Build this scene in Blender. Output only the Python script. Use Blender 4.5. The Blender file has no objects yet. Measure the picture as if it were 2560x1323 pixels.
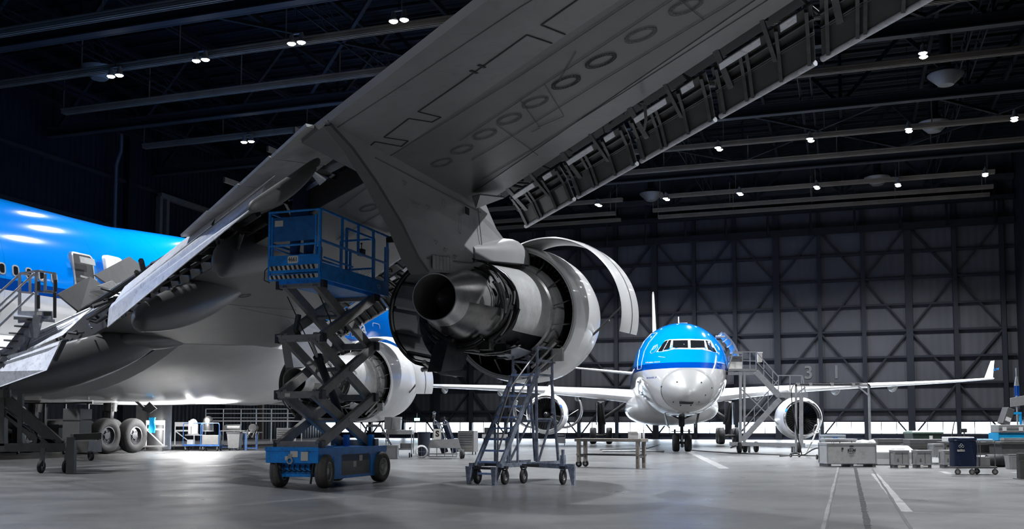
import bpy, math, random
from mathutils import Vector, Matrix
random.seed(7)
PI = math.pi
V = Vector
scn = bpy.context.scene
COL = scn.collection

# ------------------------------------------------------------ camera model
FPX = 2458.0                     # focal length in pixels of a 2560 wide frame
TP = 0.066                       # tangent of the upward tilt
TH = math.atan(TP)
SHIFT = 1064 - 661.5 - FPX * TP  # vertical lens shift in pixels
EYE = 1.25                       # camera height over the floor
CT, ST = math.cos(TH), math.sin(TH)

def ray(px, py):
    u = (px - 1280) / FPX
    v = -(py - (661.5 + SHIFT)) / FPX
    return V((u, CT - v * ST, ST + v * CT))

def at(px, py, Y):
    r = ray(px, py)
    r = r / r.y * Y
    return V((r.x, r.y, r.z + EYE))

def ground(px, py, z=0.0):
    r = ray(px, py)
    return r * ((z - EYE) / r.z) + V((0, 0, EYE))

AX = V((0.3225, 0.9466, 0)).normalized()       # long axis of the hangar
RX = V((AX.y, -AX.x, 0))                       # across the hangar, to the right
HROT = math.atan2(RX.y, RX.x)

def hall(lat, dep, z=0.0):
    p = RX * lat + AX * dep
    return V((p.x, p.y, z))

# ------------------------------------------------------------ materials
MATS = {}

def mat(name, col, rough=0.5, metal=0.0, var=0.12, scale=2.0, bump=0.0, bscale=20.0,
        spec=0.5, coat=0.0, dirt=0.0, emit=None, estr=0.0):
    if name in MATS:
        return MATS[name]
    m = bpy.data.materials.new(name)
    m.use_nodes = True
    nt = m.node_tree
    b = nt.nodes['Principled BSDF']
    b.inputs['Roughness'].default_value = rough
    b.inputs['Metallic'].default_value = metal
    b.inputs['Specular IOR Level'].default_value = spec
    b.inputs['Coat Weight'].default_value = coat
    b.inputs['Coat Roughness'].default_value = 0.08
    c = (*col, 1.0)
    b.inputs['Base Color'].default_value = c
    tc = nt.nodes.new('ShaderNodeTexCoord')
    if var > 0 or dirt > 0:
        n = nt.nodes.new('ShaderNodeTexNoise')
        n.inputs['Scale'].default_value = scale
        n.inputs['Detail'].default_value = 5
        n.inputs['Roughness'].default_value = 0.6
        nt.links.new(tc.outputs['Object'], n.inputs['Vector'])
        r = nt.nodes.new('ShaderNodeValToRGB')
        r.color_ramp.elements[0].position = 0.3
        r.color_ramp.elements[1].position = 0.7
        r.color_ramp.elements[0].color = (col[0] * (1 - var), col[1] * (1 - var), col[2] * (1 - var), 1)
        r.color_ramp.elements[1].color = (min(1, col[0] * (1 + var)), min(1, col[1] * (1 + var)), min(1, col[2] * (1 + var)), 1)
        nt.links.new(n.outputs['Fac'], r.inputs['Fac'])
        out = r.outputs['Color']
        if dirt > 0:
            n2 = nt.nodes.new('ShaderNodeTexNoise')
            n2.inputs['Scale'].default_value = scale * 3.1
            n2.inputs['Detail'].default_value = 8
            n2.inputs['Distortion'].default_value = 1.2
            nt.links.new(tc.outputs['Object'], n2.inputs['Vector'])
            r2 = nt.nodes.new('ShaderNodeValToRGB')
            r2.color_ramp.elements[0].position = 0.52
            r2.color_ramp.elements[1].position = 0.72
            r2.color_ramp.elements[0].color = (0, 0, 0, 1)
            r2.color_ramp.elements[1].color = (dirt, dirt, dirt, 1)
            nt.links.new(n2.outputs['Fac'], r2.inputs['Fac'])
            mx = nt.nodes.new('ShaderNodeMix')
            mx.data_type = 'RGBA'
            nt.links.new(r2.outputs['Color'], mx.inputs['Factor'])
            nt.links.new(out, mx.inputs['A'])
            mx.inputs['B'].default_value = (0.05, 0.05, 0.05, 1)
            out = mx.outputs['Result']
        nt.links.new(out, b.inputs['Base Color'])
    if bump > 0:
        n3 = nt.nodes.new('ShaderNodeTexNoise')
        n3.inputs['Scale'].default_value = bscale
        n3.inputs['Detail'].default_value = 4
        nt.links.new(tc.outputs['Object'], n3.inputs['Vector'])
        bp = nt.nodes.new('ShaderNodeBump')
        bp.inputs['Strength'].default_value = bump
        bp.inputs['Distance'].default_value = 0.02
        nt.links.new(n3.outputs['Fac'], bp.inputs['Height'])
        nt.links.new(bp.outputs['Normal'], b.inputs['Normal'])
    if emit:
        b.inputs['Emission Color'].default_value = (*emit, 1)
        b.inputs['Emission Strength'].default_value = estr
    MATS[name] = m
    return m

def mixnode(nt, fac, a, b):
    m = nt.nodes.new('ShaderNodeMix')
    m.data_type = 'RGBA'
    if isinstance(fac, float): m.inputs['Factor'].default_value = fac
    else: nt.links.new(fac, m.inputs['Factor'])
    for s, k in ((a, 'A'), (b, 'B')):
        if isinstance(s, tuple): m.inputs[k].default_value = (*s, 1)
        else: nt.links.new(s, m.inputs[k])
    return m.outputs['Result']

def mathnode(nt, op, a, b=None):
    m = nt.nodes.new('ShaderNodeMath')
    m.operation = op
    for i, s in enumerate((a, b)):
        if s is None: continue
        if isinstance(s, (int, float)): m.inputs[i].default_value = s
        else: nt.links.new(s, m.inputs[i])
    return m.outputs[0]

M_WHITE = mat('aircraft_white', (.78, .78, .78), .28, 0, .05, 1.2, coat=.3)
M_CANOE = mat('fairing_grey', (.11, .11, .11), .35, 0, .08, 1, dirt=.1)
M_GREYP = mat('wing_grey', (.145, .145, .145), .42, .0, .10, .9, dirt=.12)
M_GREYL = mat('wing_light_grey', (.205, .205, .21), .36, .0, .10, 1.4, dirt=.18)
M_PYL = mat('pylon_grey', (.31, .31, .315), .38, .0, .07, 1.0, dirt=.06)
M_FLAP = mat('flap_silver', (.76, .78, .84), .4, .05, .14, 2.5, dirt=.35)
M_SPOIL = mat('spoiler_grey', (.36, .36, .355), .5, .0, .15, 3, dirt=.25)
M_DGREY = mat('seal_dark_grey', (.10, .10, .10), .6, 0, .1)
M_DARK = mat('machinery_black', (.018, .018, .020), .6, .1, .3, 8)
M_DARKM = mat('dark_metal', (.07, .07, .075), .4, .7, .3, 6)
M_KRU = mat('krueger_composite', (.045, .045, .045), .5, .1, .25, 3, dirt=.4)
M_STEEL = mat('bare_steel', (.50, .49, .48), .3, .6, .18, 4, dirt=.15)
M_STEELD = mat('heat_stained_steel', (.20, .195, .19), .27, .9, .3, 3, dirt=.25)
M_COWL = mat('core_cowl_silver', (.62, .62, .61), .33, .35, .15, 3, dirt=.18)
M_CHROME = mat('polished_metal', (.75, .75, .76), .12, 1.0, .03)
M_GALV = mat('galvanised_steel', (.42, .43, .45), .42, .65, .15, 6, dirt=.1)
M_BSTEEL = mat('worn_blue_grey_steel', (.32, .36, .45), .4, .45, .45, 7, dirt=.6)
M_TREAD = mat('light_blue_steel_tread', (.32, .46, .80), .45, .1, .25, 9, dirt=.25)
M_FANB = mat('fan_blade_black', (.005, .005, .006), .35, .2, .1)
M_PIPE = mat('brushed_tube', (.45, .46, .48), .3, .9, .15, 5)
M_LIFTB = mat('lift_blue_paint', (.004, .26, .80), .42, .0, .18, 4, dirt=.55)
M_ARM = mat('scissor_arm_grey', (.25, .24, .23), .5, .2, .18, 3, dirt=.35)
M_ARMD = mat('dark_frame_paint', (.085, .083, .08), .5, .1, .18, 3, dirt=.3)
M_RUB = mat('tyre_rubber', (.018, .018, .019), .75, 0, .25, 9, bump=.3)
M_RUBG = mat('grey_rubber', (.09, .085, .08), .7, 0, .25, 9)
M_HUB = mat('wheel_hub_white', (.5, .49, .47), .5, .1, .2, 9, dirt=.4)
M_GLASS = mat('dark_window_glass', (.01, .012, .015), .08, 0, 0, spec=.8)
M_WOODG = mat('grey_worn_wood', (.30, .27, .24), .7, 0, .3, 6, dirt=.3)
M_CASE = mat('case_aluminium', (.44, .44, .44), .38, .55, .12, 5, dirt=.1)
M_CASED = mat('case_dark_grey', (.13, .13, .13), .5, .3, .15, 5, dirt=.2)
M_BLK = mat('matt_black', (.015, .015, .016), .6, 0, .1)
M_CREAM = mat('sticker_cream', (.62, .60, .55), .6, 0, .08)
M_WHT = mat('plain_white_paint', (.75, .75, .75), .5, 0, .05)
M_NAVY = mat('navy_cloth', (.006, .016, .055), .85, 0, .25, 12, bump=.5, bscale=30)
M_JEAN = mat('blue_work_trousers', (.012, .075, .22), .85, 0, .25, 12, bump=.5, bscale=40)
M_SKIN = mat('skin', (.38, .26, .20), .6, 0, .05)
M_BEAM = mat('beam_tan_paint', (.075, .064, .050), .6, .1, .15, 1, spec=.1)
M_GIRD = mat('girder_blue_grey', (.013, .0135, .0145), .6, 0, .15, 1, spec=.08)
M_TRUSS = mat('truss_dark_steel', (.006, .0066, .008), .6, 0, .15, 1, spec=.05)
M_LAMPH = mat('lamp_housing', (.12, .12, .12), .5, .4, .1)
M_LENS = mat('lamp_lens', (1, 1, 1), .4, 0, 0, emit=(.93, .96, 1.0), estr=60)
M_BLUE = mat('airline_light_blue', (.0, .235, .86), .24, 0, .03, 1, coat=.5)
M_DBLUE = mat('airline_dark_blue', (.0, .045, .26), .25, 0, .03, 1, coat=.5)
M_STEPD = mat('dark_step_tread', (.035, .035, .04), .6, .3, .2, 9)
M_GREEN = mat('dark_green_plastic', (.018, .03, .024), .4, 0, .2, 3)
M_CYAN = mat('bright_blue_plastic', (.0, .30, .62), .5, 0, .1, 4)

# ------------------------------------------------------------ mesh builder
class MB:
    def __init__(s):
        s.v = []; s.f = []; s.m = []; s.ms = []; s.cur = 0
    def use(s, m):
        if m not in s.ms: s.ms.append(m)
        s.cur = s.ms.index(m)
        return s
    def face(s, ids):
        s.f.append(tuple(ids)); s.m.append(s.cur)
    def add(s, pts):
        n = len(s.v)
        s.v += [tuple(p) for p in pts]
        return list(range(n, n + len(pts)))
    def poly(s, pts):
        s.face(s.add(pts))
    def obox(s, c, ex, ey, ez):
        c = V(c)
        i = s.add([c + ex * a + ey * b + ez * d for d in (-1, 1) for b in (-1, 1) for a in (-1, 1)])
        for q in ((0, 2, 3, 1), (4, 5, 7, 6), (0, 1, 5, 4), (2, 6, 7, 3), (0, 4, 6, 2), (1, 3, 7, 5)):
            s.face([i[k] for k in q])
        return s
    def box(s, lo, hi):
        lo = V(lo); hi = V(hi); c = (lo + hi) / 2; h = (hi - lo) / 2
        return s.obox(c, V((h.x, 0, 0)), V((0, h.y, 0)), V((0, 0, h.z)))
    def bar(s, p0, p1, w, h=None, up=V((0, 0, 1))):
        p0 = V(p0); p1 = V(p1); h = w if h is None else h
        d = p1 - p0; L = d.length
        if L < 1e-6: return s
        d /= L
        if abs(d.dot(up)) > .98: up = V((0, 1, 0)) if abs(d.y) < .9 else V((1, 0, 0))
        x = d.cross(up).normalized(); y = x.cross(d).normalized()
        return s.obox((p0 + p1) / 2, x * (w / 2), d * (L / 2), y * (h / 2))
    def tube(s, pts, r, n=8, cap=True, radii=None):
        pts = [V(p) for p in pts]
        rings = []
        up = None
        for k, p in enumerate(pts):
            if k == 0: d = pts[1] - p
            elif k == len(pts) - 1: d = p - pts[k - 1]
            else: d = (pts[k + 1] - p).normalized() + (p - pts[k - 1]).normalized()
            d.normalize()
            if up is None:
                up = V((0, 0, 1)) if abs(d.z) < .9 else V((1, 0, 0))
            x = d.cross(up)
            if x.length < 1e-4: x = d.orthogonal()
            x.normalize(); y = x.cross(d).normalized(); up = y
            rr = radii[k] if radii else r
            rings.append(s.add([p + (x * math.cos(2 * PI * j / n) + y * math.sin(2 * PI * j / n)) * rr for j in range(n)]))
        s.skin(rings, True)
        if cap:
            s.face(rings[0][::-1]); s.face(rings[-1])
        return s
    def skin(s, rings, closed=True):
        n = len(rings[0])
        for a, b in zip(rings, rings[1:]):
            for j in range(n if closed else n - 1):
                k = (j + 1) % n
                s.face((a[j], a[k], b[k], b[j]))
        return s
    def loft(s, rings, closed=True, cap=True):
        ids = [s.add(r) for r in rings]
        s.skin(ids, closed)
        if cap and closed:
            s.face(ids[0][::-1]); s.face(ids[-1])
        return s
    def lathe(s, c, axis, prof, n=32, a0=0.0, a1=2 * PI, x=None, cap=False):
        """prof: (distance along axis, radius); x is the direction of angle 0"""
        c = V(c); axis = V(axis).normalized()
        if x is None: x = axis.orthogonal()
        x = (V(x) - axis * V(x).dot(axis)).normalized(); y = axis.cross(x)
        full = abs(a1 - a0 - 2 * PI) < 1e-6
        k = n if full else n + 1
        rings = []
        for t, r in prof:
            rings.append(s.add([c + axis * t + (x * math.cos(a0 + (a1 - a0) * j / n) + y * math.sin(a0 + (a1 - a0) * j / n)) * r for j in range(k)]))
        s.skin(rings, full)
        if cap and full:
            s.face(rings[0][::-1]); s.face(rings[-1])
        return s
    def prism(s, pts, off):
        off = V(off); a = s.add([V(p) - off / 2 for p in pts]); b = s.add([V(p) + off / 2 for p in pts])
        s.face(a[::-1]); s.face(b)
        n = len(pts)
        for j in range(n):
            k = (j + 1) % n
            s.face((a[j], a[k], b[k], b[j]))
        return s
    def slab(s, q, th):
        """quad of four points thickened along its normal"""
        q = [V(p) for p in q]
        n = (q[1] - q[0]).cross(q[3] - q[0]).normalized()
        return s.prism(q, n * th)
    def ball(s, c, r, n=12, m=8, sc=(1, 1, 1)):
        c = V(c); rings = []
        for i in range(1, m):
            t = PI * i / m
            rings.append(s.add([c + V((math.sin(t) * math.cos(2 * PI * j / n) * r * sc[0], math.sin(t) * math.sin(2 * PI * j / n) * r * sc[1], math.cos(t) * r * sc[2])) for j in range(n)]))
        s.skin(rings, True)
        t = s.add([c + V((0, 0, r * sc[2])), c - V((0, 0, r * sc[2]))])
        for j in range(n):
            k = (j + 1) % n
            s.face((t[0], rings[0][k], rings[0][j])); s.face((t[1], rings[-1][j], rings[-1][k]))
        return s
    def build(s, name, m=None, parent=None, smooth=None, bevel=0, solid=0):
        me = bpy.data.meshes.new(name)
        me.from_pydata(s.v, [], s.f)
        if m is not None and not s.ms: s.ms = [m]
        for k in s.ms: me.materials.append(k)
        if len(s.ms) > 1: me.polygons.foreach_set('material_index', s.m)
        me.validate()
        if smooth is not None:
            me.shade_smooth()
            me.set_sharp_from_angle(angle=math.radians(smooth))
        me.update()
        o = bpy.data.objects.new(name, me)
        COL.objects.link(o)
        if parent is not None: o.parent = parent
        if bevel:
            b = o.modifiers.new('bevel', 'BEVEL'); b.width = bevel; b.segments = 2; b.limit_method = 'ANGLE'
        if solid:
            b = o.modifiers.new('solid', 'SOLIDIFY'); b.thickness = solid; b.offset = -1
        return o

def tag(o, label=None, cat=None, group=None, kind=None):
    if label: o['label'] = label
    if cat: o['category'] = cat
    if group: o['group'] = group
    if kind: o['kind'] = kind
    return o

def thing(name, label, cat, loc=(0, 0, 0), rz=0.0, group=None):
    o = bpy.data.objects.new(name, None)
    o.empty_display_size = .3
    COL.objects.link(o)
    o.location = loc; o.rotation_euler = (0, 0, rz)
    return tag(o, label, cat, group)

def dup(o, parent=None, loc=None, rz=None, label=None, group=None):
    c = o.copy(); COL.objects.link(c); c.parent = parent
    for ch in list(o.children): dup(ch, c)
    if loc is not None: c.location = loc
    if rz is not None: c.rotation_euler = (0, 0, rz)
    if label: c['label'] = label
    if group: c['group'] = group
    return c

def text_mesh(name, body, size, m, parent, origin, xdir, ydir, depth=.004, align='CENTER', sx=1.0, bold=0.0):
    cu = bpy.data.curves.new(name, 'FONT')
    cu.body = body; cu.size = size; cu.align_x = align; cu.align_y = 'CENTER'; cu.extrude = depth; cu.offset = bold
    t = bpy.data.objects.new('tmp_text', cu)
    COL.objects.link(t)
    dg = bpy.context.evaluated_depsgraph_get(); dg.update()
    me = bpy.data.meshes.new_from_object(t.evaluated_get(dg))
    bpy.data.objects.remove(t)
    x = V(xdir).normalized(); y = V(ydir).normalized(); z = x.cross(y)
    mt = Matrix(((x.x * sx, y.x, z.x, origin[0]), (x.y * sx, y.y, z.y, origin[1]), (x.z * sx, y.z, z.z, origin[2]), (0, 0, 0, 1)))
    me.transform(mt)
    me.materials.clear(); me.materials.append(m)
    o = bpy.data.objects.new(name, me)
    COL.objects.link(o); o.parent = parent
    return o

def wheel(parent, name, c, axis, r, w, tyre=M_RUB, hub=M_HUB, hubr=.55, n=28, wl=None):
    """a tyre with its rim; axis is the axle direction"""
    c = V(c); a = V(axis).normalized()
    b = MB()
    hw = w / 2
    b.lathe(c, a, [(-hw * .8, r * hubr), (-hw, r * (hubr + .12)), (-hw, r * .86), (-hw * .78, r * .965), (-hw * .4, r), (-hw*.36, r*.985), (-hw*.3, r),
                   (hw*.3, r), (hw*.36, r*.985), (hw * .4, r), (hw * .78, r * .965), (hw, r * .86), (hw, r * (hubr + .12)), (hw * .8, r * hubr), (-hw * .8, r * hubr)], n)
    o = b.build(name, tyre, parent, smooth=50)
    h = MB()
    h.lathe(c, a, [(-hw * .55, 0.001), (-hw * .55, r * .2), (-hw * .35, r * .24), (-hw * .35, r * hubr * .8), (-hw * .82, r * hubr * .9), (-hw * .82, r * hubr),
                   (hw * .82, r * hubr), (hw * .82, r * hubr * .9), (hw * .35, r * hubr * .8), (hw * .35, r * .24), (hw * .55, r * .2), (hw * .55, 0.001)], n)
    x = a.orthogonal().normalized(); y = a.cross(x)
    for k in range(6):
        d = x * math.cos(k * PI / 3) + y * math.sin(k * PI / 3)
        for sgn in (-1, 1):
            h.tube([c + d * r * hubr * .5 + a * hw * .3 * sgn, c + d * r * hubr * .5 + a * hw * .5 * sgn], r * .05, 6)
    h.build('wheel_hub', hub, o, smooth=40)
    return o
# ============================================================ THE HANGAR
def hbar(mb, l0, d0, z0, l1, d1, z1, w, h=None):
    mb.bar(hall(l0, d0, z0), hall(l1, d1, z1), w, h)

WALLD = 89.8      # far door wall
LEFTW = -50.8
RIGHTW = 13.4
BACKW = -45.0
ROOFZ = 25.2

def concrete():
    m = bpy.data.materials.new('hangar_concrete'); m.use_nodes = True
    nt = m.node_tree; b = nt.nodes['Principled BSDF']
    tc = nt.nodes.new('ShaderNodeTexCoord')
    def noise(sc, det=6, dist=0., mp=None):
        n = nt.nodes.new('ShaderNodeTexNoise'); n.inputs['Scale'].default_value = sc
        n.inputs['Detail'].default_value = det; n.inputs['Distortion'].default_value = dist
        if mp:
            g = nt.nodes.new('ShaderNodeMapping'); g.inputs['Scale'].default_value = mp
            g.inputs['Rotation'].default_value = (0, 0, .5)
            nt.links.new(tc.outputs['Object'], g.inputs['Vector']); nt.links.new(g.outputs[0], n.inputs['Vector'])
        else: nt.links.new(tc.outputs['Object'], n.inputs['Vector'])
        return n.outputs['Fac']
    def ramp(f, p0, p1, c0, c1):
        r = nt.nodes.new('ShaderNodeValToRGB'); e = r.color_ramp.elements
        e[0].position = p0; e[1].position = p1; e[0].color = (*c0, 1); e[1].color = (*c1, 1)
        nt.links.new(f, r.inputs['Fac']); return r.outputs['Color']
    base = ramp(noise(.35, 8, .6), .3, .7, (.112, .112, .111), (.17, .17, .17))
    fine = ramp(noise(9, 8), .3, .75, (.75, .75, .75), (1.12, 1.12, 1.12))
    mm = nt.nodes.new('ShaderNodeMix'); mm.data_type = 'RGBA'; mm.blend_type = 'MULTIPLY'; mm.inputs['Factor'].default_value = .8
    nt.links.new(base, mm.inputs['A']); nt.links.new(fine, mm.inputs['B'])
    strk = ramp(noise(1.0, 5, .4, (.25, 2.2, 1)), .55, .72, (0, 0, 0), (.5, .5, .5))
    c = mixnode(nt, strk, mm.outputs['Result'], (.085, .085, .085))
    nt.links.new(c, b.inputs['Base Color'])
    rr = ramp(noise(.8, 6, .5), .3, .7, (.27, .27, .27), (.42, .42, .42))
    nt.links.new(rr, b.inputs['Roughness'])
    b.inputs['Specular IOR Level'].default_value = .5
    bp = nt.nodes.new('ShaderNodeBump'); bp.inputs['Strength'].default_value = .12; bp.inputs['Distance'].default_value = .01
    nt.links.new(noise(6, 6), bp.inputs['Height']); nt.links.new(bp.outputs[0], b.inputs['Normal'])
    return m
M_CONC = concrete()

def flat_box(name, m, l0, l1, d0, d1, z0, z1, kind='structure', parent=None):
    b = MB()
    c = (hall(l0, d0, z0) + hall(l1, d1, z1)) / 2
    b.obox(c, RX * (abs(l1 - l0) / 2), AX * (abs(d1 - d0) / 2), V((0, 0, abs(z1 - z0) / 2)))
    o = b.build(name, m, parent)
    if parent is None and kind: o['kind'] = kind
    return o

floor = flat_box('floor', M_CONC, LEFTW - 1, RIGHTW + 1, BACKW - 1, WALLD + 1.5, -.3, 0)
# painted lines and joints lying in the floor
M_LINE = mat('worn_white_floor_paint', (.28, .28, .28), .5, 0, .25, 2, dirt=.5)
M_JOINT = mat('joint_black', (.012, .012, .012), .8, 0, .2)
M_JPALE = mat('joint_pale_filler', (.17, .17, .17), .7, 0, .35, 1.5, dirt=.5)
M_JDARK = mat('joint_dark_filler', (.05, .05, .05), .7, 0, .35, 2.5, dirt=.3)
def fline(name, m, p0, p1, w, h=.002, seg=1, jit=0.):
    b = MB()
    p0, p1 = V(p0), V(p1); d = (p1 - p0); n = V((-d.y, d.x, 0)).normalized()
    L = []; R = []
    for k in range(seg + 1):
        q = p0 + d * (k / seg); ww = w / 2 + random.uniform(-jit, jit)
        o_ = random.uniform(-jit, jit)
        L.append(q + n * (o_ + ww)); R.append(q + n * (o_ - ww))
    bot = [b.add([V((p.x, p.y, -.02)) for p in L]), b.add([V((p.x, p.y, -.02)) for p in R])]
    top = [b.add([V((p.x, p.y, h)) for p in L]), b.add([V((p.x, p.y, h)) for p in R])]
    for k in range(seg):
        b.face((top[0][k], top[0][k + 1], top[1][k + 1], top[1][k]))
        b.face((bot[0][k], bot[0][k + 1], top[0][k + 1], top[0][k]))
        b.face((bot[1][k + 1], bot[1][k], top[1][k], top[1][k + 1]))
    return b.build(name, m, floor)
def gl(x0, y0, x1, y1, far=0., near=0.):
    a, c = ground(x0, y0), ground(x1, y1); d = c - a
    return a - d * far, c + d * near
a, c = gl(2097, 1168, 2060, 1323, 0, .3); fline('floor_joint', M_JPALE, a, c, .075, .002, 24, .006)
a, c = gl(2099, 1168, 2065, 1323, 0, .3); fline('floor_joint', M_JDARK, a, c, .03, .003, 24, .005)
a, c = gl(2138, 1170, 2171, 1323, 0, .3); fline('floor_drain', M_JOINT, a, c, .075, .003, 60, .006)
b_ = MB()
for k in range(46):
    q = a + (c - a) * ((k + .5) / 46); b_.bar(q + V((-.045, 0, .003)), q + V((.045, 0, .003)), .02, .006)
b_.build('drain_bar', M_CASED, floor)
a, c = gl(2186, 1185, 2266, 1280, 0, 0); fline('floor_line', M_LINE, a, c, .17, .0022, 30, .008)
a, c = gl(2180, 1172, 2278, 1323, 0, .3); fline('floor_joint', M_JDARK, a, c, .045, .003, 24, .006)
a, c = gl(1730, 1133, 1812, 1172, .35, 0); fline('floor_line', M_LINE, a, c, .30, .002, 20, .01)
a, c = gl(2241, 1247, 2560, 1255, 0, .2); fline('floor_line', M_LINE, a, c, .03, .002, 20, .004)
a, c = gl(2262, 1281, 2560, 1289, 0, .2); fline('floor_line', M_LINE, a, c, .03, .002, 20, .004)
a, c = gl(2208, 1193, 2560, 1197, 0, .2); fline('floor_line', M_LINE, a, c, .05, .002, 20, .004)
a, c = gl(2355, 1179, 2388, 1189, 0, 0); fline('floor_line', M_LINE, a, c, .18, .0021, 6, .005)
a, c = gl(2388, 1188, 2500, 1187, 0, 0); fline('floor_line', M_LINE, a, c, .10, .0021, 6, .005)
a, c = gl(2530, 1181, 2560, 1184, 0, .5); fline('floor_line', M_LINE, a, c, .15, .0021, 6, .005)
a, c = gl(700, 1253, 900, 1240, 0, 0); fline('floor_line', M_JPALE, a, c, .05, .0015, 8, .01)

# corrugated wall materials
def corrugated(name, col, period, ax='X', bumpy=.5, var=.2, mottled=.0):
    m = bpy.data.materials.new(name); m.use_nodes = True
    nt = m.node_tree; b = nt.nodes['Principled BSDF']
    tc = nt.nodes.new('ShaderNodeTexCoord')
    sep = nt.nodes.new('ShaderNodeSeparateXYZ')
    mp = nt.nodes.new('ShaderNodeMapping'); mp.inputs['Rotation'].default_value = (0, 0, -HROT)
    nt.links.new(tc.outputs['Object'], mp.inputs['Vector']); nt.links.new(mp.outputs[0], sep.inputs[0])
    s = mathnode(nt, 'SINE', mathnode(nt, 'MULTIPLY', sep.outputs[ax], 2 * PI / period))
    bp = nt.nodes.new('ShaderNodeBump'); bp.inputs['Strength'].default_value = bumpy; bp.inputs['Distance'].default_value = .08
    nt.links.new(s, bp.inputs['Height']); nt.links.new(bp.outputs[0], b.inputs['Normal'])
    n = nt.nodes.new('ShaderNodeTexNoise'); n.inputs['Scale'].default_value = .35; n.inputs['Detail'].default_value = 5
    nt.links.new(tc.outputs['Object'], n.inputs['Vector'])
    lo = tuple(x * (1 - var) for x in col); hi = tuple(x * (1 + var) for x in col)
    c = mixnode(nt, n.outputs['Fac'], lo, hi)
    nt.links.new(c, b.inputs['Base Color'])
    b.inputs['Roughness'].default_value = .6
    b.inputs['Specular IOR Level'].default_value = .06
    return m
M_DOORW = corrugated('door_cladding', (.027, .028, .0315), .6, 'X', .15, .3)
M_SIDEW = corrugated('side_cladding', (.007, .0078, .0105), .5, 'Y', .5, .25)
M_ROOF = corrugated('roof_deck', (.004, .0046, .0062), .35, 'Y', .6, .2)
M_COLM = mat('door_column_steel', (.008, .009, .0115), .55, 0, .15, .5, spec=.06)

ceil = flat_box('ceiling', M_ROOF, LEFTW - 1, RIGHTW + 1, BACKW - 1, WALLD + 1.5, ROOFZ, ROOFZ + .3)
WT, WB = (1064 - 1055) / 2458 * 90.4 + EYE, (1064 - 1083.5) / 2458 * 90.4 + EYE   # window band
DTOP = 17.9
# far wall: dado below the band, cladding above it
flat_box('wall_back', M_DOORW, LEFTW, RIGHTW, WALLD, WALLD + .25, WT, ROOFZ)
low = flat_box('wall_back_dado', mat('door_dado_blue', (.03, .038, .06), .5, 0, .2, .4, spec=.2), LEFTW, RIGHTW, WALLD, WALLD + .25, 0, WB)
low.name = 'trim_1'
flat_box('wall_right', M_SIDEW, RIGHTW, RIGHTW + .3, BACKW, WALLD, 0, ROOFZ)
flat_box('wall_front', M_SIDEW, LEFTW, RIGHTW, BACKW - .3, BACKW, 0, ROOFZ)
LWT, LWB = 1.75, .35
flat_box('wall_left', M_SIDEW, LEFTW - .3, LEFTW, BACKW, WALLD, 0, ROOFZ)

# columns, girts and braces of the door wall
pitch = 4.53 * .8
lat0 = hall(0, 0).x
def lat_at(px, dep):
    u = (px - 1280) / FPX
    # point with dep: X = u*Y ; dep = X*AX.x + Y*AX.y
    Y = dep / (u * AX.x + AX.y)
    return u * Y * RX.x + Y * RX.y
base_lat = lat_at(1946, WALLD)
z0 = 17.1 * .8
lev = 2.8 * .8
zlv = [ (3.25 + 2.8 * k - 1.56) * .8 + EYE for k in range(8)]
cols = [base_lat + pitch * k for k in range(-15, 7) if LEFTW + .5 < base_lat + pitch * k < RIGHTW - .3]
kk = [k for k in range(-15, 7) if LEFTW + .5 < base_lat + pitch * k < RIGHTW - .3]
n_ = 2
for k, l in zip(kk, cols):
    w = .55 if k % 3 == 0 else .34
    o = flat_box('trim_%d' % n_, M_COLM, l - w / 2, l + w / 2, WALLD - .45, WALLD - .02, 0, ROOFZ - 2.4); n_ += 1
for z in zlv:
    flat_box('trim_%d' % n_, M_COLM, LEFTW + .1, RIGHTW - .1, WALLD - .30, WALLD - .03, z - .09, z + .09); n_ += 1
for z in (WT + .02, WB - .03):
    flat_box('trim_%d' % n_, M_COLM, LEFTW + .1, RIGHTW - .1, WALLD - .32, WALLD - .03, z - .07, z + .07); n_ += 1
br = MB()
def znode(k, j):
    # k column index, even columns carry nodes at levels 5, 1 ; odd ones at 3, 7
    return None
for k in kk[:-1]:
    l = base_lat + pitch * k
    for j in (-1, 1, 3, 5):
        za = zlv[j] if j >= 0 else .2
        zb = zlv[j + 2]
        up = ((j - 1) // 2 + k) % 2 == 0
        A, B = (za, zb) if up else (zb, za)
        br.bar(hall(l, WALLD - .2, A), hall(l + pitch, WALLD - .2, B), .14, .14)
o = br.build('trim_%d' % n_, M_COLM); o['kind'] = 'structure'; n_ += 1
# deep header above the doors
for (za, zb, dd, mm) in ((DTOP, DTOP + .5, 1.2, M_TRUSS), (DTOP + 2.0, DTOP + 2.3, 1.4, M_TRUSS), (DTOP + 3.6, DTOP + 4.0, 1.6, M_GIRD)):
    flat_box('trim_%d' % n_, mm, LEFTW + .1, RIGHTW - .1, WALLD - dd, WALLD - .5, za, zb); n_ += 1
hd = MB()
l = LEFTW + 1
while l < RIGHTW - 1:
    hd.bar(hall(l, WALLD - 1.3, DTOP), hall(l, WALLD - 1.3, DTOP + 4), .16, .16)
    l += pitch
o = hd.build('trim_%d' % n_, M_TRUSS); o['kind'] = 'structure'; n_ += 1

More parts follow.
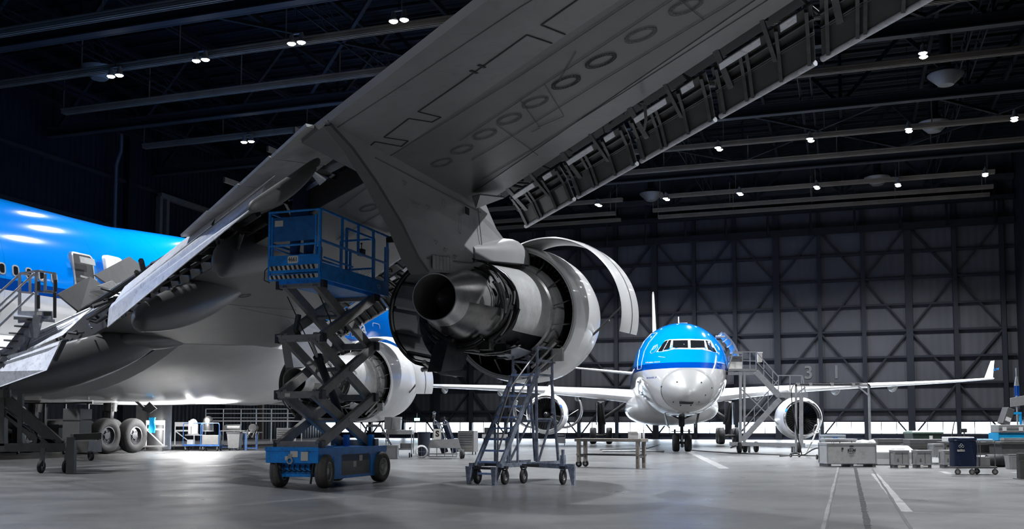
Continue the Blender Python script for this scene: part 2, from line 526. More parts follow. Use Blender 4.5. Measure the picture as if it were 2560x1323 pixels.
# window panes of the band
M_PANE = bpy.data.materials.new('window_glass'); M_PANE.use_nodes = True
_b = M_PANE.node_tree.nodes['Principled BSDF']
_b.inputs['Transmission Weight'].default_value = 1; _b.inputs['Roughness'].default_value = .02
_b.inputs['IOR'].default_value = 1.02; _b.inputs['Base Color'].default_value = (.92, .96, 1, 1)
wn = 1
M_MULL = M_COLM
for k, l in zip(kk, cols):
    f = MB()
    for j in (1, 2):
        x = l + pitch * j / 3
        if x < RIGHTW: f.obox(hall(x, WALLD - .05, (WT + WB) / 2), RX * .03, AX * .05, V((0, 0, (WT - WB) / 2)))
    o = f.build('window_%d' % wn, M_MULL); o['kind'] = 'structure'
    p = MB(); x1 = min(l + pitch, RIGHTW)
    p.obox(hall((l + x1) / 2, WALLD + .1, (WT + WB) / 2), RX * ((x1 - l) / 2), AX * .006, V((0, 0, (WT - WB) / 2)))
    p.build('pane', M_PANE, o)
    wn += 1
# part of the band is boarded at the far left
# bay numbers painted on the doors
M_FADE = mat('faded_white_number', (.03, .03, .031), .6, 0, .3, 3, dirt=.4)
for ch, px in (('3', 2022), ('1', 2092), ('2', 1255)):
    la = lat_at(px, WALLD)
    q = hall(la, WALLD - .035, (1064 - 930) / 2458 * 84 + EYE)
    t = text_mesh('door_number', ch, 1.6, M_FADE, None, q, RX, V((0, 0, 1)), .01, bold=.03)
    t['kind'] = 'structure'; t.name = 'trim_%d' % n_; n_ += 1
# exit sign on the far wall at left
# left wall dressing: big posts, rails, downpipes
for d_ in (22, 34.5, 47, 59.5, 72, 84.5):
    flat_box('trim_%d' % n_, M_TRUSS, LEFTW, LEFTW + .5, d_ - .35, d_ + .35, 0, ROOFZ); n_ += 1
for z in (5, 8.6, 12.2, 15.8, 19.4):
    flat_box('trim_%d' % n_, M_GIRD, LEFTW, LEFTW + .25, BACKW, WALLD, z - .12, z + .12); n_ += 1
dp = MB()
def pipe_run(pts, r): dp.tube(pts, r, 8)
for d_ in (40.5, 57.5):
    pipe_run([hall(LEFTW + 1.1, d_, 23.4), hall(LEFTW + 1.1, d_, 21.2), hall(LEFTW + .7, d_, 20.2), hall(LEFTW + .7, d_, 0)], .16)
o = dp.build('trim_%d' % n_, mat('downpipe_grey', (.03, .034, .042), .5, .3, .1), smooth=50); o['kind'] = 'structure'; n_ += 1
# wall of the nearer bay stands a little forward with a tall door frame
fr = MB(); 
for d_ in (62.5, 63.3, 77):
    fr.obox(hall(LEFTW + .6, d_, 9.5), RX * .2, AX * .16, V((0, 0, 9.5)))
fr.obox(hall(LEFTW + .6, 70, 19.1), RX * .2, AX * 7.5, V((0, 0, .2)))
o = fr.build('trim_%d' % n_, M_BEAM); o['kind'] = 'structure'; n_ += 1

# ------------------------------------------------------------ roof steel
def roof_beam(name, m, dep, l0, l1, z, kind='tan'):
    b = MB()
    A, B = hall(l0, dep, z), hall(l1, dep, z)
    # the roof runs a touch off square
    if kind == 'tan':
        for dz, w in ((0, .42), (-.10, .10), (.12, .5)):
            b.bar(A + V((0, 0, dz)), B + V((0, 0, dz)), w, .07)
        for s in (-.17, 0, .17):
            b.bar(A + AX * s + V((0, 0, -.02)), B + AX * s + V((0, 0, -.02)), .05, .22)
        n = int(abs(l1 - l0) / 6)
        for k in range(n + 1):
            q = A + (B - A) * (k / max(n, 1)) * .98
            b.bar(q, q + V((0, 0, 2.0)), .05)
    else:
        b.bar(A, B, .5, .08); b.bar(A + V((0, 0, .55)), B + V((0, 0, .55)), .5, .08)
        b.bar(A + V((0, 0, .27)), B + V((0, 0, .27)), .06, .5)
        b.bar(A + AX * .9 + V((0, 0, .3)), B + AX * .9 + V((0, 0, .3)), .12, .12)
    o = b.build(name, m)
    return o
roofn = 0
tans = [(36, -45, 13), (41.6, -45, 13), (46.6, -44.6, 13), (54.3, -45, 13), (66.4, -40, 13), (71.7, -43, 13)]
for d_, a, c in tans:
    tag(roof_beam('trim_%d' % n_, M_BEAM, d_, a, c, 20.2), kind='structure'); n_ += 1
for d_, sA, sB in ((80.3, 1655, 2505), (85.3, 1637, 2500), (88.2, 1650, 2490)):
    tag(roof_beam('trim_%d' % n_, M_BEAM, d_, lat_at(sA, d_), lat_at(sB, d_), 20.2), kind='structure'); n_ += 1
    tag(roof_beam('trim_%d' % n_, M_BEAM, d_, -42, lat_at(sA - 95, d_), 20.2), kind='structure'); n_ += 1
for d_ in (29, 38.3, 51.5, 62.2, 76.1):
    tag(roof_beam('trim_%d' % n_, M_GIRD, d_, LEFTW + .3, RIGHTW - .2, 20.6, 'gird'), kind='structure'); n_ += 1
# trusses between, with webs, and purlins along the hangar
for d_ in (26, 38.3, 51.5, 62.2, 76.1, 87):
    b = MB(); A = LEFTW + .4; k = 0
    hbar(b, A, d_ + .3, ROOFZ - .3, RIGHTW - .2, d_ + .3, ROOFZ - .3, .3)
    while A < RIGHTW - 3:
        z1, z2 = (20.9, ROOFZ - .3) if k % 2 == 0 else (ROOFZ - .3, 20.9)
        hbar(b, A, d_ + .3, z1, min(A + 3.6, RIGHTW - .2), d_ + .3, z2, .22)
        if k % 2 == 0: hbar(b, A, d_ + .3, 20.9, A, d_ + .3, ROOFZ - .3, .16)
        A += 3.6; k += 1
    o = b.build('trim_%d' % n_, M_TRUSS); o['kind'] = 'structure'; n_ += 1
b = MB(); A = LEFTW + 4
while A < RIGHTW - 1:
    hbar(b, A, 10, ROOFZ - .9, A, WALLD - .5, ROOFZ - .9, .2, .3); A += 5.2
for A, z in ((LEFTW + 1.6, 22.4), (LEFTW + 2.2, 22.4), (LEFTW + 6.2, 21.6), (LEFTW + 6.9, 21.6), (LEFTW + 16, 23)):
    hbar(b, A, 15, z, A, WALLD - 1, z, .14, .14)
for A in (-30, -18.5, -7, 4):       # diagonal wind bracing in plan
    for d_ in (38.3, 62.2):
        hbar(b, A, d_, 21.2, A + 11, d_ + 12.5, 21.2, .18); hbar(b, A + 11, d_, 21.2, A, d_ + 12.5, 21.2, .18)
o = b.build('trim_%d' % n_, M_TRUSS); o['kind'] = 'structure'; n_ += 1
b = MB(); d_ = 12.0
while d_ < WALLD:
    hbar(b, LEFTW + .3, d_, ROOFZ - .25, RIGHTW - .2, d_, ROOFZ - .25, .08, .2); d_ += 1.55
for l_ in (-38.5, -24.5, -11, -2, 6.8):       # lattice walkways
    for s in (-.35, .35):
        hbar(b, l_ + s, 26, 21.4, l_ + s, WALLD - 1, 21.4, .07); hbar(b, l_ + s, 26, 22.3, l_ + s, WALLD - 1, 22.3, .05)
    q = 26; t = 0
    while q < WALLD - 3:
        for s in (-.35, .35): hbar(b, l_ + s, q, 21.4 if t % 2 else 22.3, l_ + s, q + 1.6, 22.3 if t % 2 else 21.4, .04)
        q += 1.6; t += 1
o = b.build('trim_%d' % n_, M_TRUSS); o['kind'] = 'structure'; n_ += 1

# ------------------------------------------------------------ lamps
LZ = 19.3
def make_lamp():
    t = thing('high_bay_lamp', 'x', 'ceiling lamp')
    g = MB()
    for s in (-.27, .27):
        g.lathe((s, 0, 0), (0, 0, 1), [(0, .21), (.05, .215), (.22, .12), (.42, .10), (.45, .001)], 20)
    g.box((-.34, -.04, .45), (.34, .04, .5))
    g.build('lamp_housing', M_LAMPH, t, smooth=40)
    for s in (-.27, .27):
        l = MB(); l.lathe((s, 0, 0), (0, 0, -1), [(-.02, .195), (.0, .19), (.05, .14), (.08, .001)], 20)
        l.build('lamp_lens', M_LENS, t, smooth=60)
    r = MB(); r.bar((0, 0, .5), (0, 0, ROOFZ - LZ - .35), .03); r.build('hanger_rod', M_TRUSS, t)
    return t
def add_light(p, power, size=.25, spot=2.2):
    l = bpy.data.lights.new('lamp_light', 'SPOT'); l.energy = power; l.shadow_soft_size = size
    l.spot_size = spot; l.spot_blend = .6; l.color = (.93, .96, 1.0)
    o = bpy.data.objects.new('lamp_light', l); COL.objects.link(o); o.location = p
    return o
lamp0 = make_lamp(); first = True
LAMPS = [((997, 52), 'starburst-bright twin lamp nearest the wing edge at top centre', 0), ((741, 108), 'twin ceiling lamp second left of the brightest starburst lamp', 0),
    ((502, 151), 'twin ceiling lamp between the long tan beams above the left wall', 0), ((288, 190), 'twin ceiling lamp at upper left beside a round grey diffuser', 0),
    ((619, 355), 'lone twin ceiling lamp just above the raised grey spoilers of the wing', 0),
    ((2308, 138), 'big bright lamp under the roof at upper right above a round diffuser', 1),
    ((2536, 298), 'lamp at the far right edge of the roof', 1), ((2272, 326), 'lamp next to the second round diffuser at right', 1),
    ((2026, 350), 'lamp in the middle row above the bay number wall', 1), ((1797, 372), 'lamp of the middle row closest to the long wing edge', 1),
    ((2463, 437), 'rightmost small lamp of the farthest row', 1), ((2245, 463), 'small lamp just right of the third round diffuser', 1),
    ((2042, 469), 'small far lamp left of the third round diffuser', 1), ((1850, 485), 'small far lamp below the middle row lamp by the wing', 1),
    ((1666, 498), 'small far lamp beside the leftmost far diffuser', 1), ((1496, 513), 'small far lamp at the short beam ends near the engine', 1),
    ((1335, 528), 'tiny lamp peeping out under the drooped leading edge', 1)]
LIGHT_POS = []
for (p, lab, kind) in LAMPS:
    Y = (LZ - EYE) * FPX / (1064 - p[1])
    q = at(p[0], p[1], Y)
    rz = HROT if kind == 0 else HROT + 1.45
    t = lamp0 if first else dup(lamp0)
    first = False
    t.location = q; t.rotation_euler = (0, 0, rz)
    tag(t, lab, 'ceiling lamp', 'high bay lamps under the hangar roof')
    LIGHT_POS.append(q)
# round diffusers hanging from the roof
def make_diff():
    t = thing('roof_diffuser', 'x', 'air diffuser')
    g = MB(); g.lathe((0, 0, 0), (0, 0, 1), [(0, .001), (0, .42), (.08, .5), (.55, .98), (.62, 1.0), (.66, .95), (.85, .5), (1.0, .48), (1.0, .001)], 28)
    g.build('diffuser_cone', mat('diffuser_grey', (.04, .039, .036), .6, .1, .1), t, smooth=35)
    r = MB(); r.tube([(0, 0, 1.0), (0, 0, 3.6)], .3, 14); r.build('duct', M_TRUSS, t, smooth=50)
    return t
df0 = make_diff(); first = True
for (p, lab, Z) in (((2365, 205), 'largest round ceiling diffuser, just right of the big bright lamp', 20.4), ((2335, 322), 'round ceiling diffuser directly right of the middle row lamp', 20.4),
        ((2193, 455), 'round far ceiling diffuser between two small far lamps', 20.4), ((1628, 494), 'leftmost far round diffuser near the drooped leading edge', 20.4),
        ((248, 190), 'round diffuser at upper left touching the glare of a twin lamp', 20.4)):
    Y = (Z - EYE) * FPX / (1064 - p[1] - 8); q = at(p[0], p[1] + 8, Y)
    t = df0 if first else dup(df0); first = False
    t.location = q; tag(t, lab, 'air diffuser', 'round diffusers under the hangar roof')
# ============================================================ THE JUMBO JET
# aircraft frame: a forward, b to starboard, z up (metres); K is the size of one metre here
KJ = 1.2
C0 = V((-15.96, 38.3, 0))
def J(a, b, z): return V((KJ * b, KJ * a, KJ * z - .622))
def _oab():
    return (-C0).dot(AX), (-C0).dot(RX)
def jb(px, py, b):
    r = ray(px, py); oa, ob = _oab()
    t = (b - ob) / r.dot(RX)
    return (oa + t * r.dot(AX), b, 1.56 + t * r.z)
def jpl(px, py, dz=0.0):
    r = ray(px, py); oa, ob = _oab()
    t = (5.45 + dz + DIH * (ob - 21.2) - 1.56) / (r.z - DIH * r.dot(RX))
    return (oa + t * r.dot(AX), ob + t * r.dot(RX), 1.56 + t * r.z)
def JB(px, py, b): return J(*jb(px, py, b))
def toJ(p):
    q = V(p) - C0 * KJ
    return V((q.dot(RX), q.dot(AX), q.z))
DIH = .12
LX, LY, LZV = V((1, 0, 0)), V((0, 1, 0)), V((0, 0, 1))
jumbo = thing('jumbo_jet', 'huge four-engined blue and white jet seen from under its drooped wing, engine cowls open', 'airliner', C0 * KJ, HROT)

# fuselage livery by height
def livery(name, blue, dark, z0, z1, white=(.62, .62, .62), lowgrey=None, curve=None):
    m = bpy.data.materials.new(name); m.use_nodes = True
    nt = m.node_tree; b = nt.nodes['Principled BSDF']
    tc = nt.nodes.new('ShaderNodeTexCoord'); sp = nt.nodes.new('ShaderNodeSeparateXYZ')
    nt.links.new(tc.outputs['Object'], sp.inputs[0])
    z = sp.outputs['Z']
    if curve:   # the band dips towards the nose: z - k*y
        z = mathnode(nt, 'SUBTRACT', z, mathnode(nt, 'MULTIPLY', mathnode(nt, 'MAXIMUM', mathnode(nt, 'SUBTRACT', curve[0], sp.outputs['Y']), 0.0), curve[1]))
    f1 = mathnode(nt, 'GREATER_THAN', z, z0); f2 = mathnode(nt, 'GREATER_THAN', z, z1)
    n = nt.nodes.new('ShaderNodeTexNoise'); n.inputs['Scale'].default_value = 1.1; n.inputs['Detail'].default_value = 6
    nt.links.new(tc.outputs['Object'], n.inputs['Vector'])
    w = mixnode(nt, n.outputs['Fac'], tuple(x * .93 for x in white), tuple(x * 1.05 for x in white))
    c = mixnode(nt, f1, w, dark); c = mixnode(nt, f2, c, blue)
    # faint frame seams
    s = mathnode(nt, 'FRACT', mathnode(nt, 'MULTIPLY', sp.outputs['Y'], .21))
    sm = mathnode(nt, 'LESS_THAN', s, .004)
    c2 = nt.nodes.new('ShaderNodeMix'); c2.data_type = 'RGBA'; c2.blend_type = 'MULTIPLY'
    nt.links.new(mathnode(nt, 'MULTIPLY', sm, .45), c2.inputs['Factor']); nt.links.new(c, c2.inputs['A']); c2.inputs['B'].default_value = (.2, .2, .2, 1)
    nt.links.new(c2.outputs['Result'], b.inputs['Base Color'])
    b.inputs['Roughness'].default_value = .09; b.inputs['Coat Weight'].default_value = .5; b.inputs['Coat Roughness'].default_value = .05
    bp = nt.nodes.new('ShaderNodeBump'); bp.inputs['Strength'].default_value = .05; bp.inputs['Distance'].default_value = .05
    n4 = nt.nodes.new('ShaderNodeTexNoise'); n4.inputs['Scale'].default_value = .9; n4.inputs['Detail'].default_value = 1
    nt.links.new(tc.outputs['Object'], n4.inputs['Vector']); nt.links.new(n4.outputs['Fac'], bp.inputs['Height'])
    nt.links.new(bp.outputs[0], b.inputs['Normal'])
    return m
M_JFUS = livery('jumbo_livery', (.0, .235, .86), (.0, .05, .30), KJ * 5.69 - .622, KJ * 6.03 - .622)

def ell(a, zb, zt, w, n=48):
    zc, rz = (zb + zt) / 2, (zt - zb) / 2
    return [J(a, w * math.cos(2 * PI * k / n), zc + rz * math.sin(2 * PI * k / n)) for k in range(n)]
fs = [(-48, 6.8, 7.6, .3), (-40, 5.0, 9.0, 1.8), (-30, 3.5, 9.2, 2.9), (-22, 2.7, 9.24, 3.25), (-12, 2.6, 9.24, 3.25), (-6, 2.6, 9.24, 3.25), (-1, 2.6, 9.26, 3.25), (1, 2.6, 9.44, 3.25), (5, 2.6, 9.76, 3.25),
      (9, 2.6, 9.95, 3.25), (15, 2.6, 9.95, 3.25), (18, 2.62, 9.9, 3.2), (20, 2.72, 9.72, 3.05), (22, 2.95, 9.25, 2.78), (24, 3.3, 8.5, 2.3), (26, 3.85, 7.4, 1.6), (27.5, 4.4, 6.4, .9), (28.2, 4.9, 5.6, .3)]
# refine the section list so that the shading is smooth
def refine(fs, n=3):
    out = []
    for i in range(len(fs) - 1):
        p0 = fs[max(i - 1, 0)]; p1 = fs[i]; p2 = fs[i + 1]; p3 = fs[min(i + 2, len(fs) - 1)]
        for k in range(n):
            t = k / n; r = []
            for j in range(len(p1)):
                if j == 0: r.append(p1[0] + (p2[0] - p1[0]) * t); continue
                dx = p2[0] - p1[0]
                m1 = (p2[j] - p0[j]) / max(p2[0] - p0[0], 1e-6) * dx; m2 = (p3[j] - p1[j]) / max(p3[0] - p1[0], 1e-6) * dx
                h = (2 * t**3 - 3 * t**2 + 1) * p1[j] + (t**3 - 2 * t**2 + t) * m1 + (-2 * t**3 + 3 * t**2) * p2[j] + (t**3 - t**2) * m2
                r.append(h)
            out.append(tuple(r))
    out.append(fs[-1]); return out
b = MB(); b.loft([ell(*s) for s in refine(fs)])
b.build('fuselage', M_JFUS, jumbo, smooth=60)
def fus_x(a, z):
    for s, t in zip(fs, fs[1:]):
        if s[0] <= a <= t[0]:
            k = (a - s[0]) / (t[0] - s[0]); zb, zt, w = [s[j] + (t[j] - s[j]) * k for j in (1, 2, 3)]
            q = (z - (zb + zt) / 2) / ((zt - zb) / 2)
            return w * math.sqrt(max(0, 1 - q * q))
    return 3.25
# cabin windows
def rrect(w, h, r, n=5):
    P = []
    for cx, cy, s in ((w / 2 - r, h / 2 - r, 0), (-w / 2 + r, h / 2 - r, 1), (-w / 2 + r, -h / 2 + r, 2), (w / 2 - r, -h / 2 + r, 3)):
        for k in range(n + 1):
            t = PI / 2 * (s + k / n); P.append((cx + r * math.cos(t), cy + r * math.sin(t)))
    return P
def side_panel(a, z, w, h, r, m, name, par, out=.012, th=.03, ring=None, bx=None):
    P = rrect(w, h, r); mb = MB()
    def pt(u, v, o):
        zz = z + v; x = (bx if bx is not None else fus_x(a + u, zz)) + o
        return J(a + u, x, zz)
    if ring:
        q = rrect(w - 2 * ring, h - 2 * ring, max(r - ring, .01))
        o1 = mb.add([pt(u, v, out) for u, v in P]); o2 = mb.add([pt(u, v, out) for u, v in q])
        i1 = mb.add([pt(u, v, -th) for u, v in P]); i2 = mb.add([pt(u, v, -th) for u, v in q])
        n = len(P)
        for k in range(n):
            j = (k + 1) % n
            mb.face((o1[k], o1[j], o2[j], o2[k])); mb.face((i1[j], i1[k], o1[k], o1[j])); mb.face((o2[k], o2[j], i2[j], i2[k]))
    else:
        o1 = mb.add([pt(u, v, out) for u, v in P]); i1 = mb.add([pt(u, v, -th) for u, v in P]); n = len(P)
        mb.face(o1); 
        for k in range(n):
            j = (k + 1) % n; mb.face((i1[j], i1[k], o1[k], o1[j]))
    return mb.build(name, m, par)
M_WFR = mat('window_frame_grey', (.40, .40, .40), .35, .3, .05)
for k in range(-8, 46):
    a = -8.05 + k * .52
    if -5.6 < a < -3.0 or a > 16.2: continue
    f = side_panel(a, 6.33, .27, .37, .11, M_WFR, 'cabin_window', jumbo, ring=.045)
    side_panel(a, 6.33, .19, .29, .08, M_GLASS, 'window_glass', f, out=.006)
# open cabin door behind the wing
d = side_panel(-4.6, 6.52, .98, 1.72, .14, M_WFR, 'cabin_door', jumbo, ring=.06, out=.10)
side_panel(-4.6, 6.52, .90, 1.64, .10, M_BLK, 'door_dark_board', d, out=.10)  # solid black board, stands in for the shaded cabin interior
o_ = MB(); o_.slab([J(-4.98, 3.36, 6.98), J(-4.3, 3.36, 6.98), J(-4.3, 3.30, 7.2), J(-4.98, 3.30, 7.2)], .03)
o_.build('galley_panel', M_SPOIL, d)
o_ = MB(); o_.slab([J(-4.98, 3.37, 6.5), J(-4.22, 3.37, 6.46), J(-4.22, 3.37, 6.52), J(-4.98, 3.37, 6.56)], .03); o_.build('galley_shelf', M_SPOIL, d)
e_ = side_panel(-3.3, 6.62, .95, 1.72, .22, M_WHT, 'door_leaf', d, out=.34, th=-.2)
side_panel(17.2, 6.35, .9, 1.6, .15, M_WHT, 'door_outline', jumbo, ring=.035, out=.02)
text_mesh('fuselage_lettering', 'Asia', 1.25, M_WHT, jumbo, J(14.7, 3.29, 6.75), LY, V((-.22, 0, 1)), .01, sx=1.1, bold=.02)

# wing ----------------------------------------------------------------
def zl(b): return 5.45 + DIH * (b - 21.2)
def LEa(b): return -14.72 - .965 * (b - 21.2) if b > 21.2 else -14.72 + 1.03 * (21.2 - b)
def TEa(b):
    if b > 20.5: return -20.1 - .69 * (b - 21.2)
    if b > 12.8: return -19.95 + (20.5 - b) * .78
    return -13.94 + (12.8 - b) * .25
def CUTa(b): return -17.5 + (20.4 - b) * .62
def TH_(b): return max(.30, .95 - (b - 3.3) * .028)
def foil(b, a0, a1, full=True):
    """closed section from leading edge a0 back to a1; rounded nose"""
    z = zl(b); t = TH_(b); c = a0 - (TEa(b))
    P = []
    up = [0, .01, .03, .07, .15, .28, .42, .58, .75, .9, 1.0]
    def zu(x): return t * (1.55 * math.sqrt(max(x, 0)) - 1.05 * x - .42 * x * x + .0 * x) * .98 if x < 1 else .06
    L = a0 - a1
    xs = [u * L / c for u in up]
    top = [(a0 - x * c, z + .06 + max(.05, zu(x)) if x > 0 else z + .10) for x in xs]
    low = [(a0 - x * c, z + (.10 * (1 - x / .05) ** 2 if x < .05 else 0)) for x in xs]
    pts = top + low[::-1][:-1]
    return [J(a, b, zz) for a, zz in pts]
wing = MB()
outer = [20.55, 21.2, 22.5, 24, 26, 28, 30, 31.6]
wing.loft([foil(b, LEa(b), TEa(b)) for b in outer])
inner = [2.6, 5, 8, 11, 12.8, 15, 17.5, 19.5, 20.55]
wing.loft([foil(b, LEa(b), CUTa(b)) for b in inner])
wing.use(M_GREYP)
wo = wing
wing_o = wing.build('wing', M_GREYP, jumbo, smooth=35)

def on_wing(a, b, dz=-.006): return J(a, b, zl(b) + dz)
# pale aft panels under the outer wing and the pale leading edge band: painted skins a few mm proud
def skin_patch(name, pts, m, dz, th=.008, parent=None):
    q = MB(); q.prism([J(a, b, zl(b) + dz) for a, b in pts], V((0, 0, th))); return q.build(name, m, parent or wing_o)
def WP(px, py):
    p = jpl(px, py, -.01); return (p[0], p[1])
aft = [WP(812, 312), WP(855, 330), WP(902, 369), WP(916, 370), WP(935, 372), WP(960, 403), WP(1020, 360), WP(1190, 245), WP(1300, 168), WP(1400, 98), WP(1550, 0), WP(1750, -135), WP(1400, -135), WP(1220, -1)]
skin_patch('aft_skin_panel', aft, M_GREYL, -.006)
lead = [(LEa(b) - .03, b) for b in (21.6, 23, 25, 27, 29, 31)] + [(LEa(b) - (.75 - .02 * (b - 21)), b) for b in (31, 29, 27, 25, 23, 21.6)]
skin_patch('leading_edge_skin', lead, M_GREYL, -.006)
# seams
def seam(pts, w=.022, parent=None, name='panel_seam', m=M_BLK, dz=-.014):
    q = MB()
    for p0, p1 in zip(pts, pts[1:]): q.bar(J(p0[0], p0[1], zl(p0[1]) + dz), J(p1[0], p1[1], zl(p1[1]) + dz), w, .008)
    return q.build(name, m, parent or wing_o)
seam([WP(916, 372), WP(938, 354), WP(1003, 366), WP(1020, 352), WP(960, 343), WP(1022, 296), WP(1080, 305), WP(1102, 293), WP(1045, 279), WP(1155, 203), WP(1178, 186), WP(1243, 140), WP(1317, 87), WP(1380, 108)])
seam([WP(1413, 86), WP(1353, 62), WP(1442, 0), WP(1500, -40)])
for k in range(2):      # hinge fittings on the seam
    seam([WP(1176 + 20 * k, 176 - 14 * k), WP(1192 + 20 * k, 183 - 14 * k)], .05, name='hinge_fitting')
M_STENC = mat('stencil_grey', (.24, .24, .24), .6, 0, .1)
M_SEAMF = mat('faint_seam_grey', (.14, .14, .14), .6, 0, .2)
for p in ([(840, 321), (1000, 217), (1300, 18), (1330, 0)], [(1180, 400), (1290, 335), (1500, 205), (1840, 0)], [(1150, 352), (1350, 218), (1620, 40), (1680, 0)],
          [(1200, 452), (1330, 375), (1560, 230), (1950, -20)], [(962, 398), (1100, 314), (1300, 190), (1600, -10)]):
    seam([WP(*q) for q in p], .012, m=M_SEAMF, name='rivet_line')
for p in ([(1240, 310), (1345, 388)], [(1300, 250), (1350, 320), (1330, 330)], [(1360, 210), (1410, 290), (1345, 318)], [(1440, 130), (1400, 200)], [(1700, 0), (1760, 50)]):
    seam([WP(*q) for q in p], .008, m=M_SEAMF, name='panel_seam')
# oval access panels down the middle of the wing
def ovalp(px, py, la=.50, lb=.23, dark=.5, n=36):
    ca, cb = WP(px, py)
    d0 = V((-.50, .80, 0)).normalized()        # runs along the span (a, b)
    q = MB()
    for k in range(n):
        t0, t1 = 2 * PI * k / n, 2 * PI * (k + .8) / n
        def P(t, s): 
            u = la * s * math.cos(t); v = lb * s * math.sin(t)
            return (ca + d0.x * u - d0.y * v, cb + d0.y * u + d0.x * v)
        for s, w in ((1.0, .012), (.82, .012)):
            p0, p1 = P(t0, s), P(t1, s)
            q.bar(J(p0[0], p0[1], zl(p0[1]) - .012), J(p1[0], p1[1], zl(p1[1]) - .012), w * (1.6 if dark > .6 else 1), .006)
    for k in range(n // 2):
        t = 2 * PI * k / (n // 2); p0 = P(t, .91)
        q.bar(J(p0[0] - .006, p0[1], zl(p0[1]) - .012), J(p0[0] + .006, p0[1], zl(p0[1]) - .012), .012, .006)
    q.build('oval_access_panel', M_BLK if dark > .6 else M_SEAMF, wing_o)
for (x, y, dk) in ((1105, 408, .3), (1155, 375, .3), (1212, 337, .5), (1273, 299, .5), (1338, 257, .5), (1415, 207, .8), (1502, 153, .9), (1602, 89, .5), (1715, 18, .5), (1840, -60, .5)):
    ovalp(x, y, .20 + .02 * dk, .135, dk)
for (x, y, dk) in ((925, 523, .3), (1010, 480, .3)): pass
# inboard underside panels seen left of the engine
for p in ([(850, 520), (935, 455), (990, 560)], [(840, 600), (1005, 500)], [(640, 905), (700, 880), (745, 830), (720, 800)], [(600, 770), (750, 800)], [(560, 760), (640, 768), (740, 775)]):
    seam([WP(*q) for q in p], .014, m=M_SEAMF, name='rivet_line')
ovalp(922, 521, .22, .13, .3)
ovalp(612, 740, .2, .12, .3)

# rear spar, roof of the flap well, dark machinery
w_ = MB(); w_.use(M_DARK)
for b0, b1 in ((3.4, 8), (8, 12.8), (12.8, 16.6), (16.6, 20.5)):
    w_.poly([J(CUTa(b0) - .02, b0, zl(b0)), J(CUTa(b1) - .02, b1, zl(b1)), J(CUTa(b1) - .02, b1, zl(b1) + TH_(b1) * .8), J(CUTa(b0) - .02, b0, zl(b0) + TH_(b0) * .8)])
random.seed(11)
for k in range(12):
    b = 11.8 + k * .5
    a = CUTa(b); L = -1.0
    w_.bar(J(a, b, zl(b) + .2), J(a + L * .8, b - .1, zl(b) + .1), .05, .18)
for k in range(60):
    b = random.uniform(4, 17.6); a = CUTa(b) - random.uniform(.1, 1.4 if b > 11.5 else .6); z = zl(b) + random.uniform(-.05, .35)
    p = J(a, b, z); q = p + V((random.uniform(-.5, .5), random.uniform(-.6, .6), random.uniform(-.35, .2)))
    w_.use(M_DARK if random.random() < .7 else M_DARKM); w_.tube([p, q], random.uniform(.02, .07), 6)
for j in range(3):
    pts = [J(CUTa(b) - .3 - .3 * j, b, zl(b) + .12 + .08 * j) for b in (9.5, 12, 16, 17.8)]
    w_.use(M_DARKM if j == 1 else M_DARK); w_.tube(pts, .05 + .02 * j, 8)
w_.use(M_BLK)
for b0, b1 in ((16.4, 18), (18, 20.5)):
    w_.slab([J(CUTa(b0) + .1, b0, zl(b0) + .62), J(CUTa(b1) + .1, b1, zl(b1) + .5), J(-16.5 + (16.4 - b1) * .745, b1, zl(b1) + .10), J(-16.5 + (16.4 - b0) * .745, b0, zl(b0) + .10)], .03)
w_.use(M_DARKM)
for b in (18.3, 19.6, 20.3): w_.bar(J(CUTa(b), b, zl(b) + .35), J(CUTa(b) - 2, b, zl(b) + .3), .04, .1)
w_.build('flap_well_machinery', None, jumbo)
wp_ = MB(); wp_.slab([JB(785, 430, 20.2), JB(815, 450, 20.0), JB(800, 462, 19.8), JB(772, 425, 20.0)], .03); wp_.build('well_bracket', M_COWL, jumbo)

# spoilers: the flat ones of the outer wing and two raised ones inboard
def spo(p4, name='spoiler', m=M_SPOIL, th=.05):
    s = MB(); s.slab(p4, th); return s.build(name, m, jumbo)
bs = [16.35, 17.6, 18.8, 19.85, 20.9]
for b0, b1 in zip(bs, bs[1:]):
    te = lambda b: -16.75 + (16.4 - b) * .745
    spo([J(te(b0), b0 + .015, zl(b0) + .04), J(te(b1), b1 - .015, zl(b1) + .04), J(te(b1) + 1.5, b1 - .015, zl(b1) + .32), J(te(b0) + 1.5, b0 + .015, zl(b0) + .32)])
def quad_b(pts): return [JB(*p) for p in pts]
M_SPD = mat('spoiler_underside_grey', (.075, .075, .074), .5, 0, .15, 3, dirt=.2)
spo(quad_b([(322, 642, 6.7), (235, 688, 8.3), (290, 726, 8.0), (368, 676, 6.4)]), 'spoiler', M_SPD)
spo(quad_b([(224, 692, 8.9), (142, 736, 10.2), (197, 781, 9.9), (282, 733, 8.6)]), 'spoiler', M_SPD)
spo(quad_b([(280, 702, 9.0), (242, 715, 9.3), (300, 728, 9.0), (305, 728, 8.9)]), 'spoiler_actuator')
spo(quad_b([(385, 680, 7.2), (290, 710, 8.6), (300, 728, 8.6), (330, 740, 8.3)]), 'spoiler')
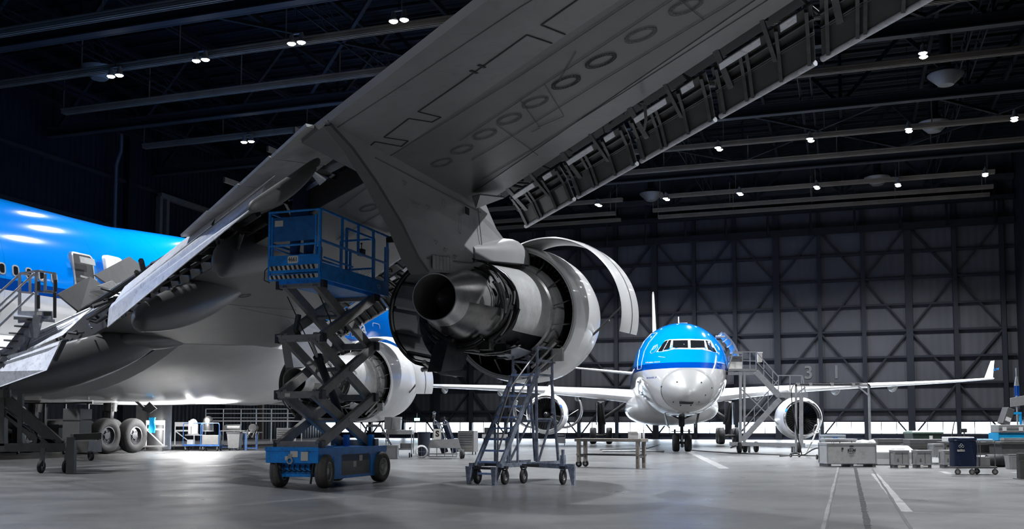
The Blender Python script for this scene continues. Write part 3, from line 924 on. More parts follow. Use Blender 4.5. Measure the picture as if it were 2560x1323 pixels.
# flaps ---------------------------------------------------------------
def flap(name, c_in, c_out, m=M_FLAP, th=.10, par=None):
    """c_in, c_out: chord polylines from top to lip"""
    A = [J(*p) for p in c_in]; B_ = [J(*p) for p in c_out]
    s = MB()
    n = len(A)
    nrm = (A[-1] - A[0]).cross(B_[0] - A[0]).normalized() * th
    a0 = s.add(A); b0 = s.add(B_); a1 = s.add([p + nrm * (1 - .8 * k / (n - 1)) for k, p in enumerate(A)]); b1 = s.add([p + nrm * (1 - .8 * k / (n - 1)) for k, p in enumerate(B_)])
    for k in range(n - 1):
        s.face((a0[k], a0[k + 1], b0[k + 1], b0[k])); s.face((a1[k + 1], a1[k], b1[k], b1[k + 1]))
    s.face([a0[k] for k in range(n)] + [a1[k] for k in range(n - 1, -1, -1)])
    s.face([b0[k] for k in range(n - 1, -1, -1)] + [b1[k] for k in range(n)])
    s.face((a0[0], b0[0], b1[0], a1[0])); s.face((a0[-1], a1[-1], b1[-1], b0[-1]))
    return s.build(name, m, par or jumbo)
bi, bo = 13.3, 19.35
aft_o = flap('trailing_edge_flap', [jb(289, 764, bi), jb(278, 775, bi), jb(270, 819, bi)], [jb(688, 462, bo), jb(682, 474, bo), jb(658, 500, bo)])
midf = flap('flap_vane', [jb(318, 722, bi), jb(289, 754, bi)], [jb(705, 420, bo), jb(688, 440, bo)], M_FLAP, .08)
# flap end rib seen edge-on
er = MB(); er.prism([JB(688, 452, bo), JB(681, 452, bo), JB(662, 470, bo), JB(655, 503, bo), JB(667, 492, bo)], V((.06, 0, 0)))
er.build('flap_end_rib', M_COWL, aft_o)
en = MB(); en.prism([JB(680, 434, bo - .1), JB(702, 405, bo - .1), JB(737, 397, bo - .1), JB(762, 405, bo - .1), JB(720, 425, bo - .1), JB(690, 440, bo - .1)], V((.08, 0, 0)))
en.build('flap_vane_end_rib', M_SPOIL, midf)
# inboard flap
bi2, bo2 = 8.0, 11.2
flap('trailing_edge_flap', [jb(-60, 915, bi2 + .6), jb(-60, 930, bi2 + .6), jb(-60, 990, bi2 + .6)], [jb(164, 850, bo2), jb(152, 862, bo2), jb(118, 926, bo2)])
flap('flap_vane', [jb(-60, 905, bi2 + .6), jb(-60, 925, bi2 + .6), jb(-60, 935, bi2 + .6)], [jb(232, 772, bo2 - .2), jb(210, 790, bo2 - .2), jb(158, 838, bo2 - .2)])
flap('flap_vane', [jb(40, 853, bi2 + 1.2), jb(40, 861, bi2 + 1.2)], [jb(302, 733, bo2 - .4), jb(285, 745, bo2 - .4)], M_FLAP, .05)
fe = MB(); fe.prism([JB(168, 848, bo2), JB(152, 852, bo2), JB(132, 900, bo2), JB(140, 905, bo2)], V((.06, 0, 0))); fe.build('flap_end_rib', M_DARKM, jumbo)

# canoe fairings -------------------------------------------------------
def canoe(name, tip, front, h, w, m=M_CANOE, droop=.35, n=20):
    """tip and front are (a,b,z) points of the centre line; h the greatest height, w the greatest width"""
    A, B_ = J(*tip), J(*front); s = MB(); rings = []
    N = 30
    for k in range(N + 1):
        t = (k / N) ** 1.35
        c = A.lerp(B_, t)
        r = (.50 + .50 * math.sin(min(1, t / .45) * PI / 2)) * math.sqrt(max(0, 1 - max(0, 1 - t / .05) ** 2)) * math.sqrt(max(0, 1 - (max(0, t - .45) / .55) ** 2.2))
        r = max(r, .02)
        hh, ww = h / 2 * r * KJ, w / 2 * r * KJ
        c = c - V((0, 0, KJ * droop * .25 * math.sin(PI * t)))
        rings.append([c + V((ww * math.cos(2 * PI * j / n), 0, hh * math.sin(2 * PI * j / n))) for j in range(n)])
    s.loft(rings)
    return s.build(name, m, jumbo, smooth=60)
def mid3(p, q): return tuple((x + y) / 2 for x, y in zip(p, q))
canoe('flap_track_fairing', jb(536, 655, 16.9), jb(905, 505, 16.3), 1.2, .7)
canoe('flap_track_fairing', jb(335, 800, 14.6), jb(625, 690, 14.0), .95, .62)
canoe('flap_track_fairing', jb(-40, 965, 9.2), jb(405, 838, 9.0), 1.2, .7)
canoe('flap_track_fairing', jb(300, 850, 9.3), jb(507, 828, 8.6), .62, .5)
canoe('flap_track_fairing', jb(625, 520, 20.2), jb(800, 398, 20.2), .30, .26, M_DGREY)

# belly fairing ---------------------------------------------------------
def bell(a, zc, rx, rz, n=44):
    P = []
    for k in range(n):
        t = 2 * PI * k / n; c_, s_ = math.cos(t), math.sin(t)
        P.append(J(a, rx * math.copysign(abs(c_) ** .85, c_), zc + rz * math.copysign(abs(s_) ** .9, s_)))
    return P
bf = MB()
bf.loft([bell(*s) for s in refine([(-15, 3.2, 2.2, .5), (-12, 3.4, 3.5, .9), (-8, 3.5, 4.1, 1.08), (0, 3.5, 4.35, 1.12), (5, 3.55, 4.25, 1.1), (8, 3.6, 3.7, 1.0), (9.6, 3.6, 2.9, .8), (10.6, 3.55, 1.6, .45)])])
bf.build('belly_fairing', M_WHITE, jumbo, smooth=60)
# smooth root fillet between belly and wing
rf = MB(); rr = []
for a, e in ((-5.5, .3), (-4, .8), (-1, 1.2), (3, 1.3), (6.5, .6)):
    row = []
    for k in range(13):
        t = k / 12; bb = 2.4 + t * (6.2 + e)
        zz = 2.44 + (zl(bb) - .02 - 2.44) * (t ** 1.9)
        row.append(J(a - t * 3.5 * (1 if a > -2 else .4), bb, zz))
    row += [p + V((0, 0, .5)) for p in row[::-1]]
    rr.append(row)
rf.loft(rr)
rf.build('wing_root_fillet', M_WHITE, jumbo, smooth=60)
# air scoop doors hanging from the belly front
sd = MB(); sd.slab(quad_b([(645, 905, 5.2), (692, 865, 5.2), (700, 870, 4.9), (668, 902, 4.9)]), .04); sd.build('vent_door', M_DARKM, jumbo)
sd = MB(); sd.slab(quad_b([(490, 990, 1.6), (440, 990, 2.6), (425, 1000, 2.6), (472, 1003, 1.6)]), .04); sd.build('belly_hatch', M_WHT, jumbo)

# pylon and engine -------------------------------------------------------
EB = 21.2
EZ0 = 3.63
def ec(a): return EZ0 + (a + 16.5) * .04
EAX = V((0, 1, .04)).normalized()
def JE(a): return J(a, EB, ec(a))
pyl = MB()
prof = [(-20.2, 5.46), (-19.55, 5.29), (-18.88, 4.99), (-18.12, 4.56), (-17.56, 4.14), (-17.15, 3.96), (-16.4, 4.04), (-15.4, 4.2), (-14.6, 4.5), (-13.3, 4.9), (-12.2, 5.0), (-11.6, 5.0), (-12.3, 5.08), (-13.1, 4.98), (-14.05, 5.22), (-14.72, 5.62), (-16, 5.8), (-18, 5.75), (-19.6, 5.55)]
def halfw(a): 
    if a < -17: return .03 + (a + 20.2) / 3.2 * .11
    if a < -13.5: return .14
    return max(.03, .14 - (a + 13.5) * .05)
l_ = pyl.add([J(a, EB - halfw(a), z) for a, z in prof]); r__ = pyl.add([J(a, EB + halfw(a), z) for a, z in prof])
n = len(prof)
pyl.face(l_); pyl.face(r__[::-1])
for k in range(n): pyl.face((l_[k], r__[k], r__[(k + 1) % n], l_[(k + 1) % n]))
pylon = pyl.build('engine_pylon', M_PYL, jumbo)
# dark curved heel of the pylon
hp = MB()
hw = [(-20.1, 5.41), (-19.55, 5.25), (-18.88, 4.95), (-18.12, 4.52), (-17.56, 4.1), (-17.18, 3.92)]
L1 = [J(a - .03, EB - halfw(a) - .01, z - .01) for a, z in hw]; R1 = [J(a - .03, EB + halfw(a) + .02, z - .01) for a, z in hw]
L2 = [p + V((0, .06, .05)) for p in L1]; R2 = [p + V((0, .06, .05)) for p in R1]
ids = [hp.add(q) for q in (L1, R1, R2, L2)]
for k in range(len(hw) - 1):
    for u, w in ((0, 1), (1, 2), (2, 3), (3, 0)): hp.face((ids[u][k], ids[w][k], ids[w][k + 1], ids[u][k + 1]))
hp.build('pylon_heel', M_DGREY, pylon)
# pylon markings and panels on the outboard face
def on_pyl(a, z): return J(a, EB + halfw(a) + .006, z)
pm = MB()
for p0, p1 in (((-15.05, 5.45), (-14.75, 4.52)), ((-18.9, 5.3), (-14.9, 5.35)), ((-17.2, 4.15), (-15.4, 4.36)), ((-15.4, 4.36), (-13.2, 4.88))):
    pm.bar(on_pyl(*p0), on_pyl(*p1), .012, .02)
pm.build('pylon_seam', M_SEAMF, pylon)
for (a, z, w, h) in ((-15.9, 4.95, .11, .34), (-16.6, 5.15, .14, .14), (-15.2, 5.12, .10, .14)):
    q = MB(); P = rrect(w, h, min(w, h) * .48, 5); m_ = len(P)
    P2 = rrect(w * .82, h * .9, min(w, h) * .38, 5)
    o1 = q.add([on_pyl(a + u, z + v) + V((.004, 0, 0)) for u, v in P]); o2 = q.add([on_pyl(a + u, z + v) + V((.004, 0, 0)) for u, v in P2])
    for k in range(m_): q.face((o1[k], o1[(k + 1) % m_], o2[(k + 1) % m_], o2[k]))
    q.build('access_panel', M_SEAMF, pylon)
for (a, z, s) in ((-17.6, 4.9, .055), (-17.2, 4.95, .05), (-16.9, 4.45, .045), (-16.5, 4.4, .045), (-16.1, 4.35, .045), (-18.0, 5.15, .045)):
    text_mesh('stencil_marking', 'NO STEP\nLIFT', s * 1.1, M_STENC, pylon, on_pyl(a, z) + V((.004, 0, 0)), LY, LZV, .001)
gr_ = MB()
for k in range(5): gr_.bar(on_pyl(-15.62 + k * .035, 5.30), on_pyl(-15.62 + k * .035, 5.18), .02, .02)
gr_.build('vent_grille', M_BLK, pylon)
# segmented heat shield by the nozzle
hs = MB()
for k in range(6): hs.obox(J(-17.0 + k * .14, EB + halfw(-17) + .02, 4.12 + .015 * k), V((.008, 0, 0)), LY * .076, LZV * .13)
hs.build('heat_shield', M_SPOIL, pylon, bevel=.004)
# raised fairing on the engine top with catches
tf = MB(); rings = []
for a, w, h in ((-15.2, .16, .10), (-14.5, .3, .2), (-13.6, .42, .34), (-13.1, .42, .36), (-12.7, .36, .28), (-12.3, .2, .12)):
    c = J(a, EB, 4.62 + (a + 15.2) * .11)
    rings.append([c + V((KJ * w * math.cos(t), 0, KJ * h * math.sin(t))) for t in [PI * j / 10 for j in range(11)]] + [c + V((-KJ * w, 0, -.2)), c + V((KJ * w, 0, -.2))])
tf.loft(rings); tf.build('pylon_fairing', M_PYL, pylon, smooth=50)

XO = V((1, 0, 0))     # angle zero points outboard; angles run towards the top
def lat(mb, prof, n=56, a0=0., a1=2 * PI, cen=None, cap=False):
    """prof: (a, radius)"""
    c = JE(0) if cen is None else cen
    base = J(0, EB, ec(0)) if cen is None else cen
    # axis y; with x=outboard, cross(axis,x) = -z, so flip for a counter-clockwise run
    y = V((0, 1, .04)).normalized()
    z = XO.cross(y).normalized()
    rings = []
    full = abs(a1 - a0 - 2 * PI) < 1e-6; k_ = n if full else n + 1
    for a, r in prof:
        o = V((base.x, KJ * a, base.z + KJ * a * .04))
        rings.append(mb.add([o + (XO * math.cos(a0 + (a1 - a0) * j / n) + z * math.sin(a0 + (a1 - a0) * j / n)) * r * KJ for j in range(k_)]))
    mb.skin(rings, full)
    if cap and full: mb.face(rings[0]); mb.face(rings[-1][::-1])
    return mb
eng = MB(); eng.use(M_DARK)
lat(eng, [(-15.45, .50), (-15.3, .60), (-14.9, .66), (-14.5, .70), (-13.6, .70), (-13.1, .80), (-12.4, .90), (-11.9, .55), (-11.9, .01)])
random.seed(5)
for k in range(90):       # pipes, boxes and harnesses around the core
    t = random.uniform(0, 2 * PI); a = random.uniform(-15.5, -14.4) if random.random() < .6 else random.uniform(-14.6, -13.2)
    if a > -14.55:
        t = random.uniform(3.5, 4.9)
    r = random.uniform(.64, .80)
    n = 5; span = random.uniform(.2, .6 if a > -14.55 else 1.0); da = random.uniform(-.3, .3)
    P = []
    for j in range(n):
        tt = t + span * j / (n - 1); P.append(J(a + da * j / (n - 1), EB + r * math.cos(tt), ec(a) + r * math.sin(tt)))
    eng.use(random.choice([M_DARK, M_DARK, M_DARK, M_DARKM, M_DARK, M_STEELD])); eng.tube(P, random.uniform(.012, .045), 6)
for k in range(22):
    t = random.uniform(3.6, 5.2); a = random.uniform(-15.2, -13.2); r = random.uniform(.62, .85)
    c = J(a, EB + r * math.cos(t), ec(a) + r * math.sin(t)); s = random.uniform(.05, .14)
    eng.use(random.choice([M_DARK, M_DARKM])); eng.obox(c, V((s, 0, 0)), V((0, s * 1.3, 0)), V((0, 0, s * .8)))
for k in range(16):      # radial V struts to the fan case
    t = 2 * PI * k / 16 + .1
    p = J(-13.0, EB + .95 * math.cos(t), ec(-13) + .95 * math.sin(t)); q = J(-12.6, EB + 1.26 * math.cos(t + .1), ec(-12.6) + 1.26 * math.sin(t + .1))
    eng.use(M_STEELD); eng.tube([p, q], .02, 6)
engine = eng.build('engine', None, jumbo, smooth=40)
def part(name, m, prof, n=56, a0=0., a1=2 * PI, smooth=50, solid=0, cen=None, par=None):
    q = MB(); lat(q, prof, n, a0, a1, cen); return q.build(name, m, par or engine, smooth=smooth, solid=solid)
part('exhaust_nozzle', M_STEEL, [(-15.2, .58), (-15.45, .575), (-15.75, .55), (-16.1, .47), (-16.5, .39), (-16.62, .387), (-16.62, .37), (-16.5, .375), (-16.0, .42), (-15.2, .42)])
part('nozzle_bulge', M_STEELD, [(-14.9, .64), (-15.2, .66), (-15.45, .63), (-15.9, .55), (-16.2, .45)], a0=PI * .95, a1=PI * 1.95)
part('exhaust_plug', M_DARKM, [(-15.6, .42), (-15.9, .26), (-16.25, .14), (-16.42, .06), (-16.45, .005)], 28)
q = MB(); lat(q, [(-15.5, .41), (-15.5, .001)]); q.build('turbine_face', M_BLK, engine)
part('core_cowl', M_COWL, [(-14.55, .70), (-14.6, .775), (-14.3, .80), (-13.6, .845), (-12.98, .87), (-12.98, .84), (-14.5, .69)], a0=-.62, a1=2.75)
part('core_cowl_rim', M_STEEL, [(-12.98, .86), (-12.95, .91), (-12.8, .93), (-12.8, .88)], a0=-1.0, a1=PI * 1.15)
part('fan_duct_wall', M_SPOIL, [(-12.86, .88), (-12.86, .97), (-12.55, 1.02), (-12.3, 1.0), (-12.3, .9)], a0=-1.25, a1=PI * 1.2)
part('duct_seal_ring', M_DARKM, [(-12.5, 1.02), (-12.3, 1.08), (-12.1, 1.08), (-12.1, .95)])
# lower access door of the core, pale blue underside
part('core_service_panel', M_FLAP, [(-13.9, .80), (-13.6, .86), (-13.1, .92)], a0=PI * 1.5, a1=PI * 1.68, n=12, solid=.02)
# fan case interior and stators
part('fan_case', M_BLK, [(-12.75, 1.27), (-11.9, 1.24), (-11.6, 1.22)])
q = MB(); lat(q, [(-11.75, 1.26), (-11.75, .9)]); q.build('fan_disc', M_BLK, engine)
st = MB(); st.use(M_DARKM)
for k in range(72):
    t = 2 * PI * k / 72
    p0 = J(-12.2, EB + .95 * math.cos(t), ec(-12.2) + .95 * math.sin(t)); p1 = J(-12.2, EB + 1.25 * math.cos(t), ec(-12.2) + 1.25 * math.sin(t))
    rr_ = V((math.cos(t), 0, math.sin(t))); tg = V((-math.sin(t), 0, math.cos(t)))
    st.obox((p0 + p1) / 2, rr_ * ((p1 - p0).length / 2), (LY * .8 + tg * .35).normalized() * .10, (tg * .8 - LY * .35).normalized() * .006)
st.build('outlet_guide_vane', None, engine)
# inlet cowl: the broad white band
part('inlet_cowl', M_WHITE, [(-12.72, 1.24), (-12.75, 1.33), (-12.3, 1.375), (-11.7, 1.40), (-11.1, 1.37), (-10.6, 1.28), (-10.4, 1.18), (-10.5, 1.12), (-11.0, 1.1), (-11.7, 1.2)], 72)
part('inlet_lip', M_CHROME, [(-10.62, 1.285), (-10.45, 1.22), (-10.38, 1.17), (-10.45, 1.12), (-10.6, 1.10)], 72)
sc_ = MB()
for k in range(4):
    t = -1.0 + k * .07
    for a in (-12.68,): 
        c = J(a, EB + 1.335 * math.cos(t), ec(a) + 1.335 * math.sin(t)); sc_.ball(c, .012, 6, 4)
sc_.build('latch_screws', M_DGREY, engine)
# lower bifurcation with latch beam
lb = MB()
lb.use(M_STEELD); lb.slab([J(-13.0, EB + .98, ec(-13) - .55), J(-12.1, EB + .98, ec(-13) - .60), J(-12.1, EB + .62, ec(-13) - 1.12), J(-13.1, EB + .55, ec(-13) - .98)], .08)
lb.use(M_STEEL)
for (u0, v0, u1, v1) in ((.50, -1.10, .98, -.62), (.58, -1.18, 1.12, -.72)):
    lb.tube([J(-13.05, EB + u0, ec(-13) + v0), J(-13.0, EB + u1, ec(-13) + v1)], .035, 8)
lb.use(M_DGREY); lb.obox(J(-12.95, EB + 1.02, ec(-13) - .86), V((.09, 0, 0)), LY * .1, LZV * .12)
lb.use(M_STEEL); lb.obox(J(-12.98, EB + 1.02, ec(-13) - .86), V((.12, 0, 0)), LY * .07, LZV * .15)
lb.build('latch_beam', None, engine)
# outboard fan cowl door swung up on its hinge
fc = J(0, 22.0, 3.75)
fcd = part('fan_cowl_door', M_WHITE, [(-13.0, 1.47), (-12.95, 1.50), (-12.35, 1.535), (-11.72, 1.54), (-11.72, 1.50), (-12.35, 1.49), (-13.0, 1.47)], 40, -.26, PI * .71, cen=V((fc.x, 0, J(0, 22, 4.23).z)))
q = MB(); lat(q, [(-12.36, 1.540), (-12.34, 1.545), (-12.32, 1.541)], 40, -.26, PI * .71, cen=V((fc.x, 0, J(0, 22, 4.23).z)))
q.build('door_seam', M_DGREY, fcd)
q = MB(); lat(q, [(-12.9, 1.465), (-11.8, 1.485)], 40, -.2, PI * .70, cen=V((fc.x, 0, J(0, 22, 4.23).z))); q.build('door_inner_skin', M_SPOIL, fcd)
ro = MB(); ro.tube([J(-11.4, 22.5, 3.42), J(-12.3, 23.42, 3.98)], .018, 8); ro.tube([J(-11.4, 22.5, 3.42), J(-11.8, 22.95, 3.68)], .028, 8)
ro.build('hold_open_rod', M_DGREY, engine)
# inboard reverser half swung up, dark inside
rc = V((J(0, 20.5, 0).x, 0, J(0, 20.35, 3.63 + 13.9 * .04).z))
rv = part('reverser_door', M_DARK, [(-14.7, 1.00), (-14.65, 1.07), (-13.9, 1.14), (-13.2, 1.16), (-13.2, 1.10), (-14.0, 1.05), (-14.7, 1.00)], 40, PI * .62, PI * 1.33, cen=rc)
q = MB(); lat(q, [(-14.6, .99), (-13.3, 1.08)], 30, PI * .64, PI * 1.31, cen=rc); q.build('acoustic_liner', M_BLK, rv)
q = MB()
for t in (PI * .8, PI * .95, PI * 1.1, PI * 1.25):
    o = V((math.cos(t), 0, math.sin(t)))
    c0 = V((rc.x, KJ * -14.6, rc.z - 14.6 * KJ * .04)) + o * .97 * KJ; c1 = V((rc.x, KJ * -13.3, rc.z - 13.3 * KJ * .04)) + o * 1.05 * KJ
    q.bar(c0, c1, .05, .05)
q.build('door_rib', M_DARK, rv)
# lower end of the reverser half: latch bracket
br_ = MB(); br_.use(M_DARKM)
A_ = [JB(1105, 850, 20.9), JB(1170, 838, 20.9), JB(1140, 925, 20.9), JB(1085, 930, 20.9)]
br_.slab(A_, .3)
br_.use(M_STEEL); br_.tube([JB(1060, 905, 20.6), JB(1085, 925, 20.6), JB(1140, 938, 20.6)], .05, 8)
br_.tube([JB(1055, 925, 20.3), JB(1100, 915, 20.5)], .05, 8)
br_.use(M_DARK); br_.slab([JB(1095, 925, 20.8), JB(1140, 925, 20.8), JB(1150, 942, 20.8), JB(1112, 938, 20.8)], .2)
br_.build('reverser_bracket', None, engine)
ov = MB()
for t, a in ((-1.5, -14.0), (-1.9, -14.2)):
    P = [J(-15.2 + 1.1 * u, EB + (.86 + .02 * u) * math.cos(t - .6 + u), ec(-14.5) + .86 * math.sin(t - .6 + u)) for u in (0, .3, .6, .9, 1.2)]
    ov.tube(P, .022, 8)
ov.build('bleed_pipe', M_STEELD, engine, smooth=60)

# the inboard engine is the same unit, hung from its own pylon
D3 = J(-1.85, 12.02, 3.03) - J(-12.75, 21.2, 3.78)
dup(engine, jumbo).location = D3
p3_ = MB(); pr3 = [(-17.3, 5.4), (-17.1, 4.6), (-16.9, 4.0), (-16.4, 4.04)] + prof[7:15] + [(-16, 5.75)]
l_ = p3_.add([J(a, EB - halfw(a), z) + D3 for a, z in pr3]); r__ = p3_.add([J(a, EB + halfw(a), z) + D3 for a, z in pr3]); n = len(pr3)
p3_.face(l_); p3_.face(r__[::-1])
for k in range(n): p3_.face((l_[k], r__[k], r__[(k + 1) % n], l_[(k + 1) % n]))
p3_.build('engine_pylon', M_PYL, jumbo)
# krueger flaps ----------------------------------------------------------
def krueger(b0, b1, strip=True):
    def U(b, k, dz=0): return J(LEa(b) + k, b, zl(b) + dz)
    s = MB(); g = .04
    x0, x1 = b0 + g, b1 - g
    s.slab([U(x0, .28, -.03), U(x1, .28, -.03), U(x1, .72, -.12), U(x0, .72, -.12)], .035)
    s.slab([U(x0, .72, -.12), U(x1, .72, -.12), U(x1, 1.18, -.34), U(x0, 1.18, -.34)], .035)
    k = MB()
    root = s.build('krueger_flap', M_KRU, jumbo)
    m = (b1 - b0)
    for t in (.08, .32, .38, .66, .92):
        bb = b0 + m * t
        k.bar(U(bb, .28, -.07), U(bb, .72, -.17), .05, .07); k.bar(U(bb, .72, -.17), U(bb, 1.14, -.37), .05, .07)
    for kk_, dz in ((.50, -.11), (.72, -.17), (.78, -.17)): k.bar(U(x0, kk_, dz), U(x1, kk_, dz), .03, .04)
    for t in (.1, .12, .55): 
        bb = b0 + m * t; k.bar(U(bb, -.1, .02), U(bb + .1, .8, -.22), .06, .05)
    k.build('krueger_rib', M_DARKM, root)
    l = MB(); l.tube([U(x0, 1.2, -.37), U(x1, 1.2, -.37)], .045, 8); l.build('bull_nose', M_FLAP, root, smooth=60)
    if strip:
        p = MB()
        p.slab([U(b0 + m * .12, .20, -.08), U(b0 + m * .52, .20, -.08), U(b0 + m * .52, .33, -.11), U(b0 + m * .12, .33, -.11)], .02)
        p.slab([U(b0 + m * .70, .20, -.08), U(b0 + m * .84, .20, -.08), U(b0 + m * .84, .33, -.11), U(b0 + m * .70, .33, -.11)], .02)
        p.build('krueger_edge_strip', M_FLAP, root)
    return root
bs = [21.95 + 1.32 * k for k in range(8)]
for b0, b1 in zip(bs, bs[1:]): krueger(b0, b1)
for b0, b1 in ((13.4, 15.0), (15.0, 16.5), (16.5, 18.0), (18.0, 19.4), (19.4, 20.6)): krueger(b0, b1)
# black slot ahead of the leading edge with actuators
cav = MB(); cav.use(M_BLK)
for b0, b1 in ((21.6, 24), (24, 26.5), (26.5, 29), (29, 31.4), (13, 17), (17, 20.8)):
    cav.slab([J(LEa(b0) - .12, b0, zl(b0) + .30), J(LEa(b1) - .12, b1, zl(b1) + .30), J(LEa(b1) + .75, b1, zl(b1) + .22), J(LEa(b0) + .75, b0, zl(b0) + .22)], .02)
random.seed(3)
cav.use(M_DARKM)
for k in range(80):
    b = random.uniform(21.7, 31) if k < 58 else random.uniform(13.5, 20.6)
    p = J(LEa(b) + random.uniform(-.02, .2), b, zl(b) + random.uniform(.05, .18)); q = p + V((random.uniform(-.35, .35), random.uniform(-.1, .4), random.uniform(-.12, .05)))
    cav.tube([p, q], random.uniform(.01, .035), 6)
cav.tube([J(LEa(b) + .12, b, zl(b) + .12) for b in (21.6, 24, 27, 31)], .03, 8)
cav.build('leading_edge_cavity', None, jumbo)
fx = MB(); fx.slab([JB(1190, 520, 21.5), JB(1262, 493, 22.0), JB(1200, 486, 22.0), JB(1180, 492, 21.5)], .05)
fx.build('leading_edge_end_piece', M_GREYL, jumbo)
rb = MB(); rb.bar(J(*jpl(1612, 262, -.1)), J(*jpl(1615, 298, -.35)), .05, .01); rb.bar(J(*jpl(1615, 298, -.35)), J(*jpl(1611, 325, -.5)), .045, .01)
rb.build('hanging_streamer', M_SPOIL, jumbo)

# landing gear ------------------------------------------------------------
def truck(P1, name='landing_gear', strut=True, wl=1.77, tr=1.25):
    """P1: world centre of the forward outboard wheel"""
    r = .79
    gm = MB(); gm.use(M_BLK)
    A = toJ(P1); 
    ws = [A, A - LY * wl, A - LX * tr, A - LX * tr - LY * wl]
    mid = A - LX * tr / 2 - LY * wl / 2
    gm.tube([mid + LY * wl / 2 * 1.05, mid - LY * wl / 2 * 1.05], .17, 12)
    for s in (1, -1): gm.tube([mid + LY * s * wl / 2 - LX * tr / 2, mid + LY * s * wl / 2 + LX * tr / 2], .12, 10)
    top = mid + V((.1, .15, 2.6))
    gm.tube([mid, mid + V((.03, .05, 1.2))], .20, 14); gm.tube([mid + V((.03, .05, 1.1)), top], .30, 14)
    gm.tube([mid + V((.0, .1, 1.1)), mid + V((-.5, 1.3, 2.7))], .13, 10); gm.tube([mid + V((0, 0, 1.4)), mid + V((-1.5, -.2, 2.7))], .12, 10)
    gm.use(M_DARKM)
    for k in range(7): gm.tube([mid + V((.28, -.2, 1.15 + .2 * k)), mid + V((.28, .25, 1.15 + .2 * k))], .02, 6)
    gm.tube([mid + V((.3, -.22, .3)), mid + V((.33, -.2, 1.4)), mid + V((.25, -.15, 2.5))], .03, 8)
    g = gm.build(name, None, jumbo, smooth=40)
    for w in ws: wheel(g, 'wheel', w, LX, r, .5, M_RUB, M_DARKM, .52, 30)
    return g
P1 = at(331, 1090, 45.2); P1.z = .79
truck(P1)
P2 = P1 - RX * 4.6 + AX * .3; truck(P2)
# gear doors
gd = MB(); gd.slab([toJ(at(262, 925, 43.5)), toJ(at(341, 898, 45.5)), toJ(at(341, 985, 45.5)), toJ(at(322, 985, 45.2))], .06)
gd.build('gear_door', M_GREYL, jumbo)
gd = MB(); gd.slab([toJ(at(55, 1003, 40)), toJ(at(128, 975, 41.5)), toJ(at(140, 1003, 41.5)), toJ(at(100, 1006, 40.5))], .06)
gd.build('gear_door', M_GREYL, jumbo)
gb = MB(); gb.bar(toJ(at(275, 945, 44)), toJ(at(362, 1022, 44)), .14, .10); gb.use(M_DARKM); gb.slab([toJ(at(355, 1025, 44)), toJ(at(374, 1005, 44)), toJ(at(392, 1022, 44)), toJ(at(375, 1034, 44))], .1)
gb.build('gear_door_strut', M_DARKM, jumbo)
# ============================================================ THE TWIN JET, NOSE ON
KT = .8
TO = V((7.54, 41.9, 0)); TR = -math.atan(.112)
def T(x, y, z): return V((KT * x, KT * y, KT * z))
TXV = V((math.cos(TR), math.sin(TR), 0)); TYV = V((-math.sin(TR), math.cos(TR), 0))
twin = thing('twin_jet', 'blue and white twin-engined jet facing the camera by the hangar doors', 'airliner', TO, TR)
def toT(p): q = V(p) - TO; return V((q.dot(TXV), q.dot(TYV), q.z))
M_TFUS = livery('twin_livery', (.0, .25, .88), (.0, .05, .32), KT * 4.72, KT * 5.06, (.46, .46, .46))
M_RAD = mat('radome_grey', (.30, .30, .297), .35, 0, .04, 1)
ts = [(0, 3.12, 3.16, .02), (.08, 2.86, 3.44, .30), (.3, 2.64, 3.74, .60), (.7, 2.46, 4.14, .98), (1.2, 2.34, 4.54, 1.32), (1.8, 2.25, 4.98, 1.64), (2.5, 2.19, 5.50, 1.93),
      (3.2, 2.15, 6.10, 2.16), (3.9, 2.13, 6.68, 2.35), (4.7, 2.11, 7.16, 2.52), (5.8, 2.10, 7.58, 2.68), (7.2, 2.08, 7.78, 2.79), (9, 2.06, 7.86, 2.84), (12, 2.06, 7.86, 2.85), (38, 2.06, 7.86, 2.85), (45, 2.7, 7.86, 2.6),
      (50, 4.2, 7.8, 1.9), (55, 5.8, 7.6, 1.0), (58, 6.7, 7.3, .3)]
TS = refine(ts, 3)
def tsec(y):
    for s, t in zip(TS, TS[1:]):
        if s[0] <= y <= t[0]:
            k = (y - s[0]) / (t[0] - s[0]); return [s[j] + (t[j] - s[j]) * k for j in (1, 2, 3)]
    return None
def tell(s, n=56):
    y, zb, zt, w = s; zc, rz = (zb + zt) / 2, (zt - zb) / 2
    return [T(w * math.cos(2 * PI * k / n), y, zc + rz * math.sin(2 * PI * k / n)) for k in range(n)]
b = MB(); b.loft([tell(s) for s in TS if s[0] >= 1.3]); tf_ = b.build('fuselage', M_TFUS, twin, smooth=60)
b = MB(); b.loft([tell(s) for s in TS if s[0] <= 1.3] + [tell((1.32,) + tuple(tsec(1.32)))]); b.build('radome', M_RAD, twin, smooth=60)
def thit(px, py):
    r = ray(px, py); o = V((0, 0, EYE)); t = 38.0
    while t < 60:
        q = toT(o + r * t) / KT; s = tsec(q.y)
        if s:
            zc, rz = (s[0] + s[1]) / 2, (s[1] - s[0]) / 2
            if (q.x / s[2]) ** 2 + ((q.z - zc) / rz) ** 2 <= 1: return toT(o + r * (t - .0))
        t += .02
    return None
def norm_t(p):
    s = tsec(max(.1, p.y / KT)); zc = (s[0] + s[1]) / 2; rz = (s[1] - s[0]) / 2
    n = V((p.x / KT / s[2] ** 2, -.12, (p.z / KT - zc) / rz ** 2)); return n.normalized()
def z73(x, y): return (1570 + x / 7.352, 780 + y / 7.352)
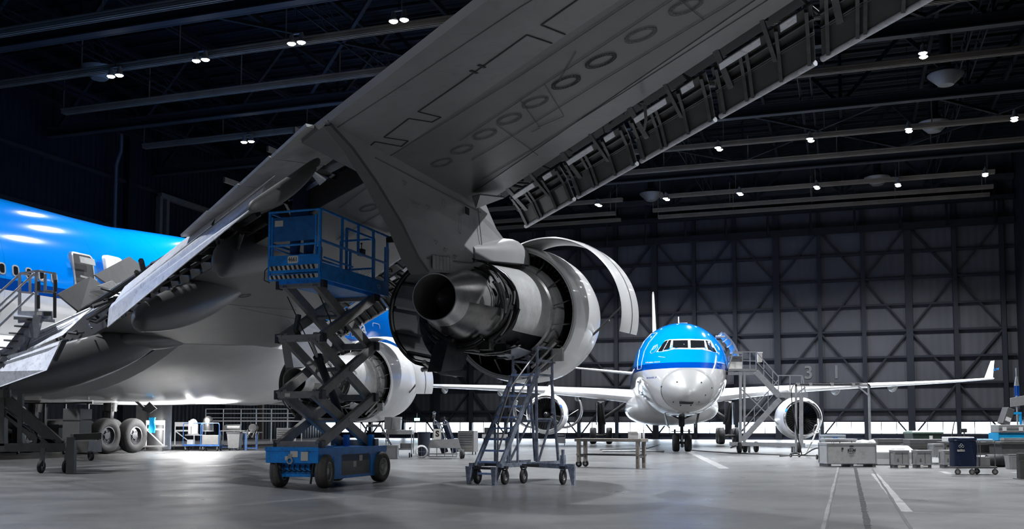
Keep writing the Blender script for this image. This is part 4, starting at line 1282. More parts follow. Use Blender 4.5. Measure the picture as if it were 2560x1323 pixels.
def patch_on(name, poly, m, off, parent, sub=6):
    """polygon given in the photo's pixels, laid on the fuselage skin"""
    P = []
    n = len(poly)
    for k in range(n):
        a, c = poly[k], poly[(k + 1) % n]
        for j in range(sub): P.append((a[0] + (c[0] - a[0]) * j / sub, a[1] + (c[1] - a[1]) * j / sub))
    cx, cy = sum(p[0] for p in P) / len(P), sum(p[1] for p in P) / len(P)
    mb = MB(); rings = []
    for s in (1.0, .75, .5, .25):
        row = []
        for p in P:
            h = thit(cx + (p[0] - cx) * s, cy + (p[1] - cy) * s)
            if h is None: h = row[-1] if row else V((0, 0, 0))
            row.append(h + norm_t(h) * off)
        rings.append(mb.add(row))
    mb.skin(rings, True)
    h = thit(cx, cy); c = mb.add([h + norm_t(h) * off])[0]
    for k in range(len(P)): mb.face((rings[-1][k], rings[-1][(k + 1) % len(P)], c))
    return mb.build(name, m, parent, smooth=60)
fr = [(520, 742), (640, 590), (690, 528), (770, 508), (1120, 500), (1440, 512), (1520, 530), (1600, 670), (1650, 760), (1560, 745), (1450, 700), (1110, 690), (800, 690), (640, 738)]
fpl = patch_on('windscreen_frame', [z73(*p) for p in fr], M_WHT, .012, twin)
for pl in ([(830, 532), (1098, 528), (1103, 668), (822, 664)], [(1145, 528), (1395, 533), (1412, 664), (1152, 668)], [(798, 522), (752, 530), (655, 714), (762, 680)], [(738, 530), (690, 540), (640, 592), (556, 726), (638, 716)],
           [(1422, 530), (1455, 536), (1545, 726), (1465, 690)], [(1466, 536), (1508, 545), (1620, 744), (1556, 730)]):
    patch_on('cockpit_window', [z73(*p) for p in pl], M_GLASS, .022, twin, 4)
def line_on(name, pts, w, m, parent, off=.008, closed=False):
    mb = MB(); Q = []
    for a, c in zip(pts, pts[1:] + (pts[:1] if closed else [])):
        n = max(2, int(math.hypot(c[0] - a[0], c[1] - a[1]) / 5))
        for j in range(n): Q.append((a[0] + (c[0] - a[0]) * j / n, a[1] + (c[1] - a[1]) * j / n))
    Q.append(pts[-1] if not closed else pts[0])
    H = [thit(*q) for q in Q]
    H = [h + norm_t(h) * off for h in H if h is not None]
    if len(H) > 1: mb.tube(H, w / 2, 5)
    return mb.build(name, m, parent)
line_on('door_outline', [z73(*p) for p in ((175, 1060), (180, 900), (215, 700), (300, 540), (430, 400), (540, 385), (500, 430), (390, 560), (300, 730), (255, 930), (240, 1050))], .025, M_WHT, twin, closed=True)
line_on('airline_emblem', [z73(*p) for p in ((480, 630), (540, 600), (545, 660), (490, 740), (430, 770), (410, 740))], .02, M_WHT, twin, closed=True)
line_on('airline_emblem', [z73(*p) for p in ((445, 690), (480, 650), (530, 620), (500, 670), (450, 700))], .03, M_WHT, twin)
line_on('airline_emblem', [z73(*p) for p in ((1640, 625), (1665, 660), (1680, 710), (1655, 680))], .03, M_WHT, twin)
line_on('pitot_line', [z73(*p) for p in ((560, 826), (630, 832), (685, 842))], .02, M_WHT, twin)
def text_on(name, body, p0, p1, h, m):
    cu = bpy.data.curves.new(name, 'FONT'); cu.body = body; cu.size = 1; cu.align_x = 'LEFT'; cu.offset = .012
    t = bpy.data.objects.new('t', cu); COL.objects.link(t); dg = bpy.context.evaluated_depsgraph_get(); dg.update()
    me = bpy.data.meshes.new_from_object(t.evaluated_get(dg)); bpy.data.objects.remove(t)
    xs = [v.co.x for v in me.vertices]; x0, x1 = min(xs), max(xs)
    for v in me.vertices:
        k = (v.co.x - x0) / (x1 - x0)
        hh = thit(p0[0] + (p1[0] - p0[0]) * k, p0[1] + (p1[1] - p0[1]) * k - v.co.y * h) or V((0, 0, 0))
        v.co = hh + norm_t(hh) * .012 if hh.length > 0 else hh
    me.materials.clear(); me.materials.append(m); o = bpy.data.objects.new(name, me); COL.objects.link(o); o.parent = twin
text_on('aircraft_name', 'Rådhuspladsen - København', z73(330, 948), z73(592, 930), 5.2, M_WHT)
text_on('aircraft_name', 'Rådhuspladsen - København', z73(1620, 930), z73(1785, 965), 5.0, M_WHT)
text_on('airline_lettering', 'AIR FRANCE KLM', z73(340, 1230), z73(525, 1215), 5.0, M_DBLUE)
# probes on the radome and vents
pr = MB()
for p in ((1654, 967), (1693, 956), (1753, 957), (1779, 970), (1763, 988), (1684, 1005), (1747, 1005), (1595, 955), (1702, 1013), (1727, 1013)):
    h = thit(*p)
    if h: pr.ball(h + norm_t(h) * .01, .035, 6, 4)
pr.build('probe', M_BLK, twin)
patch_on('nose_vent', [(1699.5, 1002.5), (1733, 1003), (1731, 1009), (1700, 1009)], M_BLK, .035, twin)
an = MB(); an.slab([T(-.02, 8.2, 7.8), T(-.02, 8.5, 7.8), T(-.02, 8.5, 8.3), T(-.02, 8.35, 8.3)], .05); an.slab([T(0, 8.2, 7.84), T(.5, 8.2, 7.84), T(.5, 8.2, 7.9), T(0, 8.2, 7.9)], .05)
an.build('antenna', M_WHT, twin)
# wings
def aero(x, y0, c, z, t, sgn=1):
    P = []; up = [0, .02, .06, .15, .3, .5, .7, .88, 1]
    for u in up: P.append((u, t * (2.1 * math.sqrt(u) - 1.4 * u - .7 * u * u) * .75 + (.0 if u < 1 else .01)))
    for u in up[::-1][1:-1]: P.append((u, -t * (1.9 * math.sqrt(u) - 2.4 * u + .5 * u * u) * .75))
    return [T(sgn * x, y0 + u * c, z + c * h) for u, h in P]
wsec = [(1.5, 16.6, 11.6, 3.45, .125), (3.2, 17.9, 10.4, 3.62, .125), (5.5, 19.9, 8.9, 3.9, .12), (9.4, 23.0, 7.1, 4.28, .11), (14, 26.6, 5.8, 4.62, .105), (20, 31.2, 4.3, 5.0, .10), (25, 35.0, 3.2, 5.35, .10), (29.3, 38.3, 2.3, 5.72, .10)]
for sgn in (1, -1):
    w = MB(); R_ = [aero(*s, sgn=sgn) for s in wsec]
    if sgn < 0: R_ = [r[::-1] for r in R_]
    w.loft(R_); wn_ = w.build('wing', M_WHITE, twin, smooth=50)
    wl = MB(); wl.loft([[T(sgn * (29.2 + .9 * k), 38.4 + 2.0 * k + u * (2.2 - 1.3 * k), 5.7 + 1.75 * k ) + V((sgn * d, 0, 0)) for u, d in ((0, 0), (.4, .05), (1, 0), (.4, -.05))] for k in (0, .25, .5, .75, 1.0)])
    wlo = wl.build('winglet', M_WHT, twin, smooth=40)
    if sgn > 0:
        for zz, bd in ((6.75, 'KLM'), ):
            text_mesh('winglet_lettering', bd, .27, M_BLUE, wlo, T(29.62, 38.9, 6.55), V((1, .0, .12)), V((.35, 0, 1)), .003, sx=.9)
    for x, y, z, L in ((7.2, 25.5, 3.85, 3.6), (13.8, 28.0, 4.35, 3.4), (19.2, 31.6, 4.7, 3.0)):
        f = MB(); rr = []
        for k in range(13):
            t = k / 12; r = max(.03, math.sin(PI * (t * .9 + .05)) ** .7)
            rr.append([T(sgn * x + .17 * r * math.cos(2 * PI * j / 12), y + L * t, z + .12 - .2 * math.sin(PI * t) + .24 * r * math.sin(2 * PI * j / 12)) for j in range(12)])
        f.loft(rr); f.build('flap_track_fairing', M_GREYP, twin, smooth=60)
    # tailplane
    hs_ = MB(); rr = [aero(x, y, c, z, .1, sgn) for x, y, c, z in ((.8, 51.5, 4.6, 6.9), (9.6, 56.2, 2.0, 8.05))]
    if sgn < 0: rr = [r[::-1] for r in rr]
    hs_.loft(rr); hs_.build('tailplane', M_WHITE, twin, smooth=50)
# fin
f = MB(); rr = []
for z, y0, c, t in ((7.4, 49.5, 7.6, .62), (9.5, 51.2, 6.4, .5), (13, 54.2, 4.6, .36), (16.2, 56.8, 3.0, .25), (16.5, 57.2, 2.6, .16)):
    rr.append([T(t * dx, y0 + c * u, z) for u, dx in ((0, 0), (.05, .35), (.25, .5), (.6, .38), (1, 0), (.6, -.38), (.25, -.5), (.05, -.35))])
f.loft(rr); fo = f.build('fin', M_WHITE, twin, smooth=50)
q = MB(); q.slab([T(-.27, 51.9, 9.3), T(-.27, 53.4, 9.3), T(-.2, 54.2, 10.9), T(-.2, 53.0, 10.9)], .02); q.build('fin_emblem', M_BLUE, fo)
# belly fairing
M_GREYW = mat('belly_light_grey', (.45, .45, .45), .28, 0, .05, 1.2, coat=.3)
bf2 = MB()
bf2.loft([[T(w * math.copysign(abs(math.cos(2 * PI * j / 40)) ** .8, math.cos(2 * PI * j / 40)), y, zc + h * math.copysign(abs(math.sin(2 * PI * j / 40)) ** .85, math.sin(2 * PI * j / 40))) for j in range(40)]
          for y, zc, w, h in refine([(13.5, 3.0, 1.6, .5), (15, 2.9, 2.6, .95), (17, 2.85, 3.15, 1.2), (20, 2.85, 3.3, 1.28), (27, 2.85, 3.3, 1.28), (33, 2.9, 2.8, 1.0), (36, 3, 1.6, .5)])])
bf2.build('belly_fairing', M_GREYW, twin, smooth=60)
pk = MB(); h = V((0, 0, 0)); pk.slab([T(-2.3, 16.45, 2.5), T(-2.05, 16.2, 2.45), T(-2.1, 16.25, 2.65)] + [T(-2.3, 16.45, 2.6)], .02); pk.build('scoop_inlet', M_BLK, twin)
# engines: inlets face the camera (towards -y)
def eng_t(x, z, y0=17.8, open_doors=False):
    c = T(x, 0, z)
    def P(prof, name, m, par, n=48, a0=0, a1=2 * PI, cx=0, cz=0, smooth=50, solid=0):
        q = MB(); q.lathe(c + V((cx, 0, cz)), LY, [(KT * y, KT * r) for y, r in prof], n, a0, a1, x=LX); return q.build(name, m, par, smooth=smooth, solid=solid)
    e = P([(y0 + .12, 1.30), (y0 + .35, 1.40), (y0 + 1.1, 1.50), (y0 + 2.4, 1.53), (y0 + 3.6, 1.42), (y0 + 4.6, 1.2), (y0 + 5.2, 1.0)], 'engine', M_WHITE, twin)
    P([(y0 + .14, 1.31), (y0 + .03, 1.26), (y0, 1.20), (y0 + .05, 1.14), (y0 + .2, 1.09)], 'inlet_lip', M_CHROME, e)
    P([(y0 + .18, 1.095), (y0 + .6, 1.13), (y0 + 1.2, 1.16)], 'inlet_duct', M_GREYL, e)
    fd = MB(); fd.use(M_BLK); fd.lathe(c, LY, [(KT * (y0 + 1.25), KT * 1.16), (KT * (y0 + 1.25), .001)], 40, x=LX)
    fd.use(M_FANB)
    for k in range(34):
        t = 2 * PI * k / 34; rr_ = V((math.cos(t), 0, math.sin(t))); tg = V((-math.sin(t), 0, math.cos(t)))
        A_, B_ = c + rr_ * KT * .30 + LY * KT * (y0 + 1.1), c + rr_ * KT * 1.12 + LY * KT * (y0 + 1.0)
        w1, w2 = (tg * .5 + LY * .8).normalized() * .05, (tg * .9 + LY * .4).normalized() * .085
        fd.face(fd.add([A_ - w1, A_ + w1, B_ + w2, B_ - w2]))
    fd.build('fan', None, e)
    sp = P([(y0 + .75, .005), (y0 + .82, .12), (y0 + 1.0, .25), (y0 + 1.12, .32)], 'spinner', M_DARKM, e, 28)
    sw = MB()
    pts = []
    for k in range(12):
        t = k / 11 * 3.6; r = .03 + .12 * k / 11; pts.append(c + V((KT * r * math.cos(t), KT * (y0 + .72 + .2 * k / 11) - .01, KT * r * math.sin(t))))
    sw.tube(pts, .022, 6); sw.build('spinner_swirl', M_WHT, sp)
    P([(y0 + 5.2, 1.0), (y0 + 5.0, .7), (y0 + 6.4, .45), (y0 + 6.4, .3)], 'exhaust_nozzle', M_STEEL, e)
    py = MB(); py.prism([T(x, y0 + 1.2, z + 1.45), T(x, y0 + 2.5, z + 1.75), T(x, y0 + 6, z + 2.3), T(x, y0 + 7, z + 1.8), T(x, y0 + 5, z + 1.0), T(x, y0 + 2.5, z + 1.2)], V((.3, 0, 0)))
    py.build('engine_pylon', M_WHITE, twin)
    if open_doors:
        for s, a0_, a1_ in ((1, -.5, 2.0), (-1, PI - 2.0, PI + .5)):
            cd = P([(y0 + 1.5, 1.42), (y0 + 3.3, 1.44)], 'fan_cowl_door', M_GREYL, e, 30, a0_, a1_, cx=s * KT * 1.15, cz=KT * .35, solid=.07)
            rb_ = MB()
            for yy in (1.7, 2.4, 3.1):
                rb_.lathe(c + V((s * KT * 1.15, 0, KT * .35)), LY, [(KT * (y0 + yy), KT * 1.33), (KT * (y0 + yy + .06), KT * 1.33)], 30, a0_, a1_, x=LX)
            rb_.build('door_rib', M_DARKM, cd, solid=.04)
            rd = MB(); rd.tube([c + V((s * KT * 1.2, KT * (y0 + 1.6), -.3)), c + V((s * KT * 2.3, KT * (y0 + 1.6), .25))], .02, 6); rd.build('hold_open_rod', M_PIPE, e)
eng_t(9.05, 2.08)
eng_t(-9.05, 2.42, open_doors=True)
# nose gear
g = MB(); g.use(M_DARKM)
g.tube([T(0, 6.9, 2.6), T(0, 6.75, 1.5)], .15, 14); g.tube([T(0, 6.75, 1.55), T(0, 6.7, .5)], .085, 12)
g.tube([T(-.42, 6.7, .53), T(.42, 6.7, .53)], .06, 10)
g.tube([T(0, 6.7, 1.5), T(0, 8.6, 2.5)], .06, 8)
for s in (-1, 1):
    g.tube([T(0, 6.75, 1.9), T(s * .95, 6.9, 2.35)], .04, 6)
    g.obox(T(s * .42, 6.6, 1.22), V((.05, 0, 0)), V((0, .04, 0)), V((0, 0, .10))); g.tube([T(0, 6.6, 1.22), T(s * .62, 6.6, 1.22)], .025, 6)
g.use(M_STEEL); g.tube([T(0, 6.6, .5), T(.0, 6.45, .3)], .07, 8); g.tube([T(0.0, 6.5, .95), T(0.0, 6.3, .6)], .05, 8)
for k in range(5): g.use(M_DARK); g.tube([T(-.16 + .05 * k, 6.58, 2.2), T(.1 - .05 * k, 6.55, 1.2)], .015, 5)
ng = g.build('nose_gear', None, twin, smooth=40)
for s in (-1, 1): wheel(ng, 'wheel', T(s * .36, 6.7, .52), LX, KT * .52, KT * .40, M_RUB, M_DARKM, .5)
for s in (-1, 1):
    q = MB(); q.slab([T(s * 1.02, 6.1, 2.35), T(s * 1.02, 7.6, 2.3), T(s * .85, 7.6, 1.55), T(s * .78, 6.1, 1.4)], .03); q.build('nose_gear_door', M_DARKM, twin)
    q = MB(); q.tube([T(s * .98, 6.0, 2.3), T(s * .9, 5.2, 2.9)], .015, 5); q.build('door_rod', M_DARKM, twin)
# main gears
for s in (-1, 1):
    g = MB(); g.use(M_DARK)
    X = s * 5.34; Y_ = 31.5
    g.tube([T(X, Y_ - .2, 3.6), T(X, Y_, .8)], .24, 14); g.tube([T(X, Y_ - .9, .70), T(X, Y_ + .9, .70)], .14, 10)
    g.tube([T(X, Y_, 2.0), T(X - s * 2.2, Y_ - .3, 3.5)], .12, 8); g.tube([T(X - s * .3, Y_, 1.7), T(X, Y_ - 1.6, 3.5)], .1, 8)
    for yy in (-1, 1): g.tube([T(X - .7, Y_ + yy * .98, .70), T(X + .7, Y_ + yy * .98, .70)], .09, 8)
    g.use(M_DARKM); g.slab([T(X + s * .4, Y_ - 1, 3.5), T(X + s * .4, Y_ + 1, 3.5), T(X + s * .4, Y_ + .8, 1.6), T(X + s * .4, Y_ - .8, 1.6)], .05)
    mg = g.build('main_gear', None, twin, smooth=40)
    for yy in (-1, 1):
        for xx in (-.68, .68): wheel(mg, 'wheel', T(X + xx, Y_ + yy * .98, .70), LX, KT * .70, KT * .5, M_RUB, M_DARKM, .5)
# raised cargo door at the right side, with the opening behind it
cd = MB(); A = []; B_ = []
for k in range(11):
    t = k / 10
    p = toT(at(1812 + 42 * t - 7 * math.sin(PI * t) * -1.0, 831 + 80 * t - 6 * math.sin(PI * t), 48.3)); A.append(p); B_.append(p + LY * 2.0)
ia = cd.add(A); ib = cd.add(B_)
for k in range(10): cd.face((ia[k], ia[k + 1], ib[k + 1], ib[k]))
cdo = cd.build('cargo_door', M_BLUE, twin, smooth=60)
cd = MB(); ia = cd.add([p + V((-.10, .0, -.03)) for p in A]); ib = cd.add([p + V((-.10, 0, -.03)) for p in B_]); ic = cd.add([p + V((-.015, -.005, 0)) for p in A])
for k in range(10): cd.face((ia[k], ib[k], ib[k + 1], ia[k + 1])); cd.face((ic[k], ic[k + 1], ia[k + 1], ia[k]))
for k in range(0, 11, 2): cd.bar(A[k] + V((-.14, -.02, -.03)), B_[k] + V((-.14, 0, -.03)), .05, .10)
cd.build('door_frame_ribs', M_CASE, cdo, smooth=30)
cd = MB(); cd.tube([toT(at(1789, 842, 48.3)), toT(at(1813, 842, 48.3))], .05, 8); cd.tube([toT(at(1789, 844, 50)), toT(at(1813, 843, 50))], .05, 8)
cd.build('door_hinge_arm', M_CASE, cdo)
cd = MB(); cd.slab([toT(at(1795, 850, 48.2)), toT(at(1812, 872, 48.2)), toT(at(1814, 880, 48.2)), toT(at(1797, 860, 48.2))], .05); cd.build('door_sill', M_CASE, cdo)
# ============================================================ SCISSOR LIFT
def rotz(v): return math.atan2(v[1], v[0])
FLw = ground(797, 1222) ; FLw = V((-3.82, 19.45, 0))
E1 = V((.945, -.327, 0)).normalized()      # along the short front end, to the right
LR = math.atan2(E1.y, E1.x)
lift = thing('scissor_lift', 'tall blue scissor lift raised beneath the wing beside the engine', 'scissor lift', FLw, LR)
# local frame: x from left (-1.2) to right (0) along the end, y away from the camera (0..3), z up
LW, LL = 1.2, 3.0
def ltoL(p):
    q = V(p) - FLw; y = V((-E1.y, E1.x, 0)); return V((q.dot(E1), q.dot(y), q.z))
b = MB(); b.use(M_LIFTB)
b.box((-LW, 0, .50), (0, LL, .80)); 
base = b.build('chassis', M_LIFTB, lift, bevel=.012)
b = MB(); b.box((-LW + .25, .15, .22), (-.25, LL - .15, .52)); b.build('under_tray', M_LIFTB, base)
b = MB(); b.box((-.26, .95, .18), (.0, 2.2, .66)); cb = b.build('battery_box', M_CASED, base, bevel=.01)
for y_, z_ in ((1.45, .38), (1.72, .5)):
    b = MB(); b.box((-.02, y_, z_), (.006, y_ + .13, z_ + .12)); b.build('battery_label', M_CREAM, cb)
b = MB(); b.box((-.10, .62, .2), (.015, .92, .62)); b.box((-.1, 2.22, .2), (.015, 2.5, .62)); b.box((-.1, .62, .16), (.012, 2.5, .22)); b.build('side_frame', M_LIFTB, base)
b = MB(); b.box((-LW - .01, -.015, .74), (.01, .02, .82)); b.box((-.02, -.01, .68), (.015, LL, .80)); b.build('bumper', M_LIFTB, base)
b = MB(); b.box((-.62, -.014, .62), (-.45, -.006, .75)); b.box((-.38, -.014, .55), (-.22, -.006, .73)); b.box((-.74, -.014, .56), (-.68, -.006, .64)); b.build('warning_sticker', M_CREAM, base)
b = MB(); b.lathe((-.62, -.03, .55), (0, 1, 0), [(-.012, .045), (-.012, .07), (.012, .07), (.012, .045), (-.012, .045)], 18); b.box((-.66, -.03, .60), (-.58, .0, .68)); b.build('tow_shackle', M_STEEL, base)
b = MB()
for k in range(7):
    x = -1.0 + .12 * k; b.tube([(x, .2, .5), (x + .07, .05, .38), (x + .16, .1, .33), (x + .3, .3, .36)], .012, 6)
b.tube([(-.95, -.0, .5), (-.9, -.02, .35), (-.86, .0, .12)], .025, 6); b.tube([(-.1, .0, .5), (-.12, -.02, .3), (-.16, .0, .1)], .02, 6)
b.build('hydraulic_hose', M_BLK, base)
for x in (-.2, -.55):
    b = MB(); b.box((x, 2.0 if x < -.4 else 2.5, .80), (x + .1, 2.12 if x < -.4 else 2.6, 1.05)); b.build('stop_block', M_LIFTB, base)
for (x, y) in ((-LW + .12, .35), (-.02, .30), (-.02, 2.72), (-LW + .1, 2.72)):
    wheel(base, 'wheel', (x, y, .335), LX if y > 1 else V((.97, .22, 0)), .335, .24, M_RUBG, M_HUB, .58)
    b = MB(); b.tube([(x - .1, y, .335), (x + .0, y, .5)], .06, 8); b.build('axle_stub', M_DARKM, base)
# scissor arms
zj = [.86, 1.87, 3.02, 4.12]
yA, yB = .28, 2.62
arms = []
def arm(side_x, y0, z0, y1, z1, w=.10, h=.20):
    b = MB(); a, c = V((side_x, y0, z0)), V((side_x, y1, z1)); d = (c - a).normalized()
    b.bar(a - d * .06, c + d * .06, w, h); 
    for q in (a, c, (a + c) / 2): b.tube([q - LX * (w / 2 + .012), q + LX * (w / 2 + .012)], .05, 12)
    return b.build('scissor_arm', M_ARM, lift, bevel=.008)
for k in range(3):
    z0, z1 = zj[k], zj[k + 1]
    ya0, yb0 = (yA, yB)
    for s in (-1, 1):
        xo, xi = -LW / 2 + s * .46, -LW / 2 + s * .345
        arm(xo, yA, z0, yB, z1)
        arm(xi, yA, z1, yB, z0)
for k, z in enumerate(zj):
    for y in (yA, yB):
        b = MB(); b.bar((-LW / 2 - .5, y, z), (-LW / 2 + .5, y, z), .14, .14); c = b.build('cross_tube', M_ARM, lift, bevel=.01)
        for s in (-1, 1):
            b = MB(); b.obox((-LW / 2 + s * .52, y, z), V((.04, 0, 0)), V((0, .085, 0)), V((0, 0, .095))); b.build('pivot_block', M_DARKM, c, bevel=.012)
for k in range(3):
    z = (zj[k] + zj[k + 1]) / 2; y = (yA + yB) / 2
    b = MB(); b.tube([(-LW / 2 - .5, y, z), (-LW / 2 + .5, y, z)], .05, 10); b.build('centre_pin', M_ARM, lift)
for (y0, z0, y1, z1) in ((.75, 3.55, 1.75, 2.2), ):
    b = MB(); b.use(M_STEEL); b.tube([(-.52, .50, 3.05), (-.52, .95, 2.50)], .035, 10)
    b.use(M_BLK); b.tube([(-.52, .85, 2.65), (-.52, 2.0, 1.25)], .085, 14); b.tube([(-.52, .82, 2.69), (-.52, .9, 2.6)], .10, 14)
    b.build('lift_cylinder', None, lift, smooth=40)
b = MB(); b.tube([(-.7, .35, 3.5), (-.7, .25, 3.2), (-.68, .45, 3.0)], .06, 10); b.build('cylinder_lug', M_DARKM, lift)
b = MB(); b.tube([(-.35, .5, 4.0), (-.3, .9, 3.5), (-.3, 1.1, 3.15), (-.34, 1.6, 3.2), (-.4, 1.9, 3.6)], .015, 6); b.tube([(-1.0, .4, 3.9), (-.95, 1.2, 3.0), (-.9, 1.8, 2.3), (-.7, 1.5, 2.0)], .012, 6); b.build('power_cable', M_BLK, lift)
text_mesh('arm_marking', 'GMBH', .085, M_CREAM, lift, V((-LW / 2 + .46 + .055, 1.62, 2.4)), V((0, -.905, .425)), V((0, .425, .905)), .002)
b = MB(); b.box((-.9, yA - .08, 1.83), (-.78, yA - .072, 1.9)); b.build('arm_label', M_CREAM, lift)
# platform
PZ = 4.20
pt = MB(); pt.box((-LW, 0, PZ), (.02, LL, PZ + .10)); plat = pt.build('platform_deck', M_LIFTB, lift, bevel=.008)
q = MB(); q.box((-LW + .12, .2, PZ - .07), (-.1, LL - .15, PZ)); q.build('deck_underframe', M_LIFTB, plat)
q = MB(); q.box((-.012, 0, PZ - .02), (.03, LL, PZ + .30)); q.build('side_skirt', M_LIFTB, plat)
q = MB()
for k in range(3): q.tube([(.035, .35 + .12 * k, PZ + .34), (.035, .42 + .12 * k, PZ + .34)], .015, 6)
q.bar((.02, .1, PZ + .42), (.02, 1.3, PZ + .40), .03, .03); q.build('extension_rail', M_LIFTB, plat)
q = MB(); q.box((-LW, -.02, PZ - .03), (.02, .02, PZ + .10)); q.build('front_bumper', M_LIFTB, plat)
# front end panel (gate with toe board and solid upper panel)
TOPZ = 5.58
def hazard(z0, z1, y, n=10):
    q = MB(); 
    q.use(M_CREAM); q.box((-LW + .04, y - .006, z0), (-.04, y, z1))
    q.use(M_BLK)
    for k in range(n):
        x = -LW + .06 + k * (LW - .14) / n; q.prism([(x + .035, y - .008, z0), (x + .085, y - .008, z0), (x + .05, y - .008, z1), (x, y - .008, z1)], V((0, .004, 0)))
    return q
hazard(PZ, PZ + .08, -.02).build('hazard_stripe', None, plat)
gt = MB(); gt.box((-LW + .03, -.02, PZ + .12), (-.03, .01, PZ + .48)); gate = gt.build('toe_board', M_LIFTB, lift)
hazard(PZ + .18, PZ + .27, -.022).build('hazard_stripe', None, gate)
q = MB(); P = rrect(.24, .15, .03); q.prism([(-.62 + u, -.026, PZ + .385 + v) for u, v in P], V((0, .006, 0))); npl = q.build('number_plate', M_CREAM, gate)
text_mesh('plate_number', '4661', .125, M_BLK, npl, V((-.62, -.031, PZ + .385)), LX, LZV, .002, sx=.85)
for x in (-LW + .02, -.02):
    q = MB(); q.bar((x, 0, PZ + .05), (x, 0, TOPZ), .05, .05); q.build('corner_post', M_LIFTB, lift)
for x in (-LW + .09, -.10):
    q = MB(); q.bar((x, -.015, PZ + .45), (x, -.015, TOPZ - .1), .035, .035); q.build('gate_post', M_LIFTB, lift)
q = MB(); q.box((-LW + .05, -.02, 4.97), (-.08, .0, 5.46)); gp = q.build('gate_panel', mat('lift_panel_blue', (.006, .13, .40), .5, 0, .25, 5, dirt=.5), lift)
q = MB(); q.box((-LW + .15, -.028, 5.28), (-LW + .34, -.02, 5.40)); q.build('panel_sticker', M_CREAM, gp)
for z in (4.89, TOPZ):
    q = MB(); q.tube([(-LW, -.01, z), (-.02, -.01, z)], .024, 8); q.build('end_rail', M_LIFTB, lift)
q = MB(); q.tube([(-LW + .12, -.01, 4.84), (-.5, .6, 4.62)], .015, 6); q.build('gate_brace', M_LIFTB, lift)
# long side rails, right side (x=0) and left side (x=-LW)
for x in (0.0, -LW + .02):
    for z in (4.95, TOPZ):
        q = MB(); q.bar((x, 0, z), (x, LL, z - .02), .045, .045); q.build('side_rail', M_LIFTB, lift)
    for y in ((.9, 1.25, 1.6, 2.3, LL) if x == 0.0 else (1.5, LL)):
        z0 = PZ + .1 if y in (1.25, 2.3, LL, 1.5) else 4.95; z1 = TOPZ if y != 1.25 else 4.97
        q = MB(); q.bar((x, y - .03, z0), (x, y - .03, z1), .045, .045); q.build('rail_post', M_LIFTB, lift)
# inner extension frame, mesh panel and control box
q = MB()
for (y, z0, z1) in ((1.35, PZ + .1, 5.45), (2.62, PZ + .1, 5.45)): q.bar((-.16, y, z0), (-.16, y, z1), .045, .045)
q.bar((-.16, 1.35, 5.45), (-.16, 2.62, 5.45), .045, .045); q.bar((-1.0, 2.62, 5.45), (-.16, 2.62, 5.45), .045, .045); q.bar((-1.0, 2.62, PZ + .1), (-1.0, 2.62, 5.45), .045, .045)
q.bar((-.95, 2.6, 4.78), (-.2, 2.6, 4.78), .04, .04)
q.build('extension_frame', M_LIFTB, lift)
q = MB(); q.box((-.9, 1.3, PZ + .12), (-.78, 1.42, 5.1)); q.build('control_pillar', M_LIFTB, lift, bevel=.01)
q = MB()
for k in range(15):
    u = k * .055
    q.bar((-.95 + min(u, .75), 2.6, 4.34 + max(0, u - .75)), (-.95 + max(0, u - .42), 2.6, 4.34 + min(u, .42)), .008)
    q.bar((-.95 + max(0, u - .42), 2.6, 4.76 - min(u, .42)), (-.95 + min(u, .75), 2.6, 4.76 - max(0, u - .75)), .008)
q.build('mesh_panel', M_STEEL, lift)
q = MB(); q.box((-.30, 2.1, 5.0), (-.18, 2.25, 5.15)); q.tube([(-.24, 2.17, 5.15), (-.24, 2.17, 5.26)], .01, 6); q.ball((-.24, 2.17, 5.27), .025, 8, 5); q.build('control_box', M_BLK, lift)
q = MB(); q.box((-.02, 2.93, 5.42), (.16, 3.02, 5.56)); q.build('rail_end_cap', M_BLK, lift, bevel=.01)
q = MB(); q.box((-.02, 2.85, PZ + .1), (.02, 3.02, 5.3)); q.build('gate_plate', M_LIFTB, lift)
text_mesh('side_marking', 'CE', .13, M_CREAM, lift, V((.034, 2.5, PZ + .14)), LY, LZV, .002)
q = MB(); q.tube([(-LW, .1, 4.55), (-LW - .12, .05, 4.4), (-LW - .1, .0, 4.2), (-LW, .05, 4.15)], .01, 6); q.build('loose_cable', M_BLK, lift)

# ============================================================ WORKER ON THE LIFT
feet = V((-.66, .36, PZ + .22))
def Lw(x, y, z):
    yv = V((-E1.y, E1.x, 0)); return FLw + E1 * x + yv * y + V((0, 0, z))
wp = Lw(feet.x, feet.y, feet.z)
person = thing('person', 'person in navy jacket and blue trousers standing on the lift, reaching into the wing', 'person', wp, LR)
person.scale = (1.3, 1.3, 1.3)
def skinned(name, joints, edges, radii, m, parent, sub=2):
    me = bpy.data.meshes.new(name); me.from_pydata([tuple(j) for j in joints], edges, []); o = bpy.data.objects.new(name, me); COL.objects.link(o); o.parent = parent
    sk = o.modifiers.new('skin', 'SKIN'); sk.use_smooth_shade = True
    if not me.skin_vertices: me.attributes.new  # layer is made by the modifier below
    return o, sk
def skin_body(name, joints, edges, radii, m, parent, sub=2):
    me = bpy.data.meshes.new(name); me.from_pydata([tuple(j) for j in joints], edges, [])
    import bmesh
    bm = bmesh.new(); bm.from_mesh(me); lay = bm.verts.layers.skin.verify(); bm.verts.ensure_lookup_table()
    for v, r in zip(bm.verts, radii):
        v[lay].radius = (r, r) if not isinstance(r, tuple) else r
    bm.verts[0][lay].use_root = True
    bm.to_mesh(me); bm.free()
    o = bpy.data.objects.new(name, me); COL.objects.link(o); o.parent = parent
    sk = o.modifiers.new('skin', 'SKIN'); sk.use_smooth_shade = True
    ss = o.modifiers.new('sub', 'SUBSURF'); ss.levels = sub; ss.render_levels = sub
    me.materials.append(m)
    return o
